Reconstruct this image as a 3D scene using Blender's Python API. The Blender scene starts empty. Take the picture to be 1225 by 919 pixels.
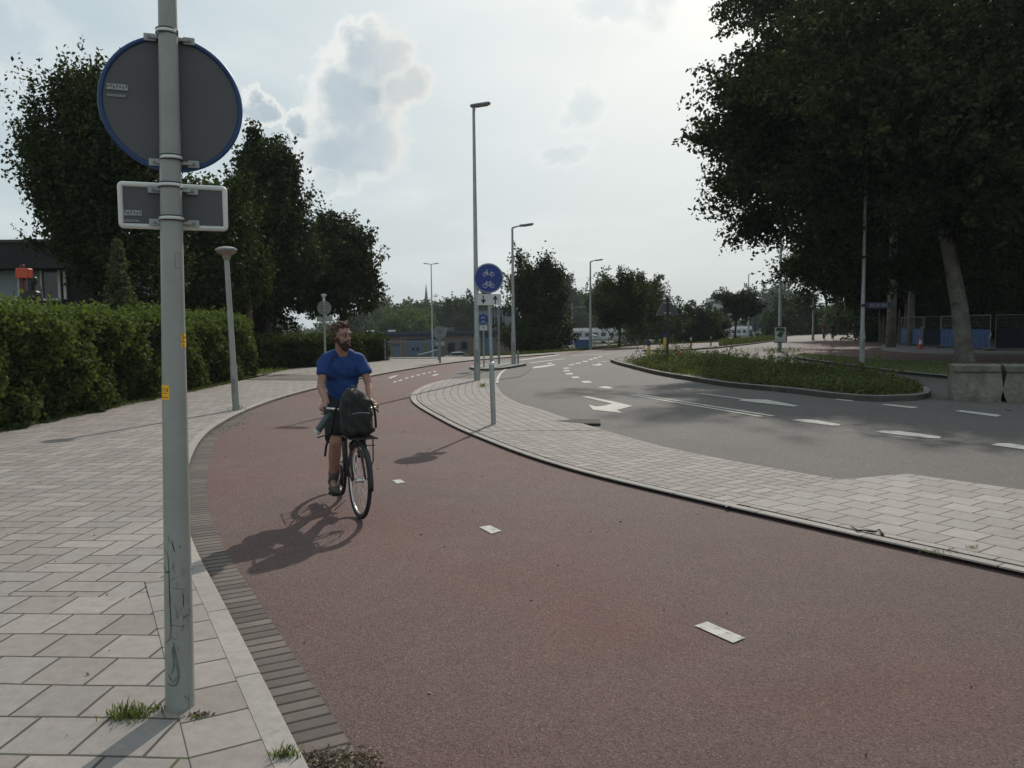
import bpy, bmesh, math, random
import numpy as np
from mathutils import Vector, Matrix, Euler, Quaternion
from mathutils.geometry import tessellate_polygon
random.seed(7)
rng = np.random.default_rng(7)
R = math.radians
PI = math.pi
sc = bpy.context.scene
col = sc.collection

# ------------------------------------------------------------------ camera
FPX, CH = 955.0, 1.7
PITCH, ROLL = math.atan(68.5 / 955), R(0.6)
fwd = Vector((0, math.cos(PITCH), -math.sin(PITCH)))
r0, u0 = Vector((1, 0, 0)), Vector((0, math.sin(PITCH), math.cos(PITCH)))
rgt = math.cos(ROLL) * r0 - math.sin(ROLL) * u0
upv = math.cos(ROLL) * u0 + math.sin(ROLL) * r0
cam_d = bpy.data.cameras.new('camera')
cam = bpy.data.objects.new('camera', cam_d)
col.objects.link(cam)
m = Matrix((rgt, upv, -fwd)).transposed().to_4x4()
m.translation = Vector((0, 0, CH))
cam.matrix_world = m
cam_d.sensor_width = 36
cam_d.lens = 36 * FPX / 1225
cam_d.clip_start = 0.05
cam_d.clip_end = 4000
sc.camera = cam

def G(x, y, z=0.0):
    """ground point (at height z) seen at a photograph position"""
    d = fwd * FPX + rgt * (x - 612.5) - upv * (y - 459.5)
    t = (z - CH) / d.z
    return (d.x * t, d.y * t)

def GX(x, Y):
    """world X for a photograph column at depth Y"""
    return (x - 612.5) / FPX * Y

# ------------------------------------------------------------------ sun and sky
SUN_EL, SUN_AZ = R(36), R(14.5)          # azimuth from +Y towards +X
sun_dir = Vector((math.sin(SUN_AZ) * math.cos(SUN_EL), math.cos(SUN_AZ) * math.cos(SUN_EL), math.sin(SUN_EL)))
sd = bpy.data.lights.new('sun', 'SUN')
sd.energy = 3.25
sd.angle = R(0.6)
sd.color = (1.0, 0.93, 0.84)
so = bpy.data.objects.new('sun', sd)
so.rotation_euler = sun_dir.to_track_quat('Z', 'Y').to_euler()
col.objects.link(so)

w = bpy.data.worlds.new('World')
sc.world = w
w.use_nodes = True
nt = w.node_tree
nt.nodes.clear()

class NT:
    def __init__(s, nt): s.nt = nt
    def n(s, typ, **kw):
        nd = s.nt.nodes.new(typ)
        ins = kw.pop('ins', {})
        for k, v in kw.items(): setattr(nd, k, v)
        for k, v in ins.items():
            if isinstance(v, bpy.types.NodeSocket): s.nt.links.new(v, nd.inputs[k])
            else: nd.inputs[k].default_value = v
        return nd
    def m(s, op, a, b=None, c=None, clamp=False):
        nd = s.nt.nodes.new('ShaderNodeMath'); nd.operation = op; nd.use_clamp = clamp
        for i, v in enumerate((a, b, c)):
            if v is None: continue
            if isinstance(v, bpy.types.NodeSocket): s.nt.links.new(v, nd.inputs[i])
            else: nd.inputs[i].default_value = v
        return nd.outputs[0]
    def ss(s, v, a, b, lo=0.0, hi=1.0):
        nd = s.n('ShaderNodeMapRange', interpolation_type='SMOOTHSTEP', ins={0: v, 1: a, 2: b, 3: lo, 4: hi})
        return nd.outputs[0]
    def mix(s, f, a, b, blend='MIX'):
        nd = s.nt.nodes.new('ShaderNodeMix'); nd.data_type = 'RGBA'; nd.blend_type = blend
        for i, v in ((0, f), (6, a), (7, b)):
            if isinstance(v, bpy.types.NodeSocket): s.nt.links.new(v, nd.inputs[i])
            elif i == 0: nd.inputs[0].default_value = v
            else: nd.inputs[i].default_value = (v[0], v[1], v[2], 1)
        return nd.outputs[2]
    def noise(s, vec, scale, detail=4, rough=0.55, dist=0.0):
        nd = s.n('ShaderNodeTexNoise', ins={'Scale': scale, 'Detail': detail, 'Roughness': rough, 'Distortion': dist})
        if vec is not None: s.nt.links.new(vec, nd.inputs['Vector'])
        return nd.outputs[0]
    def ramp(s, v, stops):
        nd = s.nt.nodes.new('ShaderNodeValToRGB')
        e = nd.color_ramp.elements
        while len(e) < len(stops): e.new(0.5)
        for el, (p, c) in zip(e, stops):
            el.position = p
            el.color = (c[0], c[1], c[2], 1) if hasattr(c, '__len__') else (c, c, c, 1)
        s.nt.links.new(v, nd.inputs[0])
        return nd.outputs[0]

def build_world():
    N = NT(nt)
    geo = N.n('ShaderNodeTexCoord')
    d = geo.outputs['Generated']
    sep = N.n('ShaderNodeSeparateXYZ', ins={0: d})
    dx, dy, dz = sep.outputs
    sky = N.n('ShaderNodeTexSky', sky_type='NISHITA')
    sky.sun_disc = False
    sky.sun_elevation = SUN_EL
    sky.sun_rotation = SUN_AZ
    sky.air_density = 1.2
    sky.dust_density = 3.0
    sky.ozone_density = 1.5
    skyc = N.mix(1.0, sky.outputs[0], (0.085,) * 3, 'MULTIPLY')
    # glow of the hazy veil round the sun
    dot = N.n('ShaderNodeVectorMath', operation='DOT_PRODUCT', ins={0: d, 1: tuple(sun_dir)}).outputs['Value']
    g = N.m('POWER', N.m('MAXIMUM', dot, 0.0), 7.0)
    veil = N.mix(N.ss(g, 0.0, 1.0), (0.495, 0.615, 0.670), (0.96, 0.985, 0.945))
    low = N.ss(dz, 0.0, 0.40)
    veil = N.mix(low, N.mix(0.45, veil, (0.69, 0.745, 0.755)), veil)
    base = N.mix(0.88, skyc, veil)
    # high thin cloud, softly streaked
    flat = N.n('ShaderNodeVectorMath', operation='DIVIDE', ins={0: d})
    zz = N.m('ADD', N.m('MAXIMUM', dz, 0.0), 0.22)
    cmb = N.n('ShaderNodeCombineXYZ', ins={0: zz, 1: zz, 2: zz})
    N.nt.links.new(cmb.outputs[0], flat.inputs[1])
    n1 = N.noise(flat.outputs[0], 1.5, 7, 0.55, 0.4)
    base = N.mix(N.ss(n1, 0.42, 0.72, 0.0, 0.35), base, (0.93, 0.96, 0.95))
    n2 = N.noise(flat.outputs[0], 0.9, 6, 0.6, 0.2)
    base = N.mix(N.ss(n2, 0.5, 0.75, 0.0, 0.22), base, (0.48, 0.60, 0.66))
    # cumulus towers: az/el coordinates distorted by noise
    az = N.m('ARCTAN2', dx, dy)
    el = N.m('ARCSINE', dz)
    nA = N.n('ShaderNodeTexNoise', ins={'Vector': d, 'Scale': 9.0, 'Detail': 9.0, 'Roughness': 0.62})
    off = N.n('ShaderNodeSeparateXYZ', ins={0: nA.outputs[1]})
    az2 = N.m('ADD', az, N.m('MULTIPLY', N.m('SUBTRACT', off.outputs[0], 0.5), 0.14))
    el2 = N.m('ADD', el, N.m('MULTIPLY', N.m('SUBTRACT', off.outputs[1], 0.5), 0.14))
    def blob(a, e, ra, re):
        u = N.m('DIVIDE', N.m('SUBTRACT', az2, R(a)), R(ra)); v = N.m('DIVIDE', N.m('SUBTRACT', el2, R(e)), R(re))
        return N.m('SQRT', N.m('ADD', N.m('MULTIPLY', u, u), N.m('MULTIPLY', v, v)))
    def union(bl):
        r = bl[0]
        for b in bl[1:]: r = N.m('SMOOTH_MIN', r, b, 0.5)
        return r
    big = union([blob(-9.6, 18.0, 2.4, 2.6), blob(-11.4, 15.0, 3.6, 3.2), blob(-12.0, 11.2, 4.2, 3.6), blob(-8.8, 12.0, 3.0, 3.0), blob(-7.6, 15.2, 2.3, 2.0), blob(-15.2, 14.0, 1.4, 1.2), blob(-17.6, 14.8, 1.3, 1.6)])
    sm = union([blob(10.6, 21.3, 1.7, 1.5), blob(6.6, 20.8, 2.6, 1.1), blob(5.3, 15.2, 1.2, 1.3), blob(4.4, 12.0, 2.0, 0.7), blob(-13.6, 9.0, 2.2, 0.8), blob(22, 14, 5, 3), blob(-36, 17, 6, 2.2), blob(-52, 22, 8, 4), blob(42, 20, 7, 5), blob(-70, 16, 9, 4), blob(66, 14, 9, 4)])
    fine = N.noise(d, 22.0, 6, 0.6)
    edge = N.m('ADD', N.m('ADD', big, 0.06), N.m('MULTIPLY', N.m('SUBTRACT', fine, 0.5), 0.42))
    body = N.ss(edge, 1.10, 0.78)
    rim = N.ss(edge, 1.08, 0.72)
    shade = N.mix(N.ss(N.noise(d, 14.0, 5, 0.6), 0.35, 0.65), (0.385, 0.475, 0.55), (0.52, 0.60, 0.65))
    bottom = N.ss(el, R(5.5), R(15.0))
    right_lit = N.ss(N.m('ADD', az, N.m('MULTIPLY', fine, 0.06)), R(-8.6), R(-5.8))
    cc = N.mix(N.ss(edge, 0.45, 1.0), shade, (0.96, 0.96, 0.91))
    cc = N.mix(N.m('MULTIPLY', right_lit, 0.6), cc, (0.80, 0.80, 0.76))
    base = N.mix(N.m('MULTIPLY', body, N.m('ADD', N.m('MULTIPLY', bottom, 0.85), 0.05)), base, cc)
    e2 = N.m('ADD', sm, N.m('MULTIPLY', N.m('SUBTRACT', fine, 0.5), 0.8))
    base = N.mix(N.m('MULTIPLY', N.ss(e2, 1.25, 0.3), 0.30), base, (0.52, 0.62, 0.68))
    base = N.mix(N.m('MULTIPLY', N.m('MULTIPLY', N.ss(e2, 1.5, 1.1), N.ss(e2, 0.8, 1.1)), 0.18), base, (1.0, 1.0, 0.96))
    # below the horizon: ground haze
    base = N.mix(N.ss(dz, -0.02, 0.0), (0.25, 0.26, 0.25), base)
    bg = N.n('ShaderNodeBackground', ins={0: base, 1: 1.0})
    out = N.n('ShaderNodeOutputWorld')
    N.nt.links.new(bg.outputs[0], out.inputs[0])
build_world()
w.cycles.sampling_method = 'AUTOMATIC'

sc.view_settings.view_transform = 'Standard'
sc.view_settings.look = 'None'
sc.view_settings.exposure = 0.0
sc.view_settings.gamma = 1.0
sc.view_settings.use_curve_mapping = False
sc.render.engine = 'CYCLES'
sc.cycles.max_bounces = 6
sc.cycles.transparent_max_bounces = 8
sc.cycles.volume_bounces = 0
sc.cycles.use_denoising = True

# ------------------------------------------------------------------ helpers
def tag(o, label=None, cat=None, group=None, kind=None):
    if label: o['label'] = label
    if cat: o['category'] = cat
    if group: o['group'] = group
    if kind: o['kind'] = kind
    return o

def thing(name, loc, label, cat, rz=0.0, group=None):
    o = bpy.data.objects.new(name, None)
    o.empty_display_size = 0.1
    o.location = loc if len(loc) == 3 else (loc[0], loc[1], 0)
    o.rotation_euler = (0, 0, rz)
    col.objects.link(o)
    return tag(o, label, cat, group)

def copy_tree(o, parent=None):
    c = o.copy()
    col.objects.link(c)
    c.parent = parent
    for ch in list(o.children):
        copy_tree(ch, c)
    return c

MATS = {}
def mat(name, c, rough=0.8, var=0.12, vs=6.0, bump=0.0, bs=60.0, metal=0.0, spec=0.4, c2=None, coord='Object', fine=0.0, trans=0.0, dirt=None):
    """procedural material: base colour broken up by two scales of noise"""
    if name in MATS: return MATS[name]
    m = bpy.data.materials.new(name)
    m.use_nodes = True
    N = NT(m.node_tree)
    p = N.nt.nodes['Principled BSDF']
    tc = N.n('ShaderNodeTexCoord').outputs[coord]
    n = N.noise(tc, vs, 5, 0.6)
    lo = tuple(max(0, x * (1 - var)) for x in c); hi = tuple(min(1, x * (1 + var)) for x in (c2 or c))
    cc = N.mix(N.ss(n, 0.3, 0.7), lo, hi)
    if fine:
        nf = N.noise(tc, bs, 2, 0.7)
        cc = N.mix(1.0, cc, N.ramp(nf, [(0.3, 1 - fine), (0.7, 1 + fine)]), 'MULTIPLY')
    if dirt:
        nd = N.noise(tc, dirt[1], 6, 0.65)
        cc = N.mix(N.ss(nd, dirt[2], dirt[2] + 0.12, 0, dirt[3]), cc, dirt[0])
    N.nt.links.new(cc, p.inputs['Base Color'])
    p.inputs['Roughness'].default_value = rough
    p.inputs['Metallic'].default_value = metal
    p.inputs['Specular IOR Level'].default_value = spec
    if bump:
        nb = N.noise(tc, bs, 3, 0.6)
        b = N.n('ShaderNodeBump', ins={'Strength': bump, 'Distance': 0.01, 'Height': nb})
        N.nt.links.new(b.outputs[0], p.inputs['Normal'])
    MATS[name] = m
    return m

def link_mesh(name, me, mats, parent=None, smooth=False):
    if not isinstance(mats, (list, tuple)): mats = [mats]
    for x in mats: me.materials.append(x)
    if smooth:
        me.polygons.foreach_set('use_smooth', [True] * len(me.polygons))
    me.update()
    o = bpy.data.objects.new(name, me)
    col.objects.link(o)
    if parent is not None: o.parent = parent
    return o

class MB:
    """collects shapes in the thing's own coordinates, builds ONE mesh"""
    def __init__(s): s.v = []; s.f = []; s.mi = []
    def add(s, vs, fs, mi=0):
        b = len(s.v)
        s.v += [tuple(p) for p in vs]
        s.f += [tuple(b + i for i in f) for f in fs]
        s.mi += [mi] * len(fs)
        return s
    def box(s, c, size, rot=None, mi=0, bev=0.0, taper=1.0):
        hx, hy, hz = (q / 2 for q in size)
        M = rot if rot is not None else Matrix.Identity(3)
        C = Vector(c)
        if bev <= 0:
            vs = [Vector((x * (taper if z > 0 else 1), y * (taper if z > 0 else 1), z)) for z in (-hz, hz) for x, y in ((-hx, -hy), (hx, -hy), (hx, hy), (-hx, hy))]
            fs = [(3, 2, 1, 0), (4, 5, 6, 7), (0, 1, 5, 4), (1, 2, 6, 5), (2, 3, 7, 6), (3, 0, 4, 7)]
        else:
            bev = min(bev, hx * .95, hy * .95, hz * .95)
            def ring(ax, ay, z, b):
                return [Vector(p + (z,)) for p in ((-ax + b, -ay), (ax - b, -ay), (ax, -ay + b), (ax, ay - b), (ax - b, ay), (-ax + b, ay), (-ax, ay - b), (-ax, -ay + b))]
            k = bev * .7
            rs = [ring(hx - bev, hy - bev, -hz, k), ring(hx, hy, -hz + bev, bev), ring(hx, hy, hz - bev, bev), ring(hx - bev, hy - bev, hz, k)]
            vs = sum(rs, [])
            fs = [tuple(range(7, -1, -1)), tuple(range(24, 32))]
            for r in range(3):
                for i in range(8):
                    j = (i + 1) % 8
                    fs.append((r * 8 + i, r * 8 + j, r * 8 + 8 + j, r * 8 + 8 + i))
        return s.add([C + M @ v for v in vs], fs, mi)
    def tube(s, pts, r, n=10, mi=0, cap=True, closed=False, sq=(1, 1)):
        pts = [Vector(p) for p in pts]
        k = len(pts)
        rr = r if hasattr(r, '__len__') else [r] * k
        vs = []; fs = []
        prev = None
        for i in range(k):
            if closed: t = pts[(i + 1) % k] - pts[i - 1]
            else: t = pts[min(i + 1, k - 1)] - pts[max(i - 1, 0)]
            if t.length < 1e-9: t = Vector((0, 0, 1))
            t.normalize()
            if prev is None:
                a = t.orthogonal() if abs(t.z) > .9 else t.cross(Vector((0, 0, 1)))
                a.normalize()
            else:
                a = prev - t * prev.dot(t)
                if a.length < 1e-6: a = t.orthogonal()
                a.normalize()
            prev = a
            b = t.cross(a)
            for j in range(n):
                th = 2 * PI * j / n
                vs.append(pts[i] + (a * math.cos(th) * sq[0] + b * math.sin(th) * sq[1]) * rr[i])
        rng_ = range(k) if closed else range(k - 1)
        for i in rng_:
            i2 = (i + 1) % k
            for j in range(n):
                j2 = (j + 1) % n
                fs.append((i * n + j, i * n + j2, i2 * n + j2, i2 * n + j))
        if cap and not closed:
            fs.append(tuple(range(n - 1, -1, -1))); fs.append(tuple((k - 1) * n + j for j in range(n)))
        return s.add(vs, fs, mi)
    def lathe(s, prof, c=(0, 0, 0), M=None, n=20, mi=0, sx=1, sy=1):
        """prof: (r, z) bottom to top; closed at ends when r==0"""
        C = Vector(c); M = M or Matrix.Identity(3)
        vs = []; fs = []
        for r, z in prof:
            for j in range(n):
                th = 2 * PI * j / n
                vs.append(C + M @ Vector((r * math.cos(th) * sx, r * math.sin(th) * sy, z)))
        for i in range(len(prof) - 1):
            for j in range(n):
                j2 = (j + 1) % n
                fs.append((i * n + j, i * n + j2, (i + 1) * n + j2, (i + 1) * n + j))
        fs.append(tuple(range(n - 1, -1, -1)))
        fs.append(tuple((len(prof) - 1) * n + j for j in range(n)))
        return s.add(vs, fs, mi)
    def ell(s, c, rad, M=None, n=16, k=10, mi=0):
        prof = [(math.sin(PI * i / k) + (1e-4 if i in (0, k) else 0), -math.cos(PI * i / k)) for i in range(k + 1)]
        M = (M or Matrix.Identity(3)) @ Matrix.Diagonal(Vector(rad))
        return s.lathe(prof, c, M, n, mi)
    def cap(s, a, b, ra, rb, n=14, mi=0):
        a, b = Vector(a), Vector(b)
        t = (b - a)
        L = t.length
        t = t / L if L > 1e-6 else Vector((0, 0, 1))
        pts = []; rr = []
        for i in range(5):
            th = PI / 2 * i / 4
            pts.append(a - t * ra * math.cos(th)); rr.append(max(ra * math.sin(th), 1e-4))
        for i in range(5):
            th = PI / 2 * i / 4
            pts.append(b + t * rb * math.sin(th)); rr.append(max(rb * math.cos(th), 1e-4))
        return s.tube(pts, rr, n, mi)
    def poly(s, pts, thick, M=None, c=(0, 0, 0), mi=0, mside=None):
        """prism of a 2D outline (x, y) extruded along local z from 0 to thick"""
        M = M or Matrix.Identity(3); C = Vector(c)
        p3 = [Vector((p[0], p[1], 0)) for p in pts]
        area = sum(pts[i][0] * pts[(i + 1) % len(pts)][1] - pts[(i + 1) % len(pts)][0] * pts[i][1] for i in range(len(pts)))
        if area < 0: p3.reverse()
        tri = tessellate_polygon([p3])
        n = len(p3)
        vs = [C + M @ p for p in p3] + [C + M @ (p + Vector((0, 0, thick))) for p in p3]
        fs = []
        for t in tri:
            a, b, c_ = (p3[i] for i in t)
            up = (b - a).cross(c_ - a).z > 0
            t = tuple(t) if up else tuple(reversed(t))
            fs.append(tuple(i + n for i in t)); fs.append(tuple(reversed(t)))
        s.add(vs, fs, mi)
        s.add(vs, [(i, (i + 1) % n, n + (i + 1) % n, n + i) for i in range(n)], mi if mside is None else mside)
        return s
    def build(s, name, mats, parent=None, smooth=False, auto=None):
        me = bpy.data.meshes.new(name)
        me.from_pydata(s.v, [], s.f)
        me.validate()
        if len(me.polygons) == len(s.mi):
            me.polygons.foreach_set('material_index', s.mi)
        o = link_mesh(name, me, mats, parent, smooth)
        if auto is not None:
            me.polygons.foreach_set('use_smooth', [True] * len(me.polygons))
            me.set_sharp_from_angle(angle=R(auto))
        return o

def spline(pts, step=0.4, closed=False):
    """Catmull-Rom through 2D points, resampled"""
    P = [Vector(p[:2]) for p in pts]
    n = len(P); out = []
    segs = n if closed else n - 1
    for i in range(segs):
        if closed: p0, p1, p2, p3 = P[i - 1], P[i], P[(i + 1) % n], P[(i + 2) % n]
        else: p0, p1, p2, p3 = P[max(i - 1, 0)], P[i], P[i + 1], P[min(i + 2, n - 1)]
        k = max(1, int((p2 - p1).length / step))
        for j in range(k):
            t = j / k
            out.append(0.5 * ((2 * p1) + (p2 - p0) * t + (2 * p0 - 5 * p1 + 4 * p2 - p3) * t * t + (3 * p1 - p0 - 3 * p2 + p3) * t ** 3))
    if not closed: out.append(P[-1])
    return [(p.x, p.y) for p in out]

def smooth_line(pts, it=2):
    pts = [Vector(p) for p in pts]
    for _ in range(it):
        pts = [pts[0]] + [(pts[i - 1] + pts[i] * 2 + pts[i + 1]) / 4 for i in range(1, len(pts) - 1)] + [pts[-1]]
    return [tuple(p) for p in pts]

def sheet(name, pts, z, m, skirt=0.0, kind='structure', parent=None):
    p3 = [Vector((p[0], p[1], 0)) for p in pts]
    tri = tessellate_polygon([p3])
    n = len(p3)
    vs = [(p.x, p.y, z) for p in p3]
    fs = []
    for t in tri:
        a, b, c_ = (p3[i] for i in t)
        fs.append(tuple(t) if (b - a).cross(c_ - a).z > 0 else tuple(reversed(t)))
    if skirt:
        vs += [(p.x, p.y, z - skirt) for p in p3]
        fs += [(i, (i + 1) % n, n + (i + 1) % n, n + i) for i in range(n)]
    me = bpy.data.meshes.new(name)
    me.from_pydata(vs, [], fs)
    o = link_mesh(name, me, m, parent)
    if parent is None: tag(o, kind=kind)
    return o

def sweep(name, line, prof, m, closed=False, uvs=True, kind='structure', parent=None):
    """profile of (offset to the left of the line, z) swept along a 2D line, uv in metres"""
    n = len(line); vs = []; L = [0.0]
    P = [Vector(p) for p in line]
    for i in range(1, n): L.append(L[-1] + (P[i] - P[i - 1]).length)
    for i in range(n):
        if closed: t = P[(i + 1) % n] - P[i - 1]
        else: t = P[min(i + 1, n - 1)] - P[max(i - 1, 0)]
        t.normalize()
        nrm = Vector((-t.y, t.x))
        for o_, z in prof:
            q = P[i] + nrm * o_
            vs.append((q.x, q.y, z))
    k = len(prof)
    cum = [0.0]
    for i in range(1, k): cum.append(cum[-1] + math.dist(prof[i], prof[i - 1]))
    fs = []; uv = []
    for i in range(n if closed else n - 1):
        i2 = (i + 1) % n
        l0 = L[i]; l1 = L[i2] if i2 else L[i] + (P[0] - P[i]).length
        for j in range(k - 1):
            fs.append((i * k + j, i2 * k + j, i2 * k + j + 1, i * k + j + 1))
            uv += [(l0, cum[j]), (l1, cum[j]), (l1, cum[j + 1]), (l0, cum[j + 1])]
    me = bpy.data.meshes.new(name)
    me.from_pydata(vs, [], fs)
    lay = me.uv_layers.new(name='UVMap')
    lay.data.foreach_set('uv', [c for q in uv for c in q])
    o = link_mesh(name, me, m, parent)
    if parent is None: tag(o, kind=kind)
    return o

def ribbon(name, A, B, z, m, kind='structure', z2=None):
    """strip between two lines of equal count, uv: u along, v across in metres"""
    n = len(A)
    vs = []; L = [0.0]
    for i in range(1, n): L.append(L[-1] + math.dist(B[i], B[i - 1]))
    for i in range(n):
        vs += [(A[i][0], A[i][1], z), (B[i][0], B[i][1], z)]
    fs = []; uv = []
    for i in range(n - 1):
        f = (2 * i, 2 * i + 1, 2 * i + 3, 2 * i + 2)
        wa, wb = math.dist(A[i], B[i]), math.dist(A[i + 1], B[i + 1])
        q = [(L[i], 0), (L[i], wa), (L[i + 1], wb), (L[i + 1], 0)]
        a, b, c = (Vector(vs[f[0]]), Vector(vs[f[1]]), Vector(vs[f[2]]))
        if (b - a).cross(c - a).z < 0: f = f[::-1]; q = q[::-1]
        fs.append(f); uv += q
    me = bpy.data.meshes.new(name)
    me.from_pydata(vs, [], fs)
    lay = me.uv_layers.new(name='UVMap')
    lay.data.foreach_set('uv', [c for q in uv for c in q])
    o = link_mesh(name, me, m)
    tag(o, kind=kind)
    return o

def resample(line, n):
    P = [Vector(p) for p in line]
    L = [0.0]
    for i in range(1, len(P)): L.append(L[-1] + (P[i] - P[i - 1]).length)
    out = []; j = 0
    for i in range(n):
        s = L[-1] * i / (n - 1)
        while j < len(L) - 2 and L[j + 1] < s: j += 1
        t = (s - L[j]) / max(L[j + 1] - L[j], 1e-9)
        out.append(tuple(P[j].lerp(P[j + 1], min(1, max(0, t)))))
    return out

# ------------------------------------------------------------------ ground materials
def tile_mat(name, mode, wd, ht, base, joint=0.006, rot=0.0, coord='Object', var=0.10, jc=(0.066, 0.058, 0.050), off=(0, 0), rough=0.85, bump=0.6, stain=0.5):
    m = bpy.data.materials.new(name); m.use_nodes = True
    N = NT(m.node_tree); p = N.nt.nodes['Principled BSDF']
    tc = N.n('ShaderNodeTexCoord')
    obj = tc.outputs['Object']
    mp = N.n('ShaderNodeMapping', ins={0: tc.outputs[coord], 1: (off[0], off[1], 0), 2: (0, 0, rot)})
    # slightly irregular laying
    wob = N.n('ShaderNodeTexNoise', ins={'Vector': obj, 'Scale': 1.3, 'Detail': 2.0})
    wv = N.n('ShaderNodeVectorMath', operation='MULTIPLY_ADD', ins={0: wob.outputs[1], 1: (0.035, 0.035, 0), 2: mp.outputs[0]})
    s = N.n('ShaderNodeSeparateXYZ', ins={0: wv.outputs[0]})
    x, y = s.outputs[0], s.outputs[1]
    if mode == 'running':
        row = N.m('FLOOR', N.m('DIVIDE', y, ht))
        xs = N.m('ADD', N.m('DIVIDE', x, wd), N.m('MULTIPLY', N.m('MODULO', N.m('ABSOLUTE', row), 2.0), 0.5))
        i = N.m('FLOOR', xs)
        fu = N.m('MULTIPLY', N.m('SUBTRACT', xs, i), wd)
        fv = N.m('MULTIPLY', N.m('SUBTRACT', N.m('DIVIDE', y, ht), row), ht)
        d = N.m('MINIMUM', N.m('MINIMUM', fu, N.m('SUBTRACT', wd, fu)), N.m('MINIMUM', fv, N.m('SUBTRACT', ht, fv)))
        ia, ib = i, row
    else:   # herringbone of 2:1 stones, cell = stone width
        u = N.m('DIVIDE', x, ht); v = N.m('DIVIDE', y, ht)
        i = N.m('FLOOR', u); j = N.m('FLOOR', v)
        fu = N.m('SUBTRACT', u, i); fv = N.m('SUBTRACT', v, j)
        k = N.m('FLOORED_MODULO', N.m('SUBTRACT', i, j), 4.0)
        def eq(q): return N.m('COMPARE', k, float(q), 0.25)
        dl = N.m('ADD', fu, eq(1)); dr = N.m('ADD', N.m('SUBTRACT', 1.0, fu), eq(0))
        db = N.m('ADD', fv, eq(2)); dt = N.m('ADD', N.m('SUBTRACT', 1.0, fv), eq(3))
        d = N.m('MULTIPLY', N.m('MINIMUM', N.m('MINIMUM', dl, dr), N.m('MINIMUM', db, dt)), ht)
        ia = N.m('SUBTRACT', i, eq(1)); ib = N.m('ADD', j, eq(3))
    cid = N.n('ShaderNodeCombineXYZ', ins={0: ia, 1: ib, 2: 0.5})
    wn = N.n('ShaderNodeTexWhiteNoise', noise_dimensions='3D', ins={0: cid.outputs[0]})
    r1 = wn.outputs[0]
    tone = N.mix(r1, tuple(c * (1 - var) for c in base), tuple(c * (1 + var) for c in base))
    warm = N.n('ShaderNodeSeparateColor', ins={0: wn.outputs[1]}).outputs[1]
    tone = N.mix(N.m('MULTIPLY', N.m('GREATER_THAN', warm, 0.80), 0.35), tone, (base[0] * 0.86, base[1] * 0.90, base[2] * 0.97))
    speck = N.noise(obj, 260.0, 2, 0.8)
    tone = N.mix(1.0, tone, N.ramp(speck, [(0.3, 0.86), (0.7, 1.14)]), 'MULTIPLY')
    mid = N.noise(obj, 14.0, 5, 0.7)
    tone = N.mix(1.0, tone, N.ramp(mid, [(0.3, 0.84), (0.7, 1.10)]), 'MULTIPLY')
    big = N.noise(obj, 0.8, 6, 0.65)
    tone = N.mix(N.ss(big, 0.48, 0.72, 0, stain), tone, tuple(c * 0.72 for c in base))
    spots = N.noise(obj, 5.0, 4, 0.6)
    tone = N.mix(N.ss(spots, 0.66, 0.74, 0, 0.45), tone, tuple(c * 0.55 for c in base))
    jw = N.m('ADD', joint * 0.7, N.m('MULTIPLY', N.noise(obj, 9.0, 3, 0.6), joint * 0.7))
    jm = N.m('SUBTRACT', 1.0, N.ss(N.m('SUBTRACT', d, jw), -0.001, 0.0025))
    moss = N.mix(N.ss(N.noise(obj, 2.2, 4, 0.6), 0.55, 0.7), jc, (0.075, 0.085, 0.04))
    c = N.mix(jm, tone, moss)
    N.nt.links.new(c, p.inputs['Base Color'])
    p.inputs['Roughness'].default_value = rough
    p.inputs['Specular IOR Level'].default_value = 0.25
    h = N.m('ADD', N.m('MULTIPLY', N.ss(d, 0.0, joint * 2.2), 1.0), N.m('ADD', N.m('MULTIPLY', r1, 0.35), N.m('MULTIPLY', speck, 0.15)))
    b = N.n('ShaderNodeBump', ins={'Strength': bump, 'Distance': 0.004, 'Height': h})
    N.nt.links.new(b.outputs[0], p.inputs['Normal'])
    return m

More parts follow.
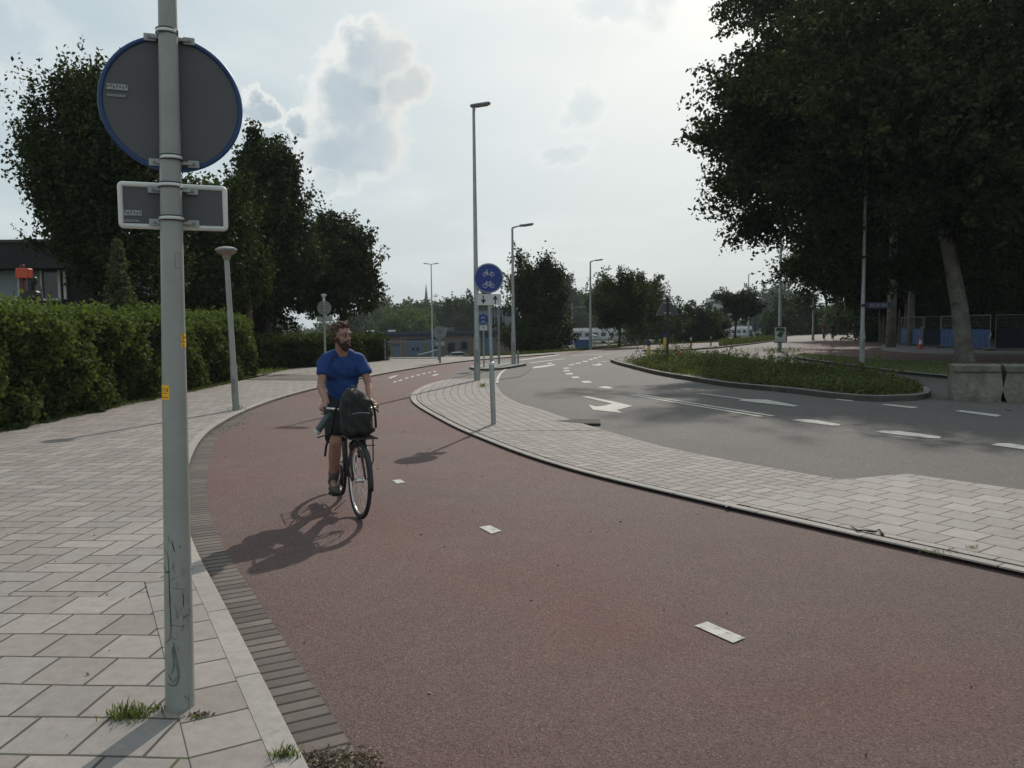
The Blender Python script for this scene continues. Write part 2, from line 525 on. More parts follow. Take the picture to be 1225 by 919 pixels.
def asphalt_mat(name, base, light, sp=0.35, patches=None, worn=None, cs=230.0, crack=0.5, lt=.12, dk=.12, edge=None):
    m = bpy.data.materials.new(name); m.use_nodes = True
    N = NT(m.node_tree); p = N.nt.nodes['Principled BSDF']
    obj = N.n('ShaderNodeTexCoord').outputs['Object']
    vor = N.n('ShaderNodeTexVoronoi', feature='F1', ins={'Vector': obj, 'Scale': cs * 0.45})
    vc = N.n('ShaderNodeSeparateColor', ins={0: vor.outputs['Color']}).outputs[0]
    nz = N.noise(obj, cs, 3, 0.8)
    c = N.mix(N.ss(nz, 0.35, 0.7), tuple(x * (1 - sp) for x in base), tuple(x * (1 + sp) for x in base))
    c = N.mix(N.ss(vc, 1 - lt - .06, 1 - lt + .04, 0, 0.6), c, light)
    c = N.mix(N.ss(vc, dk + .05, dk - .05, 0, 0.7), c, tuple(x * 0.42 for x in base))
    big = N.noise(obj, 0.35, 6, 0.62, 0.6)
    c = N.mix(1.0, c, N.ramp(big, [(0.3, 0.90), (0.7, 1.10)]), 'MULTIPLY')
    mid = N.noise(obj, 3.2, 6, 0.68)
    c = N.mix(1.0, c, N.ramp(mid, [(0.3, 0.92), (0.72, 1.07)]), 'MULTIPLY')
    if edge:
        c = N.mix(N.ss(N.noise(obj, 0.28, 4, 0.55, 0.3), 0.42, 0.66, 0.0, 0.8), c, N.mix(1.0, c, edge, 'MULTIPLY'))
    st = N.noise(obj, 1.6, 5, 0.6, 1.2)
    c = N.mix(N.ss(st, 0.66, 0.76, 0, 0.25), c, tuple(x * 0.6 for x in base))
    # hairline cracks
    wp = N.n('ShaderNodeTexNoise', ins={'Vector': obj, 'Scale': 1.4, 'Detail': 5.0})
    wv = N.n('ShaderNodeVectorMath', operation='MULTIPLY_ADD', ins={0: wp.outputs[1], 1: (1.1, 1.1, 0), 2: obj})
    v2 = N.n('ShaderNodeTexVoronoi', feature='DISTANCE_TO_EDGE', ins={'Vector': wv.outputs[0], 'Scale': 0.16})
    ck = N.m('MULTIPLY', N.ss(v2.outputs[0], 0.0022, 0.0008), N.ss(N.noise(obj, 0.5, 3, 0.5), 0.5, 0.6))
    c = N.mix(N.m('MULTIPLY', ck, crack), c, tuple(x * 0.35 for x in base))
    N.nt.links.new(c, p.inputs['Base Color'])
    p.inputs['Roughness'].default_value = 0.82
    p.inputs['Specular IOR Level'].default_value = 0.35
    hh = N.m('ADD', nz, N.m('MULTIPLY', vor.outputs['Distance'], 0.8))
    b = N.n('ShaderNodeBump', ins={'Strength': 0.85, 'Distance': 0.008, 'Height': hh})
    N.nt.links.new(b.outputs[0], p.inputs['Normal'])
    return m

TILE = (0.275, 0.243, 0.220)
M_tile30 = tile_mat('concrete_tiles', 'running', 0.30, 0.30, TILE, rot=R(3), off=(0.07, 0.1), joint=0.006, var=0.14)
M_tile_edge = tile_mat('concrete_edge_tiles', 'running', 0.30, 0.30, TILE, coord='UV', joint=0.006, var=.14)
M_herr = tile_mat('herringbone_stones', 'herring', 0.40, 0.20, TILE, rot=R(3), joint=0.0065, var=0.15)
M_herr_m = tile_mat('island_herringbone', 'herring', 0.30, 0.15, TILE, rot=R(55), joint=0.0075, var=.13)
M_tile_m = tile_mat('island_tiles', 'running', 0.30, 0.30, (0.298, 0.265, 0.240), rot=R(55), joint=0.006, var=.13)
M_tile_c = tile_mat('island_curved_rows', 'running', 0.30, 0.20, TILE, coord='UV', joint=0.007)
M_gut = tile_mat('gutter_bricks', 'running', 0.095, 0.24, (0.128, 0.104, 0.092), coord='UV', joint=0.009, var=0.30, jc=(0.035, 0.028, 0.024), bump=1.0, stain=.8)
M_brown = tile_mat('brown_pavers', 'running', 0.2, 0.1, (0.16, 0.135, 0.11), joint=0.006, rot=R(20))
M_grey_pav = tile_mat('grey_pavers', 'running', 0.3, 0.3, (0.24, 0.23, 0.215), joint=0.008, rot=R(15))
M_asph = asphalt_mat('worn_asphalt', (0.118, 0.107, 0.098), (0.22, 0.205, 0.19))
M_asph_d = asphalt_mat('dark_asphalt', (0.115, 0.105, 0.096), (0.19, 0.18, 0.17))
M_red = asphalt_mat('red_asphalt', (0.156, 0.098, 0.087), (0.26, 0.20, 0.18), sp=0.50, cs=270.0, crack=0.25, lt=.03, dk=.28, edge=(1.10, 0.80, 0.80))
M_kerb = tile_mat('kerb_concrete', 'running', 1.0, 3.0, (0.315, 0.285, 0.255), coord='UV', joint=0.004, var=0.06, off=(0, 1.5))
M_kerb_d = tile_mat('dark_kerb_concrete', 'running', 1.0, 3.0, (0.21, 0.20, 0.18), coord='UV', joint=0.006, var=0.1, off=(0, 1.5))
M_paint = mat('road_paint', (0.45, 0.43, 0.39), 0.8, 0.14, 9.0, bump=0.5, bs=160.0, fine=0.16, dirt=((0.17, 0.15, 0.135), 16.0, 0.54, 0.75))
M_soil = mat('soil', (0.085, 0.068, 0.05), 0.95, 0.3, 2.0, bump=0.8, bs=30.0, fine=0.3)
M_turf = mat('turf', (0.065, 0.085, 0.028), 0.95, 0.35, 1.2, c2=(0.10, 0.115, 0.04), bump=0.8, bs=45.0, fine=0.3)
M_scrub = mat('scrubland', (0.060, 0.080, 0.030), 0.95, 0.35, 0.2, bump=0.8, bs=3.0, fine=0.3)

# ------------------------------------------------------------------ terrain: the road lies on a low dyke
EDGE = [(-60, 38), (-30, 42), (-14, 45), (-8.4, 45.0), (-2.4, 44.6), (-0.4, 47.2), (2.6, 52.5), (4.9, 55.8), (8.3, 63), (11.3, 68.8), (18.8, 76), (31, 98), (42, 118), (80, 190), (120, 300), (200, 600)]
def edge_dist(x, y):
    """how far beyond the far roadside a point lies (negative: on the dyke)"""
    best = 1e9; sgn = -1
    for (ax, ay), (bx, by) in zip(EDGE, EDGE[1:]):
        dx, dy = bx - ax, by - ay
        t = max(0, min(1, ((x - ax) * dx + (y - ay) * dy) / (dx * dx + dy * dy)))
        px, py = ax + t * dx, ay + t * dy
        d = math.hypot(x - px, y - py)
        if d < best:
            best = d
            sgn = 1 if (dx * (y - py) - dy * (x - px)) > 0 else -1
    return best * sgn
def ground_z(x, y):
    if x > 250: return -0.05
    d = edge_dist(x, y)
    t = max(0, min(1, (d - 0.3) / 9.0))
    return -0.05 - 2.9 * t * t * (3 - 2 * t)

def build_terrain():
    xs = list(np.concatenate([np.linspace(-900, -120, 8)[:-1], np.linspace(-120, -40, 12)[:-1], np.linspace(-40, 80, 81)[:-1], np.linspace(80, 260, 40)[:-1], np.linspace(260, 1500, 12)]))
    ys = list(np.concatenate([np.linspace(-60, 30, 8)[:-1], np.linspace(30, 130, 81)[:-1], np.linspace(130, 400, 50)[:-1], np.linspace(400, 2600, 14)]))
    vs = [(float(x), float(y), ground_z(x, y)) for y in ys for x in xs]
    nx = len(xs)
    fs = [(j * nx + i, j * nx + i + 1, (j + 1) * nx + i + 1, (j + 1) * nx + i) for j in range(len(ys) - 1) for i in range(nx - 1)]
    me = bpy.data.meshes.new('ground'); me.from_pydata(vs, [], fs)
    tag(link_mesh('ground', me, M_scrub, smooth=True), kind='structure')
build_terrain()

KERB_L = smooth_line(spline([(3.4, -4.0), (1.9, -1.8), (0.9, -0.1), (0.05, 1.35), (-0.47, 2.3), (-0.88, 3.08), (-1.29, 3.84), (-1.70, 4.63), (-2.08, 5.31), (-2.46, 6.01), (-2.85, 6.82), (-3.3, 7.88), (-4.0, 9.77), (-4.51, 11.29), (-4.98, 13.02), (-5.3, 14.93), (-5.5, 16.8), (-5.6, 19.3), (-5.5, 21.8), (-5.3, 24.3), (-5.0, 27.01), (-4.6, 29.6), (-4.02, 32.67), (-3.2, 36.3), (-1.9, 40.15), (0.2, 44.0), (2.6, 47.6)], 0.35), 6)
MED_L = smooth_line(spline([(-0.55, 25.0), (-1.3, 25.9), (-1.95, 25.3), (-2.32, 23.4), (-2.42, 20.84), (-2.28, 19.0), (-1.88, 17.0), (-0.95, 13.75), (-0.41, 12.18), (0.30, 10.35), (0.98, 8.99), (1.63, 7.98), (2.17, 7.18), (2.63, 6.51), (3.02, 5.95), (3.50, 5.29), (4.05, 4.5), (5.0, 3.1), (7.0, 0.6), (9.5, -2.5)], 0.25), 3)
MED_R = smooth_line(spline([(-0.55, 25.0), (-0.42, 22.4), (-0.21, 19.6), (0.15, 17.31), (0.58, 15.97), (0.97, 14.4), (1.42, 12.82), (2.13, 10.75), (2.86, 9.39), (3.50, 8.43)], 0.25), 3)
MED_R2 = [(4.35, 8.72), (5.02, 7.85), (5.9, 6.75), (7.5, 4.7), (10.2, 1.0), (12.5, -2.5)]

road = sheet('road', [(-16, -8), (30, -8), (30, 30), (24, 44), (34, 62), (52, 92), (92, 168), (62, 152), (44.5, 118), (31.5, 97.3), (19.3, 76.4), (11.8, 69.3), (8.8, 63.5), (5.4, 56.4), (3.1, 53.0), (0.1, 47.8), (-1.8, 45.0), (-16, 45.0)], 0.0, M_asph)

# red cycle path
near = [(p[0], p[1]) for p in KERB_L]
red_pts = near + [(3.6, 49.6), (5.8, 53.3), (7.7, 57.5), (10.0, 63.2), (9.2, 62.6), (6.6, 58.0), (5.9, 56.7)][:3] + [(7.0, 55.0), (4.4, 50.2), (2.9, 46.0), (0.9, 43.6), (-0.6, 40.7), (-1.5, 37.0), (-2.3, 33.6), (-2.0, 30.0), (-1.55, 26.6), (-0.9, 25.5)] + MED_L[4:]
sheet('cycle_path', red_pts, 0.004, M_red)
# strip of red path carrying on along the far roadside
ff = [(3.3, 49.2), (5.6, 53.6), (8.3, 59.8), (12.0, 66.5), (18.0, 72.2)]
ff2 = [(2.9, 51.8), (5.1, 56.0), (8.6, 63.3), (12.0, 69.3), (18.2, 75.0)]
ribbon('far_cycle_path', resample(ff, 12), resample(ff2, 12), 0.004, M_red)

# left pavement, kerb and brick gutter
ll = KERB_L
pave = list(ll) + [(1.2, 47.3), (-1.0, 45.6), (-2.3, 44.6), (-9, 44.6), (-13, 44.6), (-13, 30), (-9.3, 29.4), (-8.75, 29.0), (-8.7, -8), (3.4, -8)]
sheet('pavement', pave, 0.060, M_herr, skirt=0.10)
kb = [(0.0, -0.03), (0.0, 0.058), (0.008, 0.0665), (0.115, 0.0665), (0.118, 0.055)]
sweep('pavement_kerb', KERB_L, kb, M_kerb)
# gutter on the path side
sweep('brick_gutter', [p for p in KERB_L if p[1] < 16.5], [(-0.215, 0.0085), (-0.008, 0.0085)], M_gut)
def offset(line, d):
    out = []
    P = [Vector(p) for p in line]
    for i in range(len(P)):
        t = P[min(i + 1, len(P) - 1)] - P[max(i - 1, 0)]
        t.normalize(); q = P[i] + Vector((-t.y, t.x)) * d
        out.append((q.x, q.y))
    return out
nearpart = [p for p in KERB_L if p[1] < 5.35]
ribbon('pavement_edge_course', offset(nearpart, 0.118), offset(nearpart, 0.118 + 0.270), 0.068, M_tile_edge)
np2 = offset([p for p in KERB_L if p[1] < 5.25], 0.374)
sheet('pavement_near_tiles', [(-8.6, 5.45), (-8.6, -7.9), (np2[0][0] - 0.2, -7.9)] + np2, 0.064, M_tile30)
# brown side path that crosses the pavement near the hedge corner
q = [G(296, 452, .064), (G(296, 452)[0], 31.5), G(380, 450.0, .064), (-5.3, 25.9), (-5.35, 23.8), (-6.6, 24.6), (-8.6, 25.4)]
sheet('side_path', [(-8.7, 26.0), (-8.7, 28.9), (-7.0, 28.4), (-5.35, 27.3), (-5.4, 25.2), (-7.0, 25.6)], 0.0725, M_brown)

# tiled island between the cycle path and the road
med = MED_L + [(12.5, -2.5)] + MED_R2[::-1][1:] + MED_R[::-1][:-1]
sheet('tiled_island', med, 0.036, M_herr_m, skirt=0.08)
sheet('tiled_island_large_tiles', [G(868, 604, .06), (3.50, 8.41), (4.35, 8.70), (5.02, 7.83), (5.9, 6.73), (7.5, 4.68), (10.2, 0.98), (12.3, -2.4), (9.75, -2.4)] + offset([p for p in MED_L if p[1] < 7.55 and p[1] > -2.2][::-1], -0.0) , 0.040, M_tile_m)
A = [p for p in resample(MED_L, 160) if p[1] > 12.6]
B = [p for p in resample(MED_R, 100) if p[1] > 12.6]
# take the tip off MED_L (the part on the right-hand side of the crown)
A = A[6:]
nn = 60
ribbon('tiled_island_curved_rows', resample(B, nn), resample(A, nn), 0.040, M_tile_c)
sweep('tiled_island_kerb', MED_L[::-1], [(-0.012, -0.01), (-0.008, 0.008), (0.035, 0.036), (0.055, 0.045), (0.145, 0.045), (0.15, 0.034)], M_kerb)
# small kerbed refuge further up the road, with the far posts
ref = spline([G(562, 442), G(575, 444.3), G(600, 443), G(625, 438.8), G(629, 437), G(610, 436.2), G(580, 437.5), G(565, 440)], 0.5, closed=True)
sheet('refuge', ref, 0.10, M_grey_pav, skirt=0.12)
sweep('refuge_kerb', ref, [(0.0, -0.02), (0.0, 0.09), (0.02, 0.106), (0.12, 0.106), (0.12, 0.09)], M_kerb_d, closed=True)
sheet('asphalt_patch', [(-2.2, 25.9), (-0.6, 25.3), (0.3, 27.0), (0.9, 33.3), (-0.2, 34.3), (-2.0, 33.2)], 0.0125, M_asph_d)

# ---- planted traffic island
isl = spline([(4.60, 35.1), (4.75, 38.3), (5.7, 40.2), (7.5, 39.9), (8.9, 37.0), (10.1, 31.5), (10.7, 25.8), (10.5, 21.0), (9.75, 18.5), (8.85, 17.35), (7.93, 17.13), (7.26, 18.01), (6.77, 19.68), (5.87, 21.72), (5.44, 24.14), (4.96, 27.39), (4.72, 32.0)], 0.5, closed=True)
sheet('traffic_island', isl, 0.125, M_soil, skirt=0.2)
sweep('traffic_island_kerb', isl[::-1], [(0.0, -0.02), (0.0, 0.11), (0.02, 0.133), (0.14, 0.133), (0.15, 0.12)], M_kerb_d, closed=True)
sheet('traffic_island_paving', [(4.85, 35.0), (4.95, 38.2), (5.8, 40.0), (7.3, 39.7), (8.0, 36.0), (7.2, 33.6), (5.1, 32.6)], 0.130, M_asph_d)

# ---- grass verge and pavements across the side road
verge = spline([(13.65, 37.25), (14.7, 41.2), (15.6, 42.6), (16.25, 41.0), (16.3, 36), (17.9, 32.2), (20.2, 30.6), (24.5, 27), (27, 20), (27, 8), (18, 8), (15.6, 13), (13.9, 19), (13.19, 23.68), (12.98, 26.69), (13.2, 31.1)], 0.7, closed=True)
sheet('grass_verge', verge, 0.10, M_turf, skirt=0.15)
sweep('grass_verge_kerb', verge, [(0.0, -0.02), (0.0, 0.10), (0.02, 0.115), (0.12, 0.115), (0.13, 0.10)], M_kerb_d, closed=True)
red2 = [(16.35, 36.2), (16.2, 41.5), (15.6, 44.5), (17.5, 50), (22, 60), (31, 80), (38, 95), (41, 95), (37, 80), (31.5, 64.5), (28.5, 52), (27.5, 46), (32, 38), (40, 30), (40, 16), (27.4, 20), (24.8, 27.2), (20.5, 30.9), (18.1, 32.5)]
sheet('far_side_cycle_path', red2, 0.008, M_red)
sheet('far_side_pavement', spline([(30.2, 62.5), (24.0, 52), (22.4, 46.5), (23.2, 42.5), (27, 40), (40, 31), (44, 38), (30, 49)], 0.8, closed=True), 0.06, M_grey_pav, skirt=0.1)
sheet('woodland_floor', [(31.2, 64), (27.4, 49.0), (28.6, 45), (42, 34), (60, 24), (90, 20), (200, 120), (120, 170), (58, 112), (42, 88)], 0.075, M_soil, skirt=0.15)
FREF = [G(*p) for p in [(768, 420.5), (800, 421), (861, 416.7), (905, 411.5), (930, 408), (927, 406), (861, 411.8), (800, 416), (775, 418)]]
sheet('far_refuge', FREF, 0.10, M_asph_d, skirt=0.12)

sheet('depot_yard', [(-14, 58), (-5.5, 57), (-1.0, 62), (4, 78), (9, 118), (-30, 112), (-26, 70)], -2.91, M_asph_d)

# ------------------------------------------------------------------ road markings (separate sheets of paint)
def mark(name, pts, z):
    sheet(name, [G(x, y, z) for x, y in pts], z, M_paint)
def zz(off, s, pts): return [(off[0] + x * s, off[1] + y * s) for x, y in pts]
for qd in ([(469, 574.5), (479, 573.5), (485, 577.2), (475, 578.6)], [(573, 630.5), (586, 628.5), (600, 635), (588, 638.5)], [(831, 748.5), (846, 743.5), (891.5, 763), (877, 769)]):
    mark('path_dash', qd, 0.0105)
S1 = .1633
for pts in ([(205, 212), (270, 203), (385, 188), (396, 194), (330, 208), (250, 218), (210, 219)],
            [(660, 191), (700, 190), (712, 181), (742, 193), (712, 199), (672, 197)]):
    mark('road_arrow', zz((600, 405), S1, pts), 0.008)
mark('road_arrow', zz((600, 405), S1, [(583, 424), (632, 424), (822, 462), (958, 494), (845, 524), (890, 547), (668, 521), (638, 484), (690, 498), (760, 491), (812, 477)]), 0.008)
mark('road_arrow', zz((780, 450), .1796, [(285, 113), (342, 115), (622, 152), (770, 157), (978, 198), (940, 202), (665, 172), (575, 161), (600, 154)]), 0.008)
for qd in ([(705, 357), (745, 350), (780, 351), (820, 363), (780, 368)], [(580, 316), (600, 310), (640, 311), (668, 323), (610, 326)], [(506, 281), (555, 278), (576, 289), (522, 291)],
           [(466, 255), (515, 251), (527, 262), (478, 266)], [(450, 234), (495, 231), (502, 240), (458, 242)], [(450, 216), (490, 212), (496, 220), (458, 223)],
           [(490, 192), (532, 185), (536, 191), (498, 198)], [(540, 180), (580, 176), (582, 183), (545, 186)], [(590, 167), (628, 163), (632, 170), (596, 174)],
           [(640, 151), (665, 148), (670, 155), (642, 160)], [(672, 141), (702, 138), (704, 145), (676, 149)], [(708, 131), (735, 128), (738, 134), (712, 138)], [(335, 180), (365, 177), (368, 184), (340, 187)], [(735, 167), (760, 165), (764, 171), (738, 173)]):
    mark('road_dash', zz((600, 405), S1, qd), 0.008)
def stripe(name, a, b, wd, z=0.008):
    a, b = Vector(G(*a, z)), Vector(G(*b, z))
    d = (b - a).normalized(); nn = Vector((-d.y, d.x)) * wd / 2
    sheet(name, [tuple(a - nn), tuple(b - nn), tuple(b + nn), tuple(a + nn)], z, M_paint)
stripe('road_line', (754, 472.2), (911, 498.3), 0.11); stripe('road_line', (762, 471.6), (925, 497.6), 0.11)
for pts in ([(946, 502.6), (954, 501.3), (970, 501.8), (1006, 507.6), (1004, 509), (996, 509.2)], [(1048, 516.8), (1056, 515), (1074, 515.4), (1126, 522.2), (1124, 524.4), (1110, 524)], [(1185, 532.2), (1194, 530.2), (1210, 530.6), (1262, 538), (1258, 541), (1245, 540.6)],
            [(1141, 491.6), (1150, 490.8), (1198, 496.6), (1192, 498.6)], [(1054, 484.2), (1060, 483.4), (1099, 487.0), (1092, 488.6)], [(997, 477.8), (1001, 477.3), (1022, 479.2), (1018, 480)]):
    mark('road_dash', pts, 0.008)
def line_px(name, pts, wd, z=0.008, m=None):
    L = spline([G(x, y, z) for x, y in pts], 0.6)
    ribbon(name, offset(L, wd / 2), offset(L, -wd / 2), z, m or M_paint)
line_px('road_line', [(594.5, 458), (595.5, 452.6), (600, 445.5), (609, 440.4), (624, 437.6)], 0.09, 0.0165)
line_px('road_line', [(621, 431.2), (645, 427.8), (667, 424.6)], 0.35, 0.012)
line_px('road_line', [(634, 434.4), (655, 431.6), (676, 429.2)], 0.22)
line_px('road_line', [(684, 425.4), (710, 424.4), (733, 423.4)], 0.28)
line_px('road_line', [(714, 432.8), (730, 432), (744, 431.6)], 0.2)
line_px('road_line', [(752, 431), (760, 427.2), (770, 424.8)], 0.25)
for qd in ([(868, 423.8), (879, 423.4), (880, 425.2), (869, 425.6)],):
    mark('road_dash', qd, 0.008)
Z1 = .1633
for qd in ([(208, 686), (262, 668), (284, 670), (228, 692)], [(245, 717), (268, 709), (276, 714), (252, 723)], [(282, 707), (305, 698), (320, 702), (296, 712)], [(328, 690), (350, 681), (364, 685), (342, 694)], [(372, 678), (392, 671), (406, 675), (386, 682)],
           [(414, 667), (434, 660), (448, 663), (428, 671)], [(456, 657), (474, 651), (490, 654), (470, 661)], [(500, 648), (514, 643), (528, 646), (512, 652)], [(538, 640), (552, 635), (566, 638), (550, 644)], [(530, 668), (566, 656), (584, 660), (548, 673)]):
    mark('path_dash', zz((430, 340), Z1, qd), 0.0105)

# ------------------------------------------------------------------ foliage
def leaf_mat(name, c, c2, trans=0.25):
    m = bpy.data.materials.new(name); m.use_nodes = True
    N = NT(m.node_tree); N.nt.nodes.clear()
    at = N.n('ShaderNodeAttribute', attribute_name='tint')
    obj = N.n('ShaderNodeTexCoord').outputs['Object']
    big = N.noise(obj, 0.5, 3, 0.6)
    f = N.m('ADD', N.m('MULTIPLY', at.outputs['Fac'], 0.65), N.m('MULTIPLY', big, 0.45))
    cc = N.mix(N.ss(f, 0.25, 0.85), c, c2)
    d = N.n('ShaderNodeBsdfPrincipled', ins={'Base Color': cc, 'Roughness': 0.75})
    d.inputs['Specular IOR Level'].default_value = 0.12
    t = N.n('ShaderNodeBsdfTranslucent', ins={0: N.mix(1.0, cc, (1.5, 1.6, 0.7), 'MULTIPLY')})
    mx = N.n('ShaderNodeMixShader', ins={0: trans})
    N.nt.links.new(d.outputs[0], mx.inputs[1]); N.nt.links.new(t.outputs[0], mx.inputs[2])
    o = N.n('ShaderNodeOutputMaterial'); N.nt.links.new(mx.outputs[0], o.inputs[0])
    return m

LM_dark = leaf_mat('leaves_dark', (0.012, 0.017, 0.007), (0.050, 0.064, 0.022), 0.18)
LM_mid = leaf_mat('leaves_mid', (0.020, 0.030, 0.010), (0.058, 0.078, 0.022), 0.18)
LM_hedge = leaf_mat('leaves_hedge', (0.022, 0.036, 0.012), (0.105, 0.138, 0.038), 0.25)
LM_light = leaf_mat('leaves_light', (0.040, 0.062, 0.020), (0.110, 0.140, 0.048), 0.25)
LM_weed = leaf_mat('weeds', (0.050, 0.072, 0.022), (0.150, 0.170, 0.060), 0.3)
LM_weed2 = leaf_mat('weeds_dark', (0.034, 0.046, 0.018), (0.125, 0.135, 0.055), 0.25)
LM_far_hazed = leaf_mat('leaves_far_hazed', (0.038, 0.055, 0.028), (0.085, 0.105, 0.050), 0.15)  # paler than real leaves: some distance haze is put into the colour
LM_con = leaf_mat('leaves_conifer', (0.055, 0.070, 0.035), (0.115, 0.130, 0.060), 0.15)
M_bark = mat('bark', (0.060, 0.052, 0.042), 0.95, 0.35, 3.0, bump=0.9, bs=25.0, fine=0.3)
M_barkgrey = mat('grey_bark', (0.175, 0.160, 0.135), 0.9, 0.30, 1.6, bump=0.8, bs=14.0, fine=0.25, dirt=((0.06, 0.055, 0.045), 2.6, 0.56, 0.8))
M_core = mat('hedge_core', (0.012, 0.014, 0.007), 1.0, 0.3, 3.0)

def leaf_arrays(C, s, asp=0.6, up=0.0, dirs=None, local=rng):
    """four-cornered leaves at points C (n,3); s size (n,)"""
    n = len(C)
    a = local.normal(size=(n, 3))
    if dirs is not None: a = a * 0.7 + dirs
    a /= np.linalg.norm(a, axis=1)[:, None] + 1e-9
    b = local.normal(size=(n, 3))
    if up: b[:, :2] *= 1.0; a[:, 2] *= (1 - up)
    b -= a * (a * b).sum(1)[:, None]
    b /= np.linalg.norm(b, axis=1)[:, None] + 1e-9
    s = s[:, None]
    V = np.stack([C - a * s * .5, C + b * s * asp * .5, C + a * s * .6, C - b * s * asp * .5], 1)
    # a slight fold along the middle
    nrm = np.cross(a, b)
    V[:, 1] += nrm * s * .12; V[:, 3] += nrm * s * .12
    return V.reshape(-1, 3)

def quads_mesh(name, V, tint=None):
    n = len(V) // 4
    me = bpy.data.meshes.new(name)
    me.vertices.add(n * 4); me.loops.add(n * 4); me.polygons.add(n)
    me.vertices.foreach_set('co', V.astype(np.float32).ravel())
    me.loops.foreach_set('vertex_index', np.arange(n * 4, dtype=np.int32))
    me.polygons.foreach_set('loop_start', np.arange(0, n * 4, 4, dtype=np.int32))
    me.polygons.foreach_set('loop_total', np.full(n, 4, dtype=np.int32))
    me.update(calc_edges=True)
    if tint is not None:
        at = me.attributes.new('tint', 'FLOAT', 'POINT')
        at.data.foreach_set('value', np.repeat(tint, 4).astype(np.float32))
    return me

def crown_mesh(name, lobes, nclu, nleaf, size, clu_r, seed, twig=0.6, updir=0.25, shell=0.55, asp=0.65, pads=None, padr=.50):
    """lobes: (cx,cy,cz, rx,ry,rz); foliage in twig-like clusters through the lobes' volume"""
    L = np.random.default_rng(seed)
    lob = np.array(lobes, float)
    vol = (lob[:, 3] * lob[:, 4] * lob[:, 5]) ** 0.8
    pick = L.choice(len(lob), nclu, p=vol / vol.sum())
    d = L.normal(size=(nclu, 3)); d /= np.linalg.norm(d, axis=1)[:, None]
    rad = (1 - shell) * L.random(nclu) ** (1 / 3) + shell * (0.78 + 0.27 * L.random(nclu))
    rad *= 1 + 0.13 * np.sin(d[:, 0] * 7 + seed) * np.cos(d[:, 2] * 6 + d[:, 1] * 5)
    # boughs: pads of foliage with gaps between them, a few shoots sticking out
    npad = pads or max(14, int(nclu / 38))
    pp = L.choice(len(lob), npad, p=vol / vol.sum())
    pd = L.normal(size=(npad, 3)); pd /= np.linalg.norm(pd, axis=1)[:, None]
    pr = np.where(L.random(npad) < .75, .72 + .26 * L.random(npad), .25 + .5 * L.random(npad))
    PC = lob[pp, :3] + pd * pr[:, None] * lob[pp, 3:]
    PR = padr * lob[pp, 3:].mean(1) * (.65 + .7 * L.random(npad))
    ax = pd.copy(); ax[:, 2] += updir; ax /= np.linalg.norm(ax, axis=1)[:, None]
    k_ = L.integers(0, npad, nclu)
    e = L.normal(size=(nclu, 3)); e /= np.linalg.norm(e, axis=1)[:, None]
    e *= (L.random(nclu) ** .45)[:, None]
    al = (e * ax[k_]).sum(1)
    e = e * .72 + ax[k_] * (al * .75)[:, None]
    if updir < .1: e[:, 2] *= .55
    P = PC[k_] + e * PR[k_][:, None]
    d = e * .8 + ax[k_]; d /= np.linalg.norm(d, axis=1)[:, None] + 1e-9
    shoot = L.random(nclu) < .06
    out = d * 1.0; out[:, 2] += updir
    out /= np.linalg.norm(out, axis=1)[:, None]
    # leaves along twig
    k = np.maximum(2, L.poisson(nleaf, nclu))
    idx = np.repeat(np.arange(nclu), k)
    t = L.random(len(idx))
    ln = (twig * (0.5 + L.random(nclu)) * np.where(shoot, 1.5, 1.0))[idx]
    C = P[idx] + out[idx] * (t * ln)[:, None] + L.normal(size=(len(idx), 3)) * (clu_r * (1.1 - 0.7 * t) * np.where(shoot, .6, 1.0)[idx])[:, None]
    ct = np.clip(.5 * L.random(nclu) + .5 * L.random(npad)[k_], 0, 1)
    tint = 0.55 * ct[idx] + 0.45 * L.random(len(idx))
    s = size * (0.6 + 0.8 * L.random(len(idx)))
    V = leaf_arrays(C, s, asp, local=L)
    return quads_mesh(name, V, tint)

def trunk_shape(mb, pts, radii, limbs, n=10):
    mb.tube(pts, radii, n)
    for a, b, ra, rb in limbs:
        a, b = Vector(a), Vector(b)
        mid = a.lerp(b, .5) + Vector((random.uniform(-.1, .1), random.uniform(-.1, .1), .12)) * (b - a).length
        mb.tube([a, a.lerp(mid, .5), mid, mid.lerp(b, .5), b], [ra, ra * .8 + rb * .2, (ra + rb) / 2, rb * .7 + ra * .3, rb], 7)
    return mb

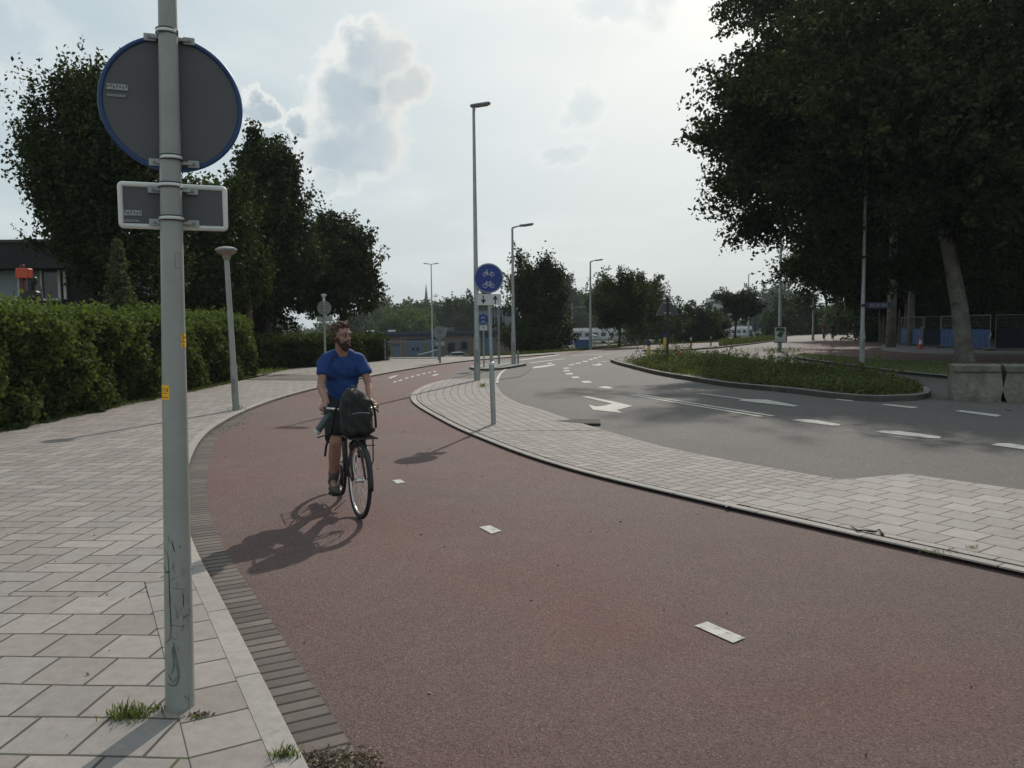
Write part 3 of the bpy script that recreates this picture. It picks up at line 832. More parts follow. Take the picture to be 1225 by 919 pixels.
def tree(name, loc, lobes, nclu, nleaf, size, clu_r, seed, lm, label, cat='tree', group=None, th=None, tr=0.15, twig=0.6, updir=0.25, shell=0.55, bark=None, trunkpts=None, nlimb=8, lf=.3, lr=.42, pads=None, padr=.50):
    random.seed(seed)
    x, y = loc[:2]
    z = loc[2] if len(loc) > 2 else ground_z(x, y) - 0.02
    root = thing(name, (x, y, z), label, cat, group=group)
    top = max(l[2] for l in lobes)
    th = th or top * 0.85
    mb = MB()
    pts = trunkpts or [(0, 0, -0.1), (random.uniform(-.08, .08), 0, th * .3), (random.uniform(-.15, .15), random.uniform(-.15, .15), th * .65), (0, 0, th)]
    rr = [tr * 1.35, tr, tr * .7, tr * .2] if not trunkpts else [tr * 1.45, tr * 1.02] + [tr * (0.95 - 0.6 * i / (len(pts) - 2)) for i in range(len(pts) - 2)]
    limbs = []
    for i in range(nlimb):
        l = lobes[i % len(lobes)]
        f = random.uniform(lf, .85)
        seg = f * (len(pts) - 1); k = int(seg)
        a = Vector(pts[k]).lerp(Vector(pts[min(k + 1, len(pts) - 1)]), seg - k)
        b = Vector(l[:3]) + Vector((random.uniform(-.6, .6) * l[3], random.uniform(-.6, .6) * l[4], random.uniform(-.3, .6) * l[5]))
        if b.z < a.z: b.z = a.z + .3
        limbs.append((a, b, tr * lr, tr * .06))
    trunk_shape(mb, pts, rr, limbs)
    mb.build('trunk', bark or M_bark, root, smooth=True)
    me = crown_mesh('crown', lobes, nclu, nleaf, size, clu_r, seed, twig, updir, shell, pads=pads, padr=padr)
    me.materials.append(lm)
    o = bpy.data.objects.new('crown', me); col.objects.link(o); o.parent = root
    return root

# ---- the great trees by the side road
BIG = [(0.6, 0, 11.4, 5.6, 6.5, 4.2), (-5.4, -2, 10.4, 4.0, 4.5, 3.2), (-8.0, 1, 9.2, 1.9, 3.0, 1.6), (-7.8, .5, 7.0, 2.0, 3.5, 1.2), (-8.7, 0, 10.4, 1.2, 1.6, .9), (-6.2, 1.5, 6.3, 3.0, 4.0, 1.5), (-2.0, -3, 8.2, 4.0, 4.0, 3.0), (4.5, 0, 8.2, 5.0, 5.5, 4.2),
       (-4.0, 2, 12.8, 3.6, 5, 2.3), (3.5, 2, 12.5, 5.5, 5, 3.0), (-6.2, -1, 4.9, 1.8, 2.6, 1.1), (-3.0, 3.5, 4.8, 2.4, 2.2, 1.3), (5.5, -3, 6.3, 3.4, 3.2, 1.8), (-7.4, 0, 12.2, 1.5, 2, 1.0), (0.5, -1.5, 6.3, 2.2, 1.5, 1.0)]
tree('broadleaf_tree', (18.95, 33.4, 0.05), BIG, 18500, 13, 0.19, 0.20, 11, LM_dark,
     'huge dark tree with a leaning pale trunk on the grass verge near the concrete blocks', lf=.62, lr=.30, pads=430, padr=.42, tr=0.34, twig=0.9, updir=-0.05, bark=M_barkgrey,
     trunkpts=[(0, 0, -0.2), (-.02, 0, .35), (-0.25, 0, 2.2), (-0.62, .1, 4.2), (-1.05, .2, 6.2), (-1.5, .3, 9), (-1.0, .2, 13)], nlimb=18, shell=0.35)
for i, (x, y, lob, n, seed, lab, tr) in enumerate([
    (28.5, 57.0, [(0, 0, 12, 6.5, 6, 6), (-3, 0, 7.5, 4, 4, 3), (3, 0, 7, 4.5, 4, 3)], 6500, 21, 'straight pale trunked tree just behind the set back navy fence panel', 0.22),
    (36.5, 74.0, [(0, 0, 12, 6.5, 6, 6), (-3, 0, 7.5, 4, 4, 3), (3, 0, 7, 4.5, 4, 3)], 5500, 23, 'dark tree with a thin trunk behind the row of leaning wooden poles', 0.22),
    (36.6, 80.0, [(0, 0, 11, 7, 6, 6), (-4.5, 0, 7.5, 3.5, 4, 2.6), (3, 0, 6.5, 4.5, 4, 3.5)], 5500, 22, 'tall dark tree standing over the far walker at the edge of the wood', 0.30),
    (27.5, 38.0, [(0, 0, 12, 6.5, 6, 6), (-1, 0, 7.2, 5, 4, 2.6), (3, 0, 7, 4.5, 4, 3)], 6500, 24, 'dark broadleaf tree behind the big leaning trunk at the picture edge', 0.33),
    (31.0, 24.0, [(0, 0, 13, 7.5, 7, 6), (-4, 0, 9, 4.5, 4, 3), (3, 0, 9, 4.5, 4, 3)], 6500, 25, 'tall dark tree added outside the frame to shade the road by the concrete blocks', 0.33),  # unseen tree, put in for its shade
    (25.4, 53.5, [(0, 0, 17, 8.0, 7, 7), (-5.0, 1, 23, 5, 5, 4), (-8.6, 1.5, 26.6, 4.5, 4, 3.0), (-3.5, -1, 15, 5, 5, 4), (2, 2, 23, 7, 6, 4.5), (3, 0, 9.5, 6, 5, 4)], 8000, 27, 'tallest tree of all, its crown running out of the picture above the name sign', 0.24),  # high side lobes shaped out of view to cast dappled shade on the road
    (42.0, 66.0, [(0, 0, 12, 8, 6, 7), (-3, 0, 6, 6, 4, 3.5), (3, 0, 6, 6, 4, 4)], 5500, 26, 'deep wood tree behind the dark netting fence', 0.33)]):
    tree('broadleaf_tree', (x, y, 0.05), lob, n, 12, 0.26, 0.3, seed, LM_dark, lab, group='tall trees of the wood by the side road', tr=tr, twig=0.9, updir=0.0, bark=M_barkgrey if tr < .31 else M_bark, shell=0.4)
tree('wood_understorey_tree', (38.2, 57.0, 0.05), [(0, 0, 3.4, 3.2, 2.5, 2.4), (2.5, 0, 3.2, 3, 2.5, 2.6), (-.5, 0, 5.2, 2.2, 2, 1.6)], 2600, 11, 0.2, 0.25, 31, LM_mid, 'bright green young tree above the netting at the edge of the wood', tr=0.1)
tree('wood_understorey_tree', (46, 78, 0.05), [(0, 0, 4, 9, 3, 4.5), (9, 0, 5, 9, 3, 5.5), (-8, 0, 4, 6, 3, 4)], 3800, 12, 0.32, 0.3, 32, LM_dark, 'wide dark thicket closing the view behind the blue fence', tr=0.1)
tree('wood_understorey_tree', (41.0, 86, 0.05), [(0, 0, 2.6, 3.5, 3, 2.8), (3, 0, 4, 3.5, 3, 4)], 1800, 12, 0.3, 0.3, 33, LM_dark, 'low dark bush deep in the wood behind the leaning wooden poles', tr=0.1)
tree('low_bush', G(1048, 409.5), [(0, 0, .6, 1.3, .8, .6)], 260, 12, 0.16, 0.12, 34, LM_dark, 'small round dark bush beside the leaning wooden poles', cat='bush', tr=0.05, nlimb=3)
tree('low_bush', (66, 44, 0.05), [(0, 0, 4, 12, 4, 5), (4, 10, 4, 12, 4, 5), (-6, 20, 4, 8, 4, 5)], 4200, 12, 0.4, 0.35, 35, LM_dark, 'broad dark thicket at the picture edge beyond the netting fence', cat='bush', tr=0.1, nlimb=3)

# ---- trees beyond the hedge on the near side
tree('upright_tree', (-11.6, 24.0, 0), [(-.3, 0, 6.2, 1.6, 1.7, 1.6), (-1.35, 0, 5.8, 1.15, 1.3, 1.1), (-.9, 0, 7.5, 1.0, 1.1, 1.2), (-1.3, 0, 8.6, .35, .4, .9), (.2, .3, 7.2, 1.1, 1.2, 1.2), (.3, 0, 4.5, 1.4, 1.5, 1.1), (.3, 0, 3.0, 1.2, 1.4, 1.0), (-.6, 0, 8.4, .35, .4, .8), (-2.0, 0, 6.6, .5, .5, .6), (.1, 0, 8.2, .4, .5, .7), (-1.2, 0, 4.3, 1.0, 1.1, .7)], 5600, 12, 0.115, 0.12, 41, LM_dark,
     'tall dark tree with spiky upright shoots directly behind the round sign', tr=0.17, twig=0.85, updir=0.9, shell=.4)
tree('upright_tree', (-11.3, 30.5, 0), [(0, 0, 4.8, 1.3, 1.4, 2.2), (.1, 0, 6.3, .8, .9, 1.1), (.2, 0, 3.2, 1.5, 1.5, 1.3)], 2600, 13, 0.15, 0.14, 42, LM_mid, 'lighter green poplar like tree between the two tallest dark trees', tr=0.14, twig=0.7, updir=1.0)
tree('upright_tree', (-11.2, 37.0, 0), [(.1, 0, 5.8, 1.45, 1.6, 2.4), (-.2, 0, 8.2, .85, 1.0, 1.4), (.6, 0, 7.8, .65, .8, 1.5), (-.75, 0, 7.8, .5, .6, 1.4), (.9, 0, 4.6, 1.0, 1.2, 1.3), (-.4, 0, 3.4, 1.7, 1.7, 1.3), (-.2, 0, 9.3, .4, .5, .8), (.6, 0, 9.0, .35, .4, .7)], 5200, 13, 0.16, 0.15, 43, LM_dark,
     'tall upright dark tree behind the low hedge, next to the round lamp', tr=0.18, twig=0.8, updir=1.0)
tree('street_tree', (-9.2, 44.2, 0), [(-.4, 0, 4.9, 1.6, 1.7, 1.9), (-.3, 0, 6.3, 1.0, 1.1, 1.2), (-1.5, 0, 3.9, .9, 1.2, 1.6), (.9, 0, 3.9, .8, 1.0, 1.3), (.6, 0, 5.4, .9, 1.0, 1.1)], 4200, 13, 0.17, 0.16, 44, LM_dark,
     'rounded dark street tree directly above the cyclist', tr=0.15, twig=0.5, updir=0.4, shell=0.5)
tree('street_tree', (-13.2, 42.0, 0), [(0, 0, 3.6, 1.8, 1.8, 2.4), (.6, 0, 5.0, 1.5, 1.5, 1.6)], 1700, 12, 0.2, 0.16, 45, LM_dark, 'dark tree filling the gap behind the low hedge', tr=0.13)
# small conifer behind the hedge: whorls narrowing to the tip
def conifer(loc):
    L = np.random.default_rng(5)
    root = thing('conifer', loc, 'small pale grey green conical conifer above the long hedge', 'conifer')
    MB().tube([(0, 0, 0), (0, 0, 3.6)], [.08, .02], 8).build('trunk', M_bark, root)
    C = []
    for i in range(230):
        h = L.random() ** .8 * 3.9
        r = (4.0 - h) * .24 * (.75 + .45 * L.random())
        a = L.random() * 2 * PI
        for t in np.linspace(.25, 1, 12):
            C += [(math.cos(a) * r * t + L.normal() * .05, math.sin(a) * r * t + L.normal() * .05, h - .12 * t + .1 * t * t + L.normal() * .05) for _ in range(4)]
    C = np.array(C)
    me = quads_mesh('crown', leaf_arrays(C, .085 * (0.6 + .8 * L.random(len(C))), .5, local=L), L.random(len(C)))
    me.materials.append(LM_con)
    o = bpy.data.objects.new('crown', me); col.objects.link(o); o.parent = root
conifer((-9.95, 20.4, 0.05))

# ---- hedges
def hedge(name, line, h, wd, n, size, lm, label, lumps=0.12, z0=0.05, seed=3, light_top=0.25):
    L = np.random.default_rng(seed)
    root = thing(name, (line[0][0], line[0][1], z0), label, 'hedge')
    P = [Vector(p) for p in resample(line, 60)]
    base = Vector(line[0])
    # added dark core: closes see-through gaps in place of inner shade
    mb = MB()
    ring = [(-wd / 2 + .36, 0), (-wd / 2 + .34, h * .5), (-wd / 2 + .4, h - .38), (wd / 2 - .4, h - .38), (wd / 2 - .34, h * .5), (wd / 2 - .36, 0)]
    vs = []
    for i, p in enumerate(P):
        t = (P[min(i + 1, 59)] - P[max(i - 1, 0)]).normalized(); nn = Vector((-t.y, t.x))
        for o_, z in ring:
            q = p + nn * (o_ + random.uniform(-.03, .03)) - base
            vs.append((q.x, q.y, z + (random.uniform(-.05, .05) if z else 0)))
    fs = [(i * 6 + j, (i + 1) * 6 + j, (i + 1) * 6 + j + 1, i * 6 + j + 1) for i in range(59) for j in range(5)]
    fs += [(0, 1, 2, 3, 4, 5), tuple(59 * 6 + j for j in (5, 4, 3, 2, 1, 0))]
    mb.add(vs, fs)
    mb.build('dark_core', M_core, root)
    # leaves over the surface
    t = L.random(n) * 59
    i0 = np.minimum(t.astype(int), 58); fr = t - i0
    PA = np.array([tuple(p) for p in P])
    tan = np.gradient(PA, axis=0); tan /= np.linalg.norm(tan, axis=1)[:, None]
    C2 = PA[i0] * (1 - fr)[:, None] + PA[i0 + 1] * fr[:, None]
    T = tan[i0]; Nn = np.stack([-T[:, 1], T[:, 0]], 1)
    per = 2 * h + wd
    u = L.random(n) * per
    side = np.where(u < h, -1, np.where(u > h + wd, 1, 0))
    zc = np.where(side == -1, u, np.where(side == 1, u - h - wd, h))
    oc = np.where(side == 0, (u - h) - wd / 2, side * wd / 2)
    s_ = t / 59 * sum((P[i + 1] - P[i]).length for i in range(59))
    lump = lumps * (np.sin(s_ * 2.1 + zc * 2.7) + np.sin(s_ * 4.7 - zc * 3.9 + 1.3) * .7 + np.sin(s_ * 1.1 + 2) * .7 + np.sin(s_ * 11 + zc * 9) * .35 + np.sin(s_ * 7.3 - zc * 12 + 2) * .35)
    # narrower towards the foot, rounded shoulders
    shrink = np.where(side != 0, np.clip((zc - h * .8) / (h * .2), 0, 1) ** 2 * .16 + np.clip((.35 - zc) / .35, 0, 1) * .1, 0)
    dep = np.abs(L.normal(size=n)) * .10
    oc = oc + np.where(side != 0, side * (lump - shrink - dep), 0)
    zc = zc + np.where(side == 0, lump * .7 - dep - (np.abs(oc) / (wd / 2)) ** 4 * .12, 0)
    spr = (side == 0) & (np.sin(s_ * 9.0 + oc * 14) * np.sin(s_ * 3.7 + 1) > .45) & (L.random(n) < .5)
    zc = zc + np.where(spr, L.random(n) * .22, 0)
    C = np.stack([C2[:, 0] + Nn[:, 0] * oc - base.x, C2[:, 1] + Nn[:, 1] * oc - base.y, np.maximum(zc, .01)], 1) + L.normal(size=(n, 3)) * .03
    dirs = np.stack([Nn[:, 0] * side, Nn[:, 1] * side, np.where(side == 0, 1.0, 0.25)], 1) * .2
    tint = np.clip(.02 + .55 * L.random(n) + .10 * lump / max(lumps, .01) + light_top * 1.3 * (zc > h * .80) + .14 * (zc > h * .5), 0, 1.2)  # leaf tint paints in a lit top and dark hollows; lower ivy is darker
    V = leaf_arrays(C, size * (.6 + .8 * L.random(n)), .8, dirs=dirs, local=L)
    me = quads_mesh('foliage', V, tint)
    me.materials.append(lm)
    o = bpy.data.objects.new('foliage', me); col.objects.link(o); o.parent = root
    return root
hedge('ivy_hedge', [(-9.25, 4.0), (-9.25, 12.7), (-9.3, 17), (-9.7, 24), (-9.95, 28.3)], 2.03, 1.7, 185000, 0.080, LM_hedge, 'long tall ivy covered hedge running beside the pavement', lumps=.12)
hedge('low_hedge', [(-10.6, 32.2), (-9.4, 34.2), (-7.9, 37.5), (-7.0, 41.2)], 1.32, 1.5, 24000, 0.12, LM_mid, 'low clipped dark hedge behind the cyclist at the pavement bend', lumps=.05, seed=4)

# ---- loose ground plants: stuff
def blades(name, pts_fn, n, hmin, hmax, wd, lm, seed, lean=.35, z0=0.0, kind='stuff'):
    L = np.random.default_rng(seed)
    XY = pts_fn(L, n)
    n = len(XY)
    hgt = hmin + (hmax - hmin) * L.random(n) ** 1.6
    a = L.random(n) * 2 * PI
    dx, dy = np.cos(a), np.sin(a)
    ln = L.random(n) * lean * hgt
    w_ = wd * (.6 + .8 * L.random(n))
    b = np.stack([XY[:, 0], XY[:, 1], XY[:, 2] if XY.shape[1] > 2 else np.full(n, z0)], 1)
    side = np.stack([-dy, dx, np.zeros(n)], 1) * w_[:, None] / 2
    out = np.stack([dx, dy, np.zeros(n)], 1)
    mid = b + out * (ln * .4)[:, None] + np.array([0, 0, 1]) * (hgt * .6)[:, None]
    tip = b + out * ln[:, None] + np.array([0, 0, 1]) * hgt[:, None]
    V = np.stack([b - side * .6, b + side * .6, mid + side, tip], 1).reshape(-1, 3)
    me = quads_mesh(name, V, L.random(n))
    me.materials.append(lm)
    o = bpy.data.objects.new(name, me); col.objects.link(o)
    if kind: tag(o, kind=kind)
    return o

def in_poly(poly, X, Y):
    ins = np.zeros(len(X), bool)
    n = len(poly)
    for i in range(n):
        x1, y1 = poly[i]; x2, y2 = poly[i - 1]
        c = ((y1 > Y) != (y2 > Y)) & (X < (x2 - x1) * (Y - y1) / (y2 - y1 + 1e-12) + x1)
        ins ^= c
    return ins
def scatter_poly(poly, z, clump=None):
    xs = [p[0] for p in poly]; ys = [p[1] for p in poly]
    def fn(L, n):
        X = L.uniform(min(xs), max(xs), n * 3); Y = L.uniform(min(ys), max(ys), n * 3)
        k = in_poly(poly, X, Y)
        if clump:
            k &= (np.sin(X * clump) * np.cos(Y * clump * .8 + 1) + L.normal(size=len(X)) * .5) > -.3
        X, Y = X[k][:n], Y[k][:n]
        return np.stack([X, Y, np.full(len(X), z)], 1)
    return fn
isl_in = offset(isl[::-1] + [isl[-1]], 0.22)
isl_pl = [p for p in isl_in if not (p[0] < 8.4 and p[1] > 34.6)] 
blades('island_grass', scatter_poly(isl_pl, .12, clump=1.1), 16000, .05, .24, .02, LM_weed, 61, lean=.7)
def weed_mesh(name, poly, z, n, hmax, seed, lm, dens=14, sz=.075):
    L = np.random.default_rng(seed)
    XY = scatter_poly(poly, z, clump=.9)(L, n)
    C = []; S = []
    for x, y, _ in XY:
        h = .16 + (hmax - .16) * L.random() ** 2.6 * (.55 + .45 * math.sin(x * 1.9 + 1) * math.cos(y * 1.1)) * (min(1, max(.35, (y - 17) / 14)) if name == 'island_weeds' else 1)
        lx, ly = L.normal() * .1 * h, L.normal() * .1 * h
        k = int(dens * (0.5 + h))
        t = L.random(k) ** .8
        r = (.10 + .10 * h) * (1.15 - t)
        aa = L.random(k) * 2 * PI
        C.append(np.stack([x + lx * t + np.cos(aa) * r, y + ly * t + np.sin(aa) * r, z + h * t], 1))
        S.append(np.full(k, sz) * (1.15 - .5 * t) * (.6 + .7 * L.random(k)))
    C = np.concatenate(C); S = np.concatenate(S)
    me = quads_mesh(name, leaf_arrays(C, S, .45, local=L), L.random(len(C)))
    me.materials.append(lm)
    o = bpy.data.objects.new(name, me); col.objects.link(o)
    tag(o, kind='stuff')
weed_mesh('island_weeds', isl_pl, .12, 3600, .95, 62, LM_weed2, dens=24, sz=.085)
weed_mesh('island_tall_weeds', isl_pl, .12, 260, 1.3, 60, LM_weed, dens=55, sz=.085)
blades('verge_grass', scatter_poly([(p[0], p[1]) for p in verge], .10), 45000, .02, .08, .02, LM_weed, 63)
# rank grass along the far roadside and down its bank
def bank(L, n):
    t = L.random(n) ** 1.0 * (len(EDGE) - 8.2) + 4.2
    i = t.astype(int); f = t - i
    E_ = np.array(EDGE)
    p = E_[i] * (1 - f)[:, None] + E_[i + 1] * f[:, None]
    d = E_[i + 1] - E_[i]; d = d / np.linalg.norm(d, axis=1)[:, None]
    off = .8 + L.random(n) ** 1.3 * 6.5
    q = p + np.stack([-d[:, 1], d[:, 0]], 1) * off[:, None]
    z = np.array([ground_z(a, b) for a, b in q])
    return np.stack([q[:, 0], q[:, 1], z], 1)
blades('roadside_grass', bank, 52000, .06, .30, .035, LM_weed2, 64, lean=.8)
blades('far_refuge_grass', scatter_poly([G(*p) for p in [(860, 416.2), (905, 411.3), (929, 408), (926, 406.2), (861, 412)]], .10), 14000, .10, .55, .04, LM_weed2, 65)
blades('hedge_foot_grass', lambda L, n: np.stack([-8.42 - .022 * np.maximum(0, (yy := L.uniform(4, 29, n)) - 12) * .9 - (.55 * (yy > 24.5) * (yy - 24.5) / 4) + L.normal(size=n) * .07, yy, np.full(n, .06)], 1), 5500, .02, .11, .012, LM_weed2, 66)
blades('tree_belt_grass', scatter_poly([(-13, 28.5), (-8.9, 29.2), (-9.0, 32), (-13, 32)], .05), 2500, .05, .2, .03, LM_weed, 67)
sheet('garden_ground', [(-9.0, -8), (-9.0, 28.9), (-10.3, 30.5), (-10.0, 33.5), (-8.8, 36), (-7.3, 41), (-7.3, 43), (-60, 38), (-60, -8)], .066, M_turf)
# tufts on the pavement near the pole and on the kerb
def tuft_at(x, y, r, n, h, seed, z=.066, lm=None, sx=1.0):
    blades('pavement_weeds', lambda L, k: np.stack([x + L.normal(size=k) * r * sx, y + L.normal(size=k) * r, np.full(k, z)], 1), n, h * .2, h, .006, lm or LM_weed, seed, lean=.9)
g = G(158, 856, .066); tuft_at(g[0], g[1], .035, 260, .055, 71, sx=1.6)
g = G(146, 858, .066); tuft_at(g[0], g[1], .02, 90, .04, 72)
g = G(186, 848, .066); tuft_at(g[0], g[1], .012, 50, .03, 73, sx=2.2)
g = G(338, 905, .066); tuft_at(g[0], g[1], .018, 110, .05, 74, sx=1.6)
g = G(236, 858, .066); tuft_at(g[0], g[1], .02, 50, .02, 75)
g = G(283, 490, .066); tuft_at(g[0], g[1], .10, 90, .12, 76)
g = G(1125, 657, .066); tuft_at(g[0], g[1], .05, 110, .03, 77, sx=1.5, z=.042)
g = G(1162, 652, .066); tuft_at(g[0], g[1], .03, 40, .03, 78, z=.042)
g = G(577, 462, .066); tuft_at(g[0], g[1], .08, 90, .16, 79, z=.042)
g = G(932, 421); tuft_at(g[0], g[1], 1.1, 500, .35, 80, z=0.0)
# leaf litter in the gutter
def litter(name, x, y, rx, ry, n, seed, z):
    L = np.random.default_rng(seed)
    C = np.stack([x + L.normal(size=n) * rx, y + L.normal(size=n) * ry, z + L.random(n) * .012], 1)
    me = quads_mesh(name, leaf_arrays(C, .018 * (.5 + L.random(n)), .5, local=L), L.random(n))
    me.materials.append(M_litter)
    o = bpy.data.objects.new(name, me); col.objects.link(o); tag(o, kind='stuff')
M_litter = mat('leaf_litter', (0.11, 0.075, 0.045), 0.95, 0.6, 40.0, c2=(0.22, 0.17, 0.12), fine=0.4, bs=90)
g = G(400, 908, .01); litter('leaf_litter', g[0] + .02, g[1] - .03, .075, .05, 1100, 81, .008)
g = G(262, 515, .01); litter('leaf_litter', g[0], g[1], .10, .7, 260, 83, .010)
g = G(239, 857, .066); litter('leaf_litter', g[0], g[1], .03, .015, 60, 84, .066)

# crumbs, small leaves and grit lying about on path and paving
def grit(name, n, x0, x1, y0, y1, z, seed, m, sz):
    L = np.random.default_rng(seed)
    X = L.uniform(x0, x1, n * 2); Y = L.uniform(y0, y1, n * 2) 
    k = in_poly([(p[0], p[1]) for p in (red_pts if z < .02 else pave)], X, Y)
    X, Y = X[k][:n], Y[k][:n]
    C = np.stack([X, Y, np.full(len(X), z)], 1)
    me = quads_mesh(name, leaf_arrays(C, sz * (.4 + L.random(len(C)) ** 2 * 1.6), .55, local=L), L.random(len(C)))
    me.materials.append(m)
    o = bpy.data.objects.new(name, me); col.objects.link(o); tag(o, kind='stuff')
grit('path_grit', 420, -5, 6, 1.5, 16, .008, 91, M_litter, .014)
grit('pavement_grit', 300, -8.4, 0, 1.5, 16, .071, 92, M_litter, .013)

# ------------------------------------------------------------------ street furniture
M_pole = mat('painted_pole', (0.262, 0.270, 0.246), 0.42, 0.10, 3.0, bump=0.15, bs=40.0, fine=0.03, dirt=((0.14, 0.15, 0.14), 5.0, 0.60, 0.35))
M_galv = mat('galvanised', (0.30, 0.31, 0.30), 0.5, 0.12, 6.0, metal=0.3, fine=0.05, bs=60)
M_galvd = mat('dull_grey_metal', (0.19, 0.20, 0.195), 0.55, 0.12, 5.0, fine=0.05, bs=60)
M_signback = mat('sign_back', (0.080, 0.080, 0.083), 0.6, 0.05, 4.0, fine=0.04, bs=80, dirt=((0.14, 0.14, 0.14), 3.0, 0.6, 0.3))
M_bluerim = mat('blue_rim', (0.014, 0.045, 0.135), 0.45, 0.08)
M_white = mat('white_enamel', (0.56, 0.56, 0.54), 0.45, 0.06, 8.0, dirt=((0.33, 0.33, 0.30), 9.0, 0.58, 0.4))
M_steel = mat('steel_band', (0.58, 0.58, 0.56), 0.4, 0.08, 20.0, metal=0.3)
M_dark = mat('black_metal', (0.022, 0.022, 0.024), 0.5, 0.2)
M_scratch = mat('black_scuff', (0.018, 0.018, 0.018), 0.7, 0.2)
M_scuff = mat('grey_scuff', (0.115, 0.125, 0.118), 0.7, 0.3, 30.0)
M_yel = mat('yellow_sticker', (0.80, 0.42, 0.02), 0.5, 0.05)
M_yellow = mat('yellow_plastic', (0.62, 0.36, 0.03), 0.5, 0.12)
M_ink = mat('black_ink', (0.02, 0.02, 0.02), 0.6, 0.1)
M_signblue = mat('sign_blue', (0.012, 0.035, 0.19), 0.35, 0.05)
M_signwhite = mat('sign_white', (0.50, 0.49, 0.48), 0.45, 0.04)
M_label = mat('pale_sticker', (0.27, 0.27, 0.27), 0.6, 0.1, 30)
M_orange = mat('orange_paint', (0.60, 0.085, 0.03), 0.5, 0.1)
M_redpaint = mat('dark_red_paint', (0.12, 0.022, 0.018), 0.5, 0.15)
M_lampglass = mat('frosted_lamp_bowl', (0.22, 0.19, 0.15), 0.25, 0.1)
M_conc = mat('weathered_concrete', (0.160, 0.147, 0.120), 0.92, 0.22, 2.2, bump=0.7, bs=22.0, fine=0.14, dirt=((0.10, 0.098, 0.075), 3.0, 0.50, 0.75))
M_rw_r = mat('red_plastic', (0.45, 0.05, 0.03), 0.5, 0.1)
M_wood = mat('rough_wood', (0.115, 0.090, 0.062), 0.9, 0.3, 8.0, bump=0.5, bs=40)

def RotX(a): return Matrix.Rotation(a, 3, 'X')
def RotY(a): return Matrix.Rotation(a, 3, 'Y')
def RotZ(a): return Matrix.Rotation(a, 3, 'Z')
def frame(nrm, up=Vector((0, 0, 1))):
    """matrix whose local z is nrm, local y is near up, local x is right when looking AT the face"""
    z = Vector(nrm).normalized(); x = up.cross(z).normalized(); y = z.cross(x)
    return Matrix((x, y, z)).transposed()

def text_shape(body, size):
    cu = bpy.data.curves.new('lettering', 'FONT')
    cu.body = body; cu.size = size; cu.align_x = 'CENTER'; cu.align_y = 'CENTER'; cu.resolution_u = 2
    o = bpy.data.objects.new('lettering', cu); col.objects.link(o)
    me = o.to_mesh()
    vs = [tuple(v.co) for v in me.vertices]; fs = [tuple(p.vertices) for p in me.polygons]
    o.to_mesh_clear(); bpy.data.objects.remove(o); bpy.data.curves.remove(cu)
    return vs, fs

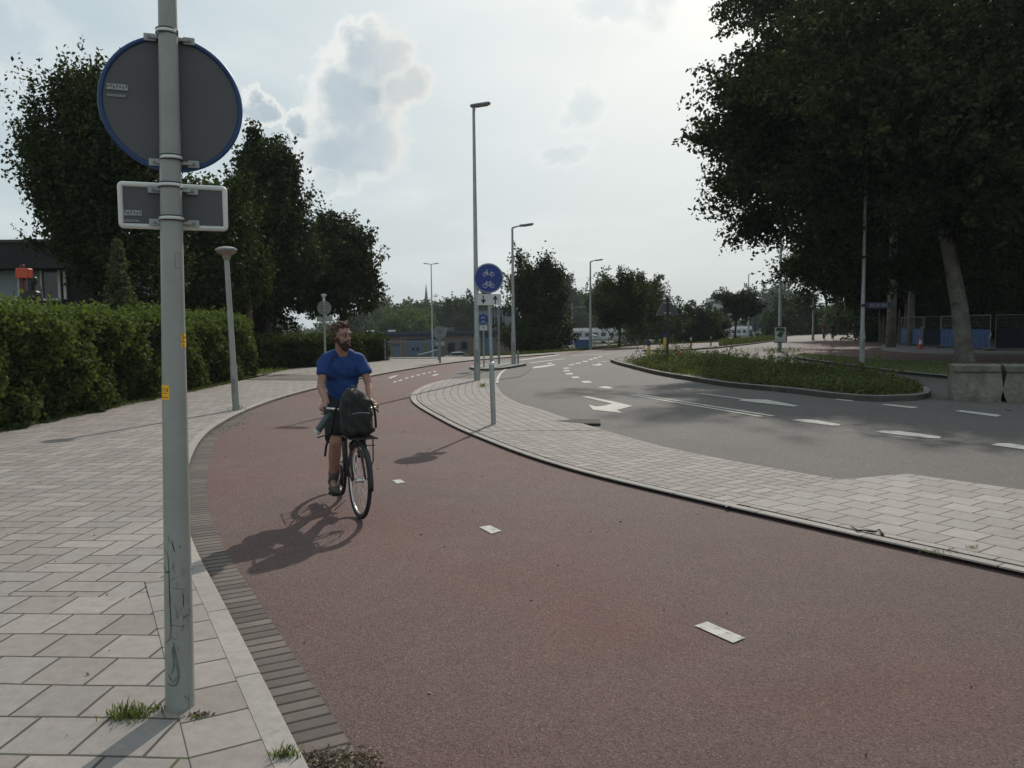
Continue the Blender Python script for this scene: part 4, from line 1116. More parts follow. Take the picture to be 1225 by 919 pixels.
# ---- the near pole with the two sign backs
def near_pole():
    root = thing('sign_pole', (-1.46, 3.37, .062), 'scuffed pale green grey tapered pole with yellow stickers standing on the nearest paving', 'pole')
    root.rotation_euler = (0, 0.0225, 0)
    H = 5.4
    def rad(z): return 0.0605 - 0.0082 * z if z < 3.1 else 0.0605 - 0.0082 * 3.1 - .003 * (z - 3.1)
    prof = [(rad(z), z) for z in (-.05, 0, .3, .8, 1.3, 1.8, 2.3, 2.8, 3.1, 4.2, H)]
    mb = MB().lathe(prof, n=48)
    mb.build('post', M_pole, root, smooth=True, auto=40)
    MB().lathe([(rad(H) + .004, H), (rad(H) + .004, H + .02), (.01, H + .04)], n=24).build('cap', M_galv, root)
    face = math.atan2(-3.37, 1.46)
    face0 = face
    # helper: flat drawing (s to the right, z up) wrapped on the post
    def wrap(vs, zc, ds, eps=.0009):
        out = []
        for x, y, *_ in vs:
            z = zc + y; r = rad(z) + eps
            a = face0 + (ds + x) / rad(z)
            out.append((r * math.cos(a), r * math.sin(a), z))
        return out
    def patch(mb, s0, s1, z0, z1, eps, mi=0):
        n = 8
        vs = [(s0 + (s1 - s0) * i / n, zz_) for zz_ in (z0, z1) for i in range(n + 1)]
        mb.add(wrap([(a, b) for a, b in vs], 0, 0, eps), [(i, i + 1, n + 2 + i, n + 1 + i) for i in range(n)], mi)
    def text(mb, body, size, s, z, eps, mi=0):
        vs, fs = text_shape(body, size)
        mb.add(wrap(vs, z, s, eps), fs, mi)
    # heights: photograph rows turned into heights on the post
    def zy(y): 
        e = math.atan((459.5 - y) / FPX) - PITCH + R(0.6) * .43
        return CH + 3.62 * math.tan(e) - .062
    st = thing('sticker', (0, 0, 0), None, None); st.parent = root
    a = MB(); patch(a, .030, .078, zy(414), zy(399), .0007)
    s1 = a.build('sticker', M_yel, root)
    bpy.data.objects.remove(st)
    t = MB()
    text(t, 'So', .030, .049, zy(402.3), .0013); text(t, 'Bue', .016, .046, zy(407.5), .0013); text(t, 'bel', .013, .045, zy(411.8), .0013)
    t.build('lettering', M_ink, s1)
    a = MB(); patch(a, -.072, -.021, zy(471.5), zy(455.5), .0007)
    s2 = a.build('sticker', M_yel, root)
    t = MB()
    text(t, 'I N', .026, -.042, zy(461), .0013); patch(t, -.058, -.031, zy(465.0), zy(464.4), .0013)
    for k in range(6): patch(t, -.064 + k * .0065, -.0605 + k * .0065, zy(469.6), zy(468.3), .0013)
    t.build('lettering', M_ink, s2)
    a = MB()
    z0, z1 = zy(327), zy(310)
    for s0, sb, za, zb in ((.010, .0112, z0, z1), (.010, .034, z1 - .0012, z1), (.010, .034, z0, z0 + .0012)): patch(a, s0, sb, za, zb, .0006)
    a.build('hatch', M_scratch, root)
    # long curved scratch and scuffs
    def stroke(mb, pts, wd, eps=.001, mi=0):
        P = [Vector(p) for p in pts]
        vs = []
        for i, p in enumerate(P):
            tt = (P[min(i + 1, len(P) - 1)] - P[max(i - 1, 0)]).normalized(); nn = Vector((-tt.y, tt.x)) * wd / 2 * (0.35 + .65 * math.sin(PI * (i + .6) / (len(P) + .2)))
            vs += [tuple(p - nn), tuple(p + nn)]
        mb.add(wrap(vs, 0, 0, eps), [(2 * i, 2 * i + 1, 2 * i + 3, 2 * i + 2) for i in range(len(P) - 1)], mi)
    def px(x, y):   # photo position on the post -> (s, z)
        cx = 212.5 + (y - 640) * (217 - 212.5) / 220; r = 15.6 + (y - 640) * 1.6 / 220
        q = max(-.98, min(.98, (x - cx) / r))
        return (math.asin(q) * rad(zy2(y)), zy2(y))
    def zy2(y):
        e = math.atan((459.5 - y) / FPX) - PITCH + R(0.6) * .43
        return CH + 3.60 * math.tan(e) - .062
    a = MB()
    stroke(a, spline([px(198, 638), px(201, 642), px(202.5, 650), px(203.2, 668), px(203.8, 690), px(205, 712), px(205.5, 728), px(203, 738), px(198, 744)], .012), .0042)
    for p, q_, wd in (((196, 655), (200, 664), .004), ((200, 663), (204, 662), .006), ((204, 672), (212, 668), .002), ((207, 680), (218, 682), .002), ((219, 688), (219, 702), .0035), ((219, 714), (226, 712), .003), ((204, 720), (222, 724), .002), ((210, 700), (214, 716), .0015), ((206, 628), (209, 640), .0045), ((202, 622), (204, 630), .002), ((215, 634), (216, 636), .004), ((220, 800), (224, 806), .002), ((225, 800), (227, 855), .0022), ((213, 745), (214, 750), .002), ((205, 735), (212, 737), .002)):
        A_, B_ = Vector(px(*p)), Vector(px(*q_))
        stroke(a, [tuple(A_.lerp(B_, t / 4) + Vector((random.uniform(-.001, .001), 0))) for t in range(5)], wd)
    a.build('scratches', M_scratch, root)
    a = MB()
    stroke(a, spline([px(208, 740), px(212, 762), px(214, 780), px(209, 788), px(202, 786)], .012), .011, .0008)
    stroke(a, spline([px(207, 745), px(209, 765), px(206, 775)], .012), .012, .0007)
    stroke(a, spline([px(203, 776), px(208, 784), px(212, 778)], .012), .007, .0012)
    for k in range(26):
        x_, y_ = random.uniform(202, 228), random.uniform(640, 730)
        stroke(a, [px(x_, y_), px(x_ + random.uniform(-2, 2), y_ + 4), px(x_ + random.uniform(-3, 3), y_ + 8)], .0018, .0008)
    a.build('scuff_marks', M_scuff, root)

    # signs on the far side, seen from behind; each a thing held by the pole
    yaw = R(21)
    axx = Vector((math.cos(yaw), math.sin(yaw), 0)); bk = Vector((math.sin(yaw), -math.cos(yaw), 0))   # bk: from sign towards the camera
    def onpole(z): return Vector((-1.452 + .0225 * z, 3.37, z))
    def bands(mb_b, zs, half, off):
        pass
    # round sign
    zc = 2.645
    c = onpole(zc) - bk * .062
    rs = thing('round_sign', c, 'large round traffic sign seen from behind, dark grey with a blue rim', 'traffic sign')
    rs.rotation_euler = (0, 0, yaw)      # local x along the sign, local -y towards the camera
    MX = RotX(PI / 2)                     # lathe axis along -y
    D = .278
    MB().lathe([(0.001, -.004), (D - .016, -.004), (D - .012, -.001), (D - .012, .001), (.001, .0012)], M=MX, n=72).build('plate', M_signback, rs, auto=30)
    rim = []
    MB().tube([(math.cos(t) * (D - .007), 0, math.sin(t) * (D - .007)) for t in np.linspace(0, 2 * PI, 73)[:-1]], .0105, 8, closed=True).build('rim', M_bluerim, rs, smooth=True)
    f = MB().lathe([(.001, .0045), (D - .02, .0045), (D - .02, .006), (.001, .006)], M=MX @ RotX(PI), n=48).build('face', M_signblue, rs)
    def bracket(parent, z, y0=-.012, bandr=.043, half=.095):
        b = MB()
        b.box((-half + .02, y0 - .004, z), (.046, .006, .030), bev=.002)
        b.box((half - .02, y0 - .004, z), (.046, .006, .030), bev=.002)
        b.box((0, y0 - .012, z), (half * 2 - .05, .012, .012))
        br = b.build('bracket', M_galv, parent)
        for s in (-1, 1): MB().lathe([(.0075, 0), (.0075, .005), (.004, .007)], (s * (half - .018), y0 - .007, z - .001), RotX(PI / 2), n=8).build('bolt', M_galvd, br)
        # band round the post
        cy = -.062; cxb = -.009
        ba = MB()
        ba.tube([(cxb + math.cos(t) * bandr, cy + math.sin(t) * bandr, z + .012) for t in np.linspace(0, 2 * PI, 33)[:-1]], .0075, 8, closed=True, sq=(.35, 1.0))
        ba.build('band', M_steel, br, smooth=True)
        bb = MB()
        bb.box((.030, cy + .02 - .02, z + .010), (.012, .028, .018))
        bb.box((cxb + bandr * .86, cy + .005, z + .012), (.016, .03, .012))
        bb.tube([(cxb + math.cos(t) * (bandr + .001), cy + math.sin(t) * (bandr + .001), z + .021) for t in np.linspace(0, 2 * PI, 33)[:-1]], .0022, 6, closed=True)
        bb.tube([(cxb + math.cos(t) * (bandr + .001), cy + math.sin(t) * (bandr + .001), z + .003) for t in np.linspace(0, 2 * PI, 33)[:-1]], .0022, 6, closed=True)
        bb.build('clasp', M_dark, br)
    bracket(rs, .262, bandr=.0395); bracket(rs, -.245, bandr=.0425)
    def maker_label(parent, x, z, wd, hh, y=-.0055):
        a = MB()
        a.box((x, y, z + hh * .28), (wd, .0006, hh * .40))
        a.box((x - wd * .06, y, z - hh * .30), (wd * .86, .0006, hh * .16))
        lb = a.build('label', M_label, parent)
        t = MB()
        for k in range(7): t.box((x - wd * .44 + k * wd * .145, y - .0007, z + hh * (.30 + .05 * math.sin(k * 2.3))), (wd * .07, .0005, hh * .16))
        for k in range(9): t.box((x - wd * .42 + k * wd * .10, y - .0007, z - hh * .30), (wd * .045, .0005, hh * .10))
        t.build('small_print', M_signback, lb)
    maker_label(rs, -.205, .035, .080, .060)
    # rectangular plate under it
    zc = 2.222
    c = onpole(zc) - bk * .064
    rp = thing('supplementary_plate', c, 'rectangular sign plate seen from behind with rounded white frame below the round sign', 'traffic sign')
    rp.rotation_euler = (0, 0, yaw)
    W_, H_, rr = .212, .094, .018
    MB().box((0, 0, 0), (W_ * 2 - .03, .004, H_ * 2 - .03)).build('plate', M_signback, rp)
    pth = []
    for cx, cz, a0 in ((W_ - rr, H_ - rr, 0), (-W_ + rr, H_ - rr, 90), (-W_ + rr, -H_ + rr, 180), (W_ - rr, -H_ + rr, 270)):
        for k in range(7): pth.append((cx + (rr - .008) * math.cos(R(a0 + 15 * k)), 0, cz + (rr - .008) * math.sin(R(a0 + 15 * k))))
    MB().tube(pth, .0125, 8, closed=True, sq=(1, .8)).build('frame', M_white, rp, smooth=True)
    MB().box((0, .0045, 0), (W_ * 2 - .03, .003, H_ * 2 - .03)).build('face', M_signwhite, rp)
    bracket(rp, .066, bandr=.0465, y0=-.012); bracket(rp, -.070, bandr=.0470, y0=-.012)
    maker_label(rp, -.165, -.048, .080, .056)
near_pole()

def cyl_post(root, H, r0_, r1_, m, name='post', n=20, base=True, z0=-.05):
    MB().lathe([(r0_, z0), (r0_, .02), (r0_ + (r1_ - r0_) * .5, H * .5), (r1_, H)], n=n).build(name, m, root, smooth=True, auto=40)

# ---- lamp posts
def lamp_post(loc, H, r_, label, arm=0.7, adir=0.0, double=False, group='tall road lamps', head_tilt=R(8)):
    root = thing('street_lamp', loc, label, 'street lamp', rz=adir, group=group)
    mb = MB().lathe([(r_, -.1), (r_, 1.3), (r_ * .98, 1.32), (r_ * .80, 1.36), (r_ * .42, H)], n=20)
    mb.build('post', M_galv, root, smooth=True, auto=40)
    d = MB().box((0, -r_ * 1.005, .75), (r_ * .9, .012, .42), bev=.004); d.build('access_door', M_galvd, root)
    for s in ((1, -1) if double else (1,)):
        MB().tube([(0, 0, H - .10), (s * .02, 0, H), (s * arm * .6, 0, H + .06), (s * arm, 0, H + .08)], [r_ * .42, r_ * .40, r_ * .32, r_ * .30], 10).build('arm', M_galv, root, smooth=True)
        h = MB()
        Mh = RotY(-s * head_tilt)
        h.box((s * (arm + .26), 0, H + .12), (.62, .24, .075), rot=Mh, bev=.03)
        h.box((s * (arm + .05), 0, H + .10), (.22, .12, .09), rot=Mh, bev=.03)
        hd = h.build('lamp_head', M_galvd, root)
        MB().box((s * (arm + .30), 0, H + .078), (.40, .18, .02), rot=Mh, bev=.008).build('glass', M_lampglass, hd)
lamp_post((*G(571, 455, .04), .04), 8.32, .098, 'tallest slim street lamp standing beside the cycle path sign on the tiled island', arm=-.05)
lamp_post((*G(614.5, 435.5, .10), .10), 5.80, .10, 'grey street lamp on the small kerbed refuge with its head pointing to the road', arm=.35)
lamp_post((*G(706.5, 418), -.02), 6.35, .12, 'street lamp at the outer edge of the bend in front of the train', arm=.35)
lamp_post((*G(932.5, 420.5), 0), 8.6, .13, 'lamp post carrying a framed poster near its foot, top lost in leaves', arm=.4)
lamp_post((*G(972.5, 407.2), 0), 7.6, .13, 'distant slim lamp post beside the two far cyclists', arm=.4)
lamp_post((*G(1031, 434.5, .10), .10), 8.8, .10, 'lamp post with a street name sign on the grass verge', arm=.6)
lamp_post((GX(895, 120), 120, -2.9), 12.0, .15, 'far street lamp rising next to the dark blue silo', arm=.5)
lamp_post((GX(518, 96), 96, -2.9), 12.1, .13, 'thin lamp mast with two heads behind the brick depot', arm=.35, double=True, head_tilt=R(10))

def small_lamp():
    x, y = G(282.5, 490.5, .064)
    root = thing('post_top_lamp', (x, y, .064), 'short pale post with a round mushroom lamp between the tall hedge and the cycle path', 'street lamp')
    root.rotation_euler = (0, -0.028, 0)
    H = 3.12
    MB().lathe([(.068, -.05), (.068, .9), (.058, .93), (.048, H - .12), (.045, H - .1), (.045, H)], n=20).build('post', M_pole, root, smooth=True, auto=40)
    MB().box((0, -.066, .5), (.07, .012, .3), bev=.004).build('access_door', M_galvd, root)
    MB().lathe([(.06, H - .08), (.085, H - .02), (.09, H + .01), (.17, H + .05), (.20, H + .10), (.17, H + .10)], n=28).build('lamp_bowl', M_lampglass, root, smooth=True, auto=50)
    MB().lathe([(.20, H + .101), (.213, H + .11), (.208, H + .14), (.13, H + .175), (.05, H + .19), (.001, H + .19)], n=28).build('lamp_cap', M_galvd, root, smooth=True, auto=50)
small_lamp()

# ---- the cycle path sign
def flat_stroke(mb, pts, wd, thick, M, c, closed=False, mi=0):
    P = [Vector(p) for p in pts]; n = len(P)
    for i in range(n if closed else n - 1):
        a, b = P[i], P[(i + 1) % n]
        t = (b - a); L_ = t.length
        if L_ < 1e-6: continue
        t /= L_; nn = Vector((-t.y, t.x)) * wd / 2; e = t * wd * .25
        q = [a - nn - e, b - nn + e, b + nn + e, a + nn - e]
        mb.poly([tuple(v) for v in q], thick, M, c, mi)
def ring_pts(cx, cy, r, n=24): return [(cx + r * math.cos(2 * PI * k / n), cy + r * math.sin(2 * PI * k / n)) for k in range(n)]
def moped_symbol(mb, s, cx, cy, M, c, t):
    f = lambda pts: [(cx + x * s, cy + y * s) for x, y in pts]
    w_ = .075 * s
    flat_stroke(mb, [(cx - .55 * s + .25 * s * math.cos(a), cy - .2 * s + .25 * s * math.sin(a)) for a in np.linspace(0, 2 * PI, 21)[:-1]], w_, t, M, c, True)
    flat_stroke(mb, [(cx + .55 * s + .25 * s * math.cos(a), cy - .2 * s + .25 * s * math.sin(a)) for a in np.linspace(0, 2 * PI, 21)[:-1]], w_, t, M, c, True)
    for pl in ([(-.55, -.2), (-.32, .28), (-.26, .46), (-.12, .46)], [(-.32, .28), (-.1, -.22), (.5, -.22)], [(.22, .12), (.62, .14)]):
        flat_stroke(mb, f(pl), w_, t, M, c)
    mb.poly(f([(-.38, .22), (-.2, .3), (-.02, .02), (-.12, -.2)]), t, M, c)
    mb.poly(f([(-.66, .1), (-.5, .14), (-.3, 0), (-.36, -.06), (-.5, .04)]), t, M, c)
def bike_symbol(mb, s, cx, cy, M, c, t):
    w_ = .07 * s
    for wx in (-.52, .52):
        flat_stroke(mb, [(cx + wx * s + .31 * s * math.cos(a), cy - .2 * s + .31 * s * math.sin(a)) for a in np.linspace(0, 2 * PI, 21)[:-1]], w_, t, M, c, True)
    f = lambda pts: [(cx + x * s, cy + y * s) for x, y in pts]
    for pl in ([(-.52, -.2), (-.32, .3), (-.34, .42), (-.18, .46)], [(-.32, .26), (.26, .26)], [(-.34, .2), (.06, -.22)], [(.06, -.22), (.26, .3)], [(.26, .3), (.52, -.2)], [(.06, -.22), (.52, -.2)], [(.14, .40), (.38, .40)]):
        flat_stroke(mb, f(pl), w_, t, M, c)
def cycle_sign(px_, zg, H, D, Pw, Ph, label, plabel, rl, faceang, near=True, kind='two'):
    x, y = px_
    root = thing('sign_post', (x, y, zg), rl, 'sign post')
    root.rotation_euler = (0, -R(1.35) if near else 0, 0)
    r_ = .029 if near else .03
    if near:
        MB().lathe([(.043, -.05), (.043, 1.02), (.040, 1.04)], n=20).build('sleeve', M_galv, root, smooth=True, auto=40)
        MB().lathe([(.046, 1.02), (.046, 1.06), (.03, 1.07)], n=20).build('collar', M_steel, root)
        MB().lathe([(r_, 1.0), (r_, H)], n=16).build('post', M_galv, root, smooth=True, auto=40)
    else:
        MB().lathe([(r_, -.05), (r_, H)], n=12).build('post', M_galv, root, smooth=True, auto=40)
    nrm = Vector((math.cos(faceang), math.sin(faceang), 0))
    tl = -R(1.35) if near else 0
    def at(z): return Vector((x + math.sin(tl) * z, y, zg + z))
    M = frame(nrm)
    cz = H - D - .02 + .06
    s = thing('cycle_sign', at(cz) + nrm * (r_ + .012), label, 'traffic sign')
    MB().lathe([(D - .004, -.008), (D, -.006), (D, .004), (D - .006, .006), (D - .012, .006)], M=M, n=48).build('plate', M_signblue, s, auto=30)
    mb = MB(); mb.tube([tuple(M @ Vector(((D - .014) * math.cos(a), (D - .014) * math.sin(a), .0068))) for a in np.linspace(0, 2 * PI, 49)[:-1]], .0048, 6, closed=True)
    mb.build('white_rim', M_signwhite, s)
    mb = MB(); moped_symbol(mb, D * .46, 0, D * .34, M, M @ Vector((0, 0, .0065)), .0015)
    mb.build('moped_symbol', M_signwhite, s)
    mb = MB(); bike_symbol(mb, D * .46, 0, -D * .40, M, M @ Vector((0, 0, .0065)), .0015)
    mb.build('bicycle_symbol', M_signwhite, s)
    pz = cz - D - Ph / 2 - .012
    p = thing('arrow_plate', at(pz) + nrm * (r_ + .012), plabel, 'traffic sign')
    MB().box((0, 0, 0), (Pw, .008, Ph), rot=frame(nrm) @ RotX(-PI / 2)).build('plate', M_signwhite, p)
    a = MB(); c = M @ Vector((0, 0, .0045))
    aw = Pw * .23
    def arrow(cx, up):
        h = Ph * .40 * up
        a.poly([(cx - aw * .10, -h), (cx + aw * .10, -h), (cx + aw * .10, h * .1), (cx + aw * .42, -h * .1), (cx + aw * .42, h * .12), (cx, h), (cx - aw * .42, h * .12), (cx - aw * .42, -h * .1), (cx - aw * .10, h * .1)], .0015, M, c)
    if kind == 'two':
        arrow(-Pw * .25, -1); arrow(Pw * .25, 1)
    else: arrow(0, 1)
    a.build('arrows', M_ink, p)
    return root
cycle_sign(G(590.5, 507.5, .04), .04, 2.69, .252, .40, .185, 'round blue sign with a moped above a bicycle facing the camera', 'white plate with one arrow down and one arrow up below the blue sign',
           'grey post with a thicker lower sleeve on the tiled island', math.atan2(-13.97, .34) + R(4))
cycle_sign(G(579, 439.5, .10), .10, 2.10, .235, .30, .19, 'small far blue cycle sign just beside the tallest lamp', 'small white arrow plate below the far blue cycle sign',
           'thin far post with a blue disc beside the tallest lamp', R(-95), near=False, kind='one')

def back_sign(loc, H, shape, D, label, slabel, pm, plate=None, m=None, top=None, r_=.03, tilt=0):
    root = thing('sign_post', loc, label, 'sign post')
    MB().lathe([(r_, -.05), (r_, H)], n=12).build('post', pm, root, smooth=True, auto=40)
    z = H - D
    s = thing('road_sign', (loc[0], loc[1] + .05, loc[2] + z), slabel, 'traffic sign')
    MX = RotX(PI / 2)
    if shape == 'round':
        MB().lathe([(.001, -.004), (D, -.004), (D, .004), (.001, .005)], M=MX, n=36).build('plate', m or M_galvd, s)
        MB().tube([(math.cos(a) * D, 0, math.sin(a) * D) for a in np.linspace(0, 2 * PI, 37)[:-1]], .010, 6, closed=True).build('rim', M_galv, s)
    else:
        k = D * 1.05
        MB().poly([(-k, -D * .6), (k, -D * .6), (0, D * 1.15)], .008, MX).build('plate', m or M_galvd, s)
        MB().tube([(-k, 0, -D * .6), (k, 0, -D * .6), (0, 0, D * 1.15)], .014, 6, closed=True).build('rim', M_galv, s)
    if plate:
        pw, ph, pz, pl = plate
        q = thing('road_sign', (loc[0], loc[1] + .05, loc[2] + pz), pl, 'traffic sign')
        MB().box((0, 0, 0), (pw, .008, ph)).build('plate', M_galv, q)
        MB().box((0, -.014, 0), (pw * .5, .012, .03)).build('bracket', M_steel, q)
    for dz in (.5, -.4):
        MB().box((0, -.018, dz * D), (D * .6, .02, .03)).build('bracket', M_steel, s)
    return root
x_, y_ = GX(389.5, 31.5), 31.5
bs = back_sign((x_, y_, .06), 2.72, 'round', .265, 'pale post with a small pointed cap rising behind the cyclist by the low hedge', 'round grey sign back above the cyclist', M_pole, plate=(.62, .2, 2.02, 'narrow pale plate just under the round sign back above the cyclist'), r_=.045)
MB().lathe([(.05, 2.7), (.05, 2.86), (.11, 2.95), (.11, 2.99), (.02, 3.0)], n=16).build('top_cap', M_white, bs)
back_sign((*G(526.5, 434.3, .06), .06), 1.70, 'round', .29, 'grey post near the depot gate at the path bend', 'small dark round sign back in front of the brick depot', M_galvd, plate=(.42, .2, .90, 'small pale plate low on the post in front of the brick depot'), r_=.045)
back_sign((*G(597, 435.7, .10), .10), 2.5, 'round', .001, 'plain dark slim post on the kerbed refuge beside the lamp', 'tiny end cap', M_galvd, r_=.045)
for o in [o for o in bpy.data.objects if o.get('label') == 'tiny end cap']:
    for c in list(o.children): bpy.data.objects.remove(c)
    bpy.data.objects.remove(o)
back_sign((*G(798.5, 434.2, .13), .13), 2.72, 'tri', .46, 'dark post at the tip of the planted traffic island', 'triangular warning sign seen from behind over the planted traffic island', M_dark, m=M_signback, r_=.05)

# ---- bollards and delineators
def bollard(loc, h, label, m, band=None, blue=False, group=None, r_=.06, name='bollard'):
    root = thing(name, (*loc, .13), label, 'bollard', group=group)
    MB().lathe([(r_, -.02), (r_, h - .04), (r_ * .8, h), (.001, h + .003)], n=14).build('post', m, root, auto=40)
    if band:
        for z0, z1 in band:
            MB().lathe([(r_ + .003, h * z0), (r_ + .003, h * z1)], n=14).build('reflective_band', M_white, root)
    if blue:
        MB().box((0, 0, h + .12), (.17, .05, .24), bev=.02).build('arrow_disc', M_signblue, root)
        MB().box((0, 0, h + .01), (.05, .04, .1)).build('neck', M_galvd, root)
bollard(G(776, 430.2, .13), .62, 'yellow bollard with blue top at the tip of the planted island', M_yellow, blue=True, r_=.075)
bollard(G(786, 431.0, .13), .58, 'slim red and white post between the yellow bollard and the warning sign', M_rw_r, band=((.80, .98),), r_=.045)
bollard(G(812, 435.0, .13), .66, 'slim red and white post just past the triangular sign among the weeds', M_rw_r, band=((.82, .99),), r_=.05)
bollard(G(795.5, 421.8), .80, 'yellow bollard with blue top on the refuge across the road', M_yellow, blue=True, r_=.10)
bollard(G(826.5, 418.5), .72, 'short post with pale tip on the far refuge nearest the weeds', M_redpaint, band=((.75, .95),), r_=.055)
bollard(G(850.5, 416), .72, 'short brown post on the far refuge before the long grass', M_redpaint, band=((.8, .9),), r_=.05)
bollard(G(619.8, 435.8, .10), .55, 'stubby green grey post at the foot of the lamp on the refuge', M_galvd, r_=.04)

# ---- poster frame at the foot of the lamp post
def poster():
    x, y = G(932.5, 420.5)
    y -= .16
    root = thing('poster_frame', (x, y, .42), 'framed green and white poster strapped to the foot of a lamp post', 'poster')
    MB().box((0, 0, .62), (.80, .05, 1.0), bev=.01).build('frame', M_dark, root)
    MB().box((-.02, -.03, .62), (.70, .01, .90)).build('poster_sheet', M_white, root)
    a = MB(); a.poly([(-.30, .30), (.30, .26), (.22, .48), (-.24, .50)], .006, RotX(PI / 2), (-.02, -.036, .55)); a.poly([(-.22, .02), (-.05, .26), (.12, .22), (.24, .28), (.05, -.14)], .006, RotX(PI / 2), (-.02, -.036, .55))
    a.build('green_picture', mat('poster_green', (0.04, 0.09, 0.045), .6), root)
    a = MB()
    for k in range(2): a.box((-.02, -.038, .30 - k * .07), (.56, .005, .025))
    a.build('text_lines', M_galvd, root)
poster()

# ---- street name sign
def street_name():
    x, y = G(1031, 434.5, .10)
    z = 2.40
    root = thing('street_name_sign', (x + .10, y - .02, z), 'dark blue street name sign with white letters fixed to the lamp post on the verge', 'street sign')
    MB().box((.52, 0, 0), (1.05, .03, .24), bev=.008).build('panel', mat('name_blue', (0.022, 0.028, 0.075), .5), root)
    a = MB(); a.box((.50, -.0175, .07), (.72, .003, .008)); a.box((.50, -.0175, -.07), (.72, .003, .008)); a.box((.14, -.0175, 0), (.008, .003, .148)); a.box((.86, -.0175, 0), (.008, .003, .148))
    a.build('white_border', M_label, root)
    a = MB(); random.seed(2)
    for k in range(15):
        if k in (4, 9): continue
        a.box((.20 + k * .043, -.0175, -.005 + random.uniform(0, .012)), (.026, .003, .055 + .03 * (k % 3 == 0)))
    a.build('white_lettering', M_label, root)
    MB().box((-.10, 0, 0), (.16, .16, .12), bev=.02).build('bracket', M_dark, root)
street_name()

# ---- concrete blocks
def concrete_block(x, y, rz, L_, label, chip=0):
    root = thing('concrete_barrier', (x, y, 0), label, 'concrete barrier', rz=rz, group='old concrete barrier blocks at the side road')
    random.seed(chip)
    prof = [(-.40, 0), (-.40, .12), (-.33, .30), (-.27, .66), (-.25, .68), (-.25, .70), (-.30, .71), (-.31, .84), (-.28, .87), (.28, .87), (.31, .84), (.30, .71), (.25, .70), (.25, .68), (.27, .66), (.33, .30), (.40, .12), (.40, 0)]
    n = 26; vs = []
    for i in range(n + 1):
        t = i / n
        for (yy, zz_) in prof:
            j = random.uniform(-.006, .006)
            end = 0
            if i in (0, n): end = (.035 * math.sin(zz_ * 9 + chip) + random.uniform(-.015, .015)) * (1 if i == 0 else -1)
            vs.append((t * L_ + end, yy + j, max(0, zz_ + (random.uniform(-.008, .008) if zz_ > .05 else 0))))
    vs = [(x, y, z * .90) for x, y, z in vs]
    k = len(prof)
    fs = [(i * k + j, (i + 1) * k + j, (i + 1) * k + j + 1, i * k + j + 1) for i in range(n) for j in range(k - 1)]
    fs += [tuple(range(k)), tuple(n * k + j for j in range(k - 1, -1, -1))]
    fs = [tuple(reversed(f)) for f in fs]
    mb = MB().add(vs, fs)
    mb.build('concrete_body', M_conc, root, auto=25)
    a = MB()
    for s in (.25, .75): a.tube([(L_ * s - .07, 0, .76), (L_ * s - .06, 0, .82), (L_ * s + .06, 0, .82), (L_ * s + .07, 0, .76)], .009, 6)
    a.build('lifting_loops', M_redpaint, root)
bx, by = G(1141, 479.5)
d_ = Vector((G(1225, 487.5)[0] - bx, G(1225, 487.5)[1] - by)).normalized()
ang = math.atan2(d_.y, d_.x)
ang = R(-20)
dd = Vector((math.cos(ang), math.sin(ang)))
concrete_block(bx + .03, by + .25, ang, .95, 'short weathered concrete barrier block left of the dark crack', 1)
concrete_block(bx + .03 + dd.x * 1.0, by + .25 + dd.y * 1.0, ang - R(1.2), 2.4, 'long weathered concrete barrier block on the outer side of the dark crack', 2)
def rubble():
    x, y = G(1206, 491)
    root = MB().box((0, 0, .02), (.10, .07, .045), bev=.015).build('loose_stone', M_conc)
    root.location = (x, y, 0); tag(root, 'small dark loose stone lying on the road by the concrete blocks', 'stone')
rubble()

# ---- building site fence with blue sheeting
M_bluesheet = mat('blue_sheeting', (0.024, 0.066, 0.185), 0.5, 0.22, 3.0)
M_navy = mat('navy_sheeting', (0.010, 0.014, 0.030), 0.7, 0.25, 3.0)
def fence_panel(a, b, label, sheetm, H=2.0, foot=True):
    a, b = Vector(a), Vector(b); L_ = (b - a).length
    root = thing('site_fence', (a.x, a.y, .08), label, 'construction fence', rz=math.atan2(b.y - a.y, b.x - a.x), group='building site fence panels')
    f = MB()
    for pl in ([(0, 0, .12), (0, 0, H), (L_, 0, H), (L_, 0, .12)],): f.tube(pl, .022, 6, closed=True)
    f.tube([(L_ * .5, 0, .12), (L_ * .5, 0, H)], .016, 6)
    f.build('frame', M_galv, root)
    g_ = MB()
    for k in range(1, int(L_ / .11)): g_.tube([(k * .11, 0, .14), (k * .11, 0, H)], .0035, 3, cap=False)
    for k in range(1, 9): g_.tube([(0, 0, .12 + k * .21), (L_, 0, .12 + k * .21)], .0035, 3, cap=False)
    g_.build('wire_mesh', M_galvd, root)
    s = MB(); n = 40
    vs = [(L_ * i / n, -.035 + .015 * math.sin(i * 1.7), z) for z in (.12, 1.18) for i in range(n + 1)]
    vs += [(v[0], v[1] + .004, v[2]) for v in vs]
    m_ = 2 * (n + 1)
    s.add(vs, [(i, i + 1, n + 2 + i, n + 1 + i) for i in range(n)] + [(m_ + n + 1 + i, m_ + n + 2 + i, m_ + i + 1, m_ + i) for i in range(n)] + [(n + 1 + i, n + 2 + i, m_ + n + 2 + i, m_ + n + 1 + i) for i in range(n)])
    s.build('sheeting', sheetm, root)
    for xx in (.0, L_): MB().box((xx, 0, .05), (.22, .6, .13), bev=.03).build('foot', M_conc, root)
P1, P2, P3, P4 = G(1077, 411.5, .06), G(1104, 415), G(1123, 416.0), G(1169, 420.5)
PZ = [(30.0, 61.5), (27.9, 53.9), (31.0, 55.6), (27.3, 51.0), (27.0, 46.2)]
fence_panel((29.0, 59.5), (28.0, 54.4), 'blue sheeted site fence panel farthest along the row, next to the wooden poles', M_bluesheet)
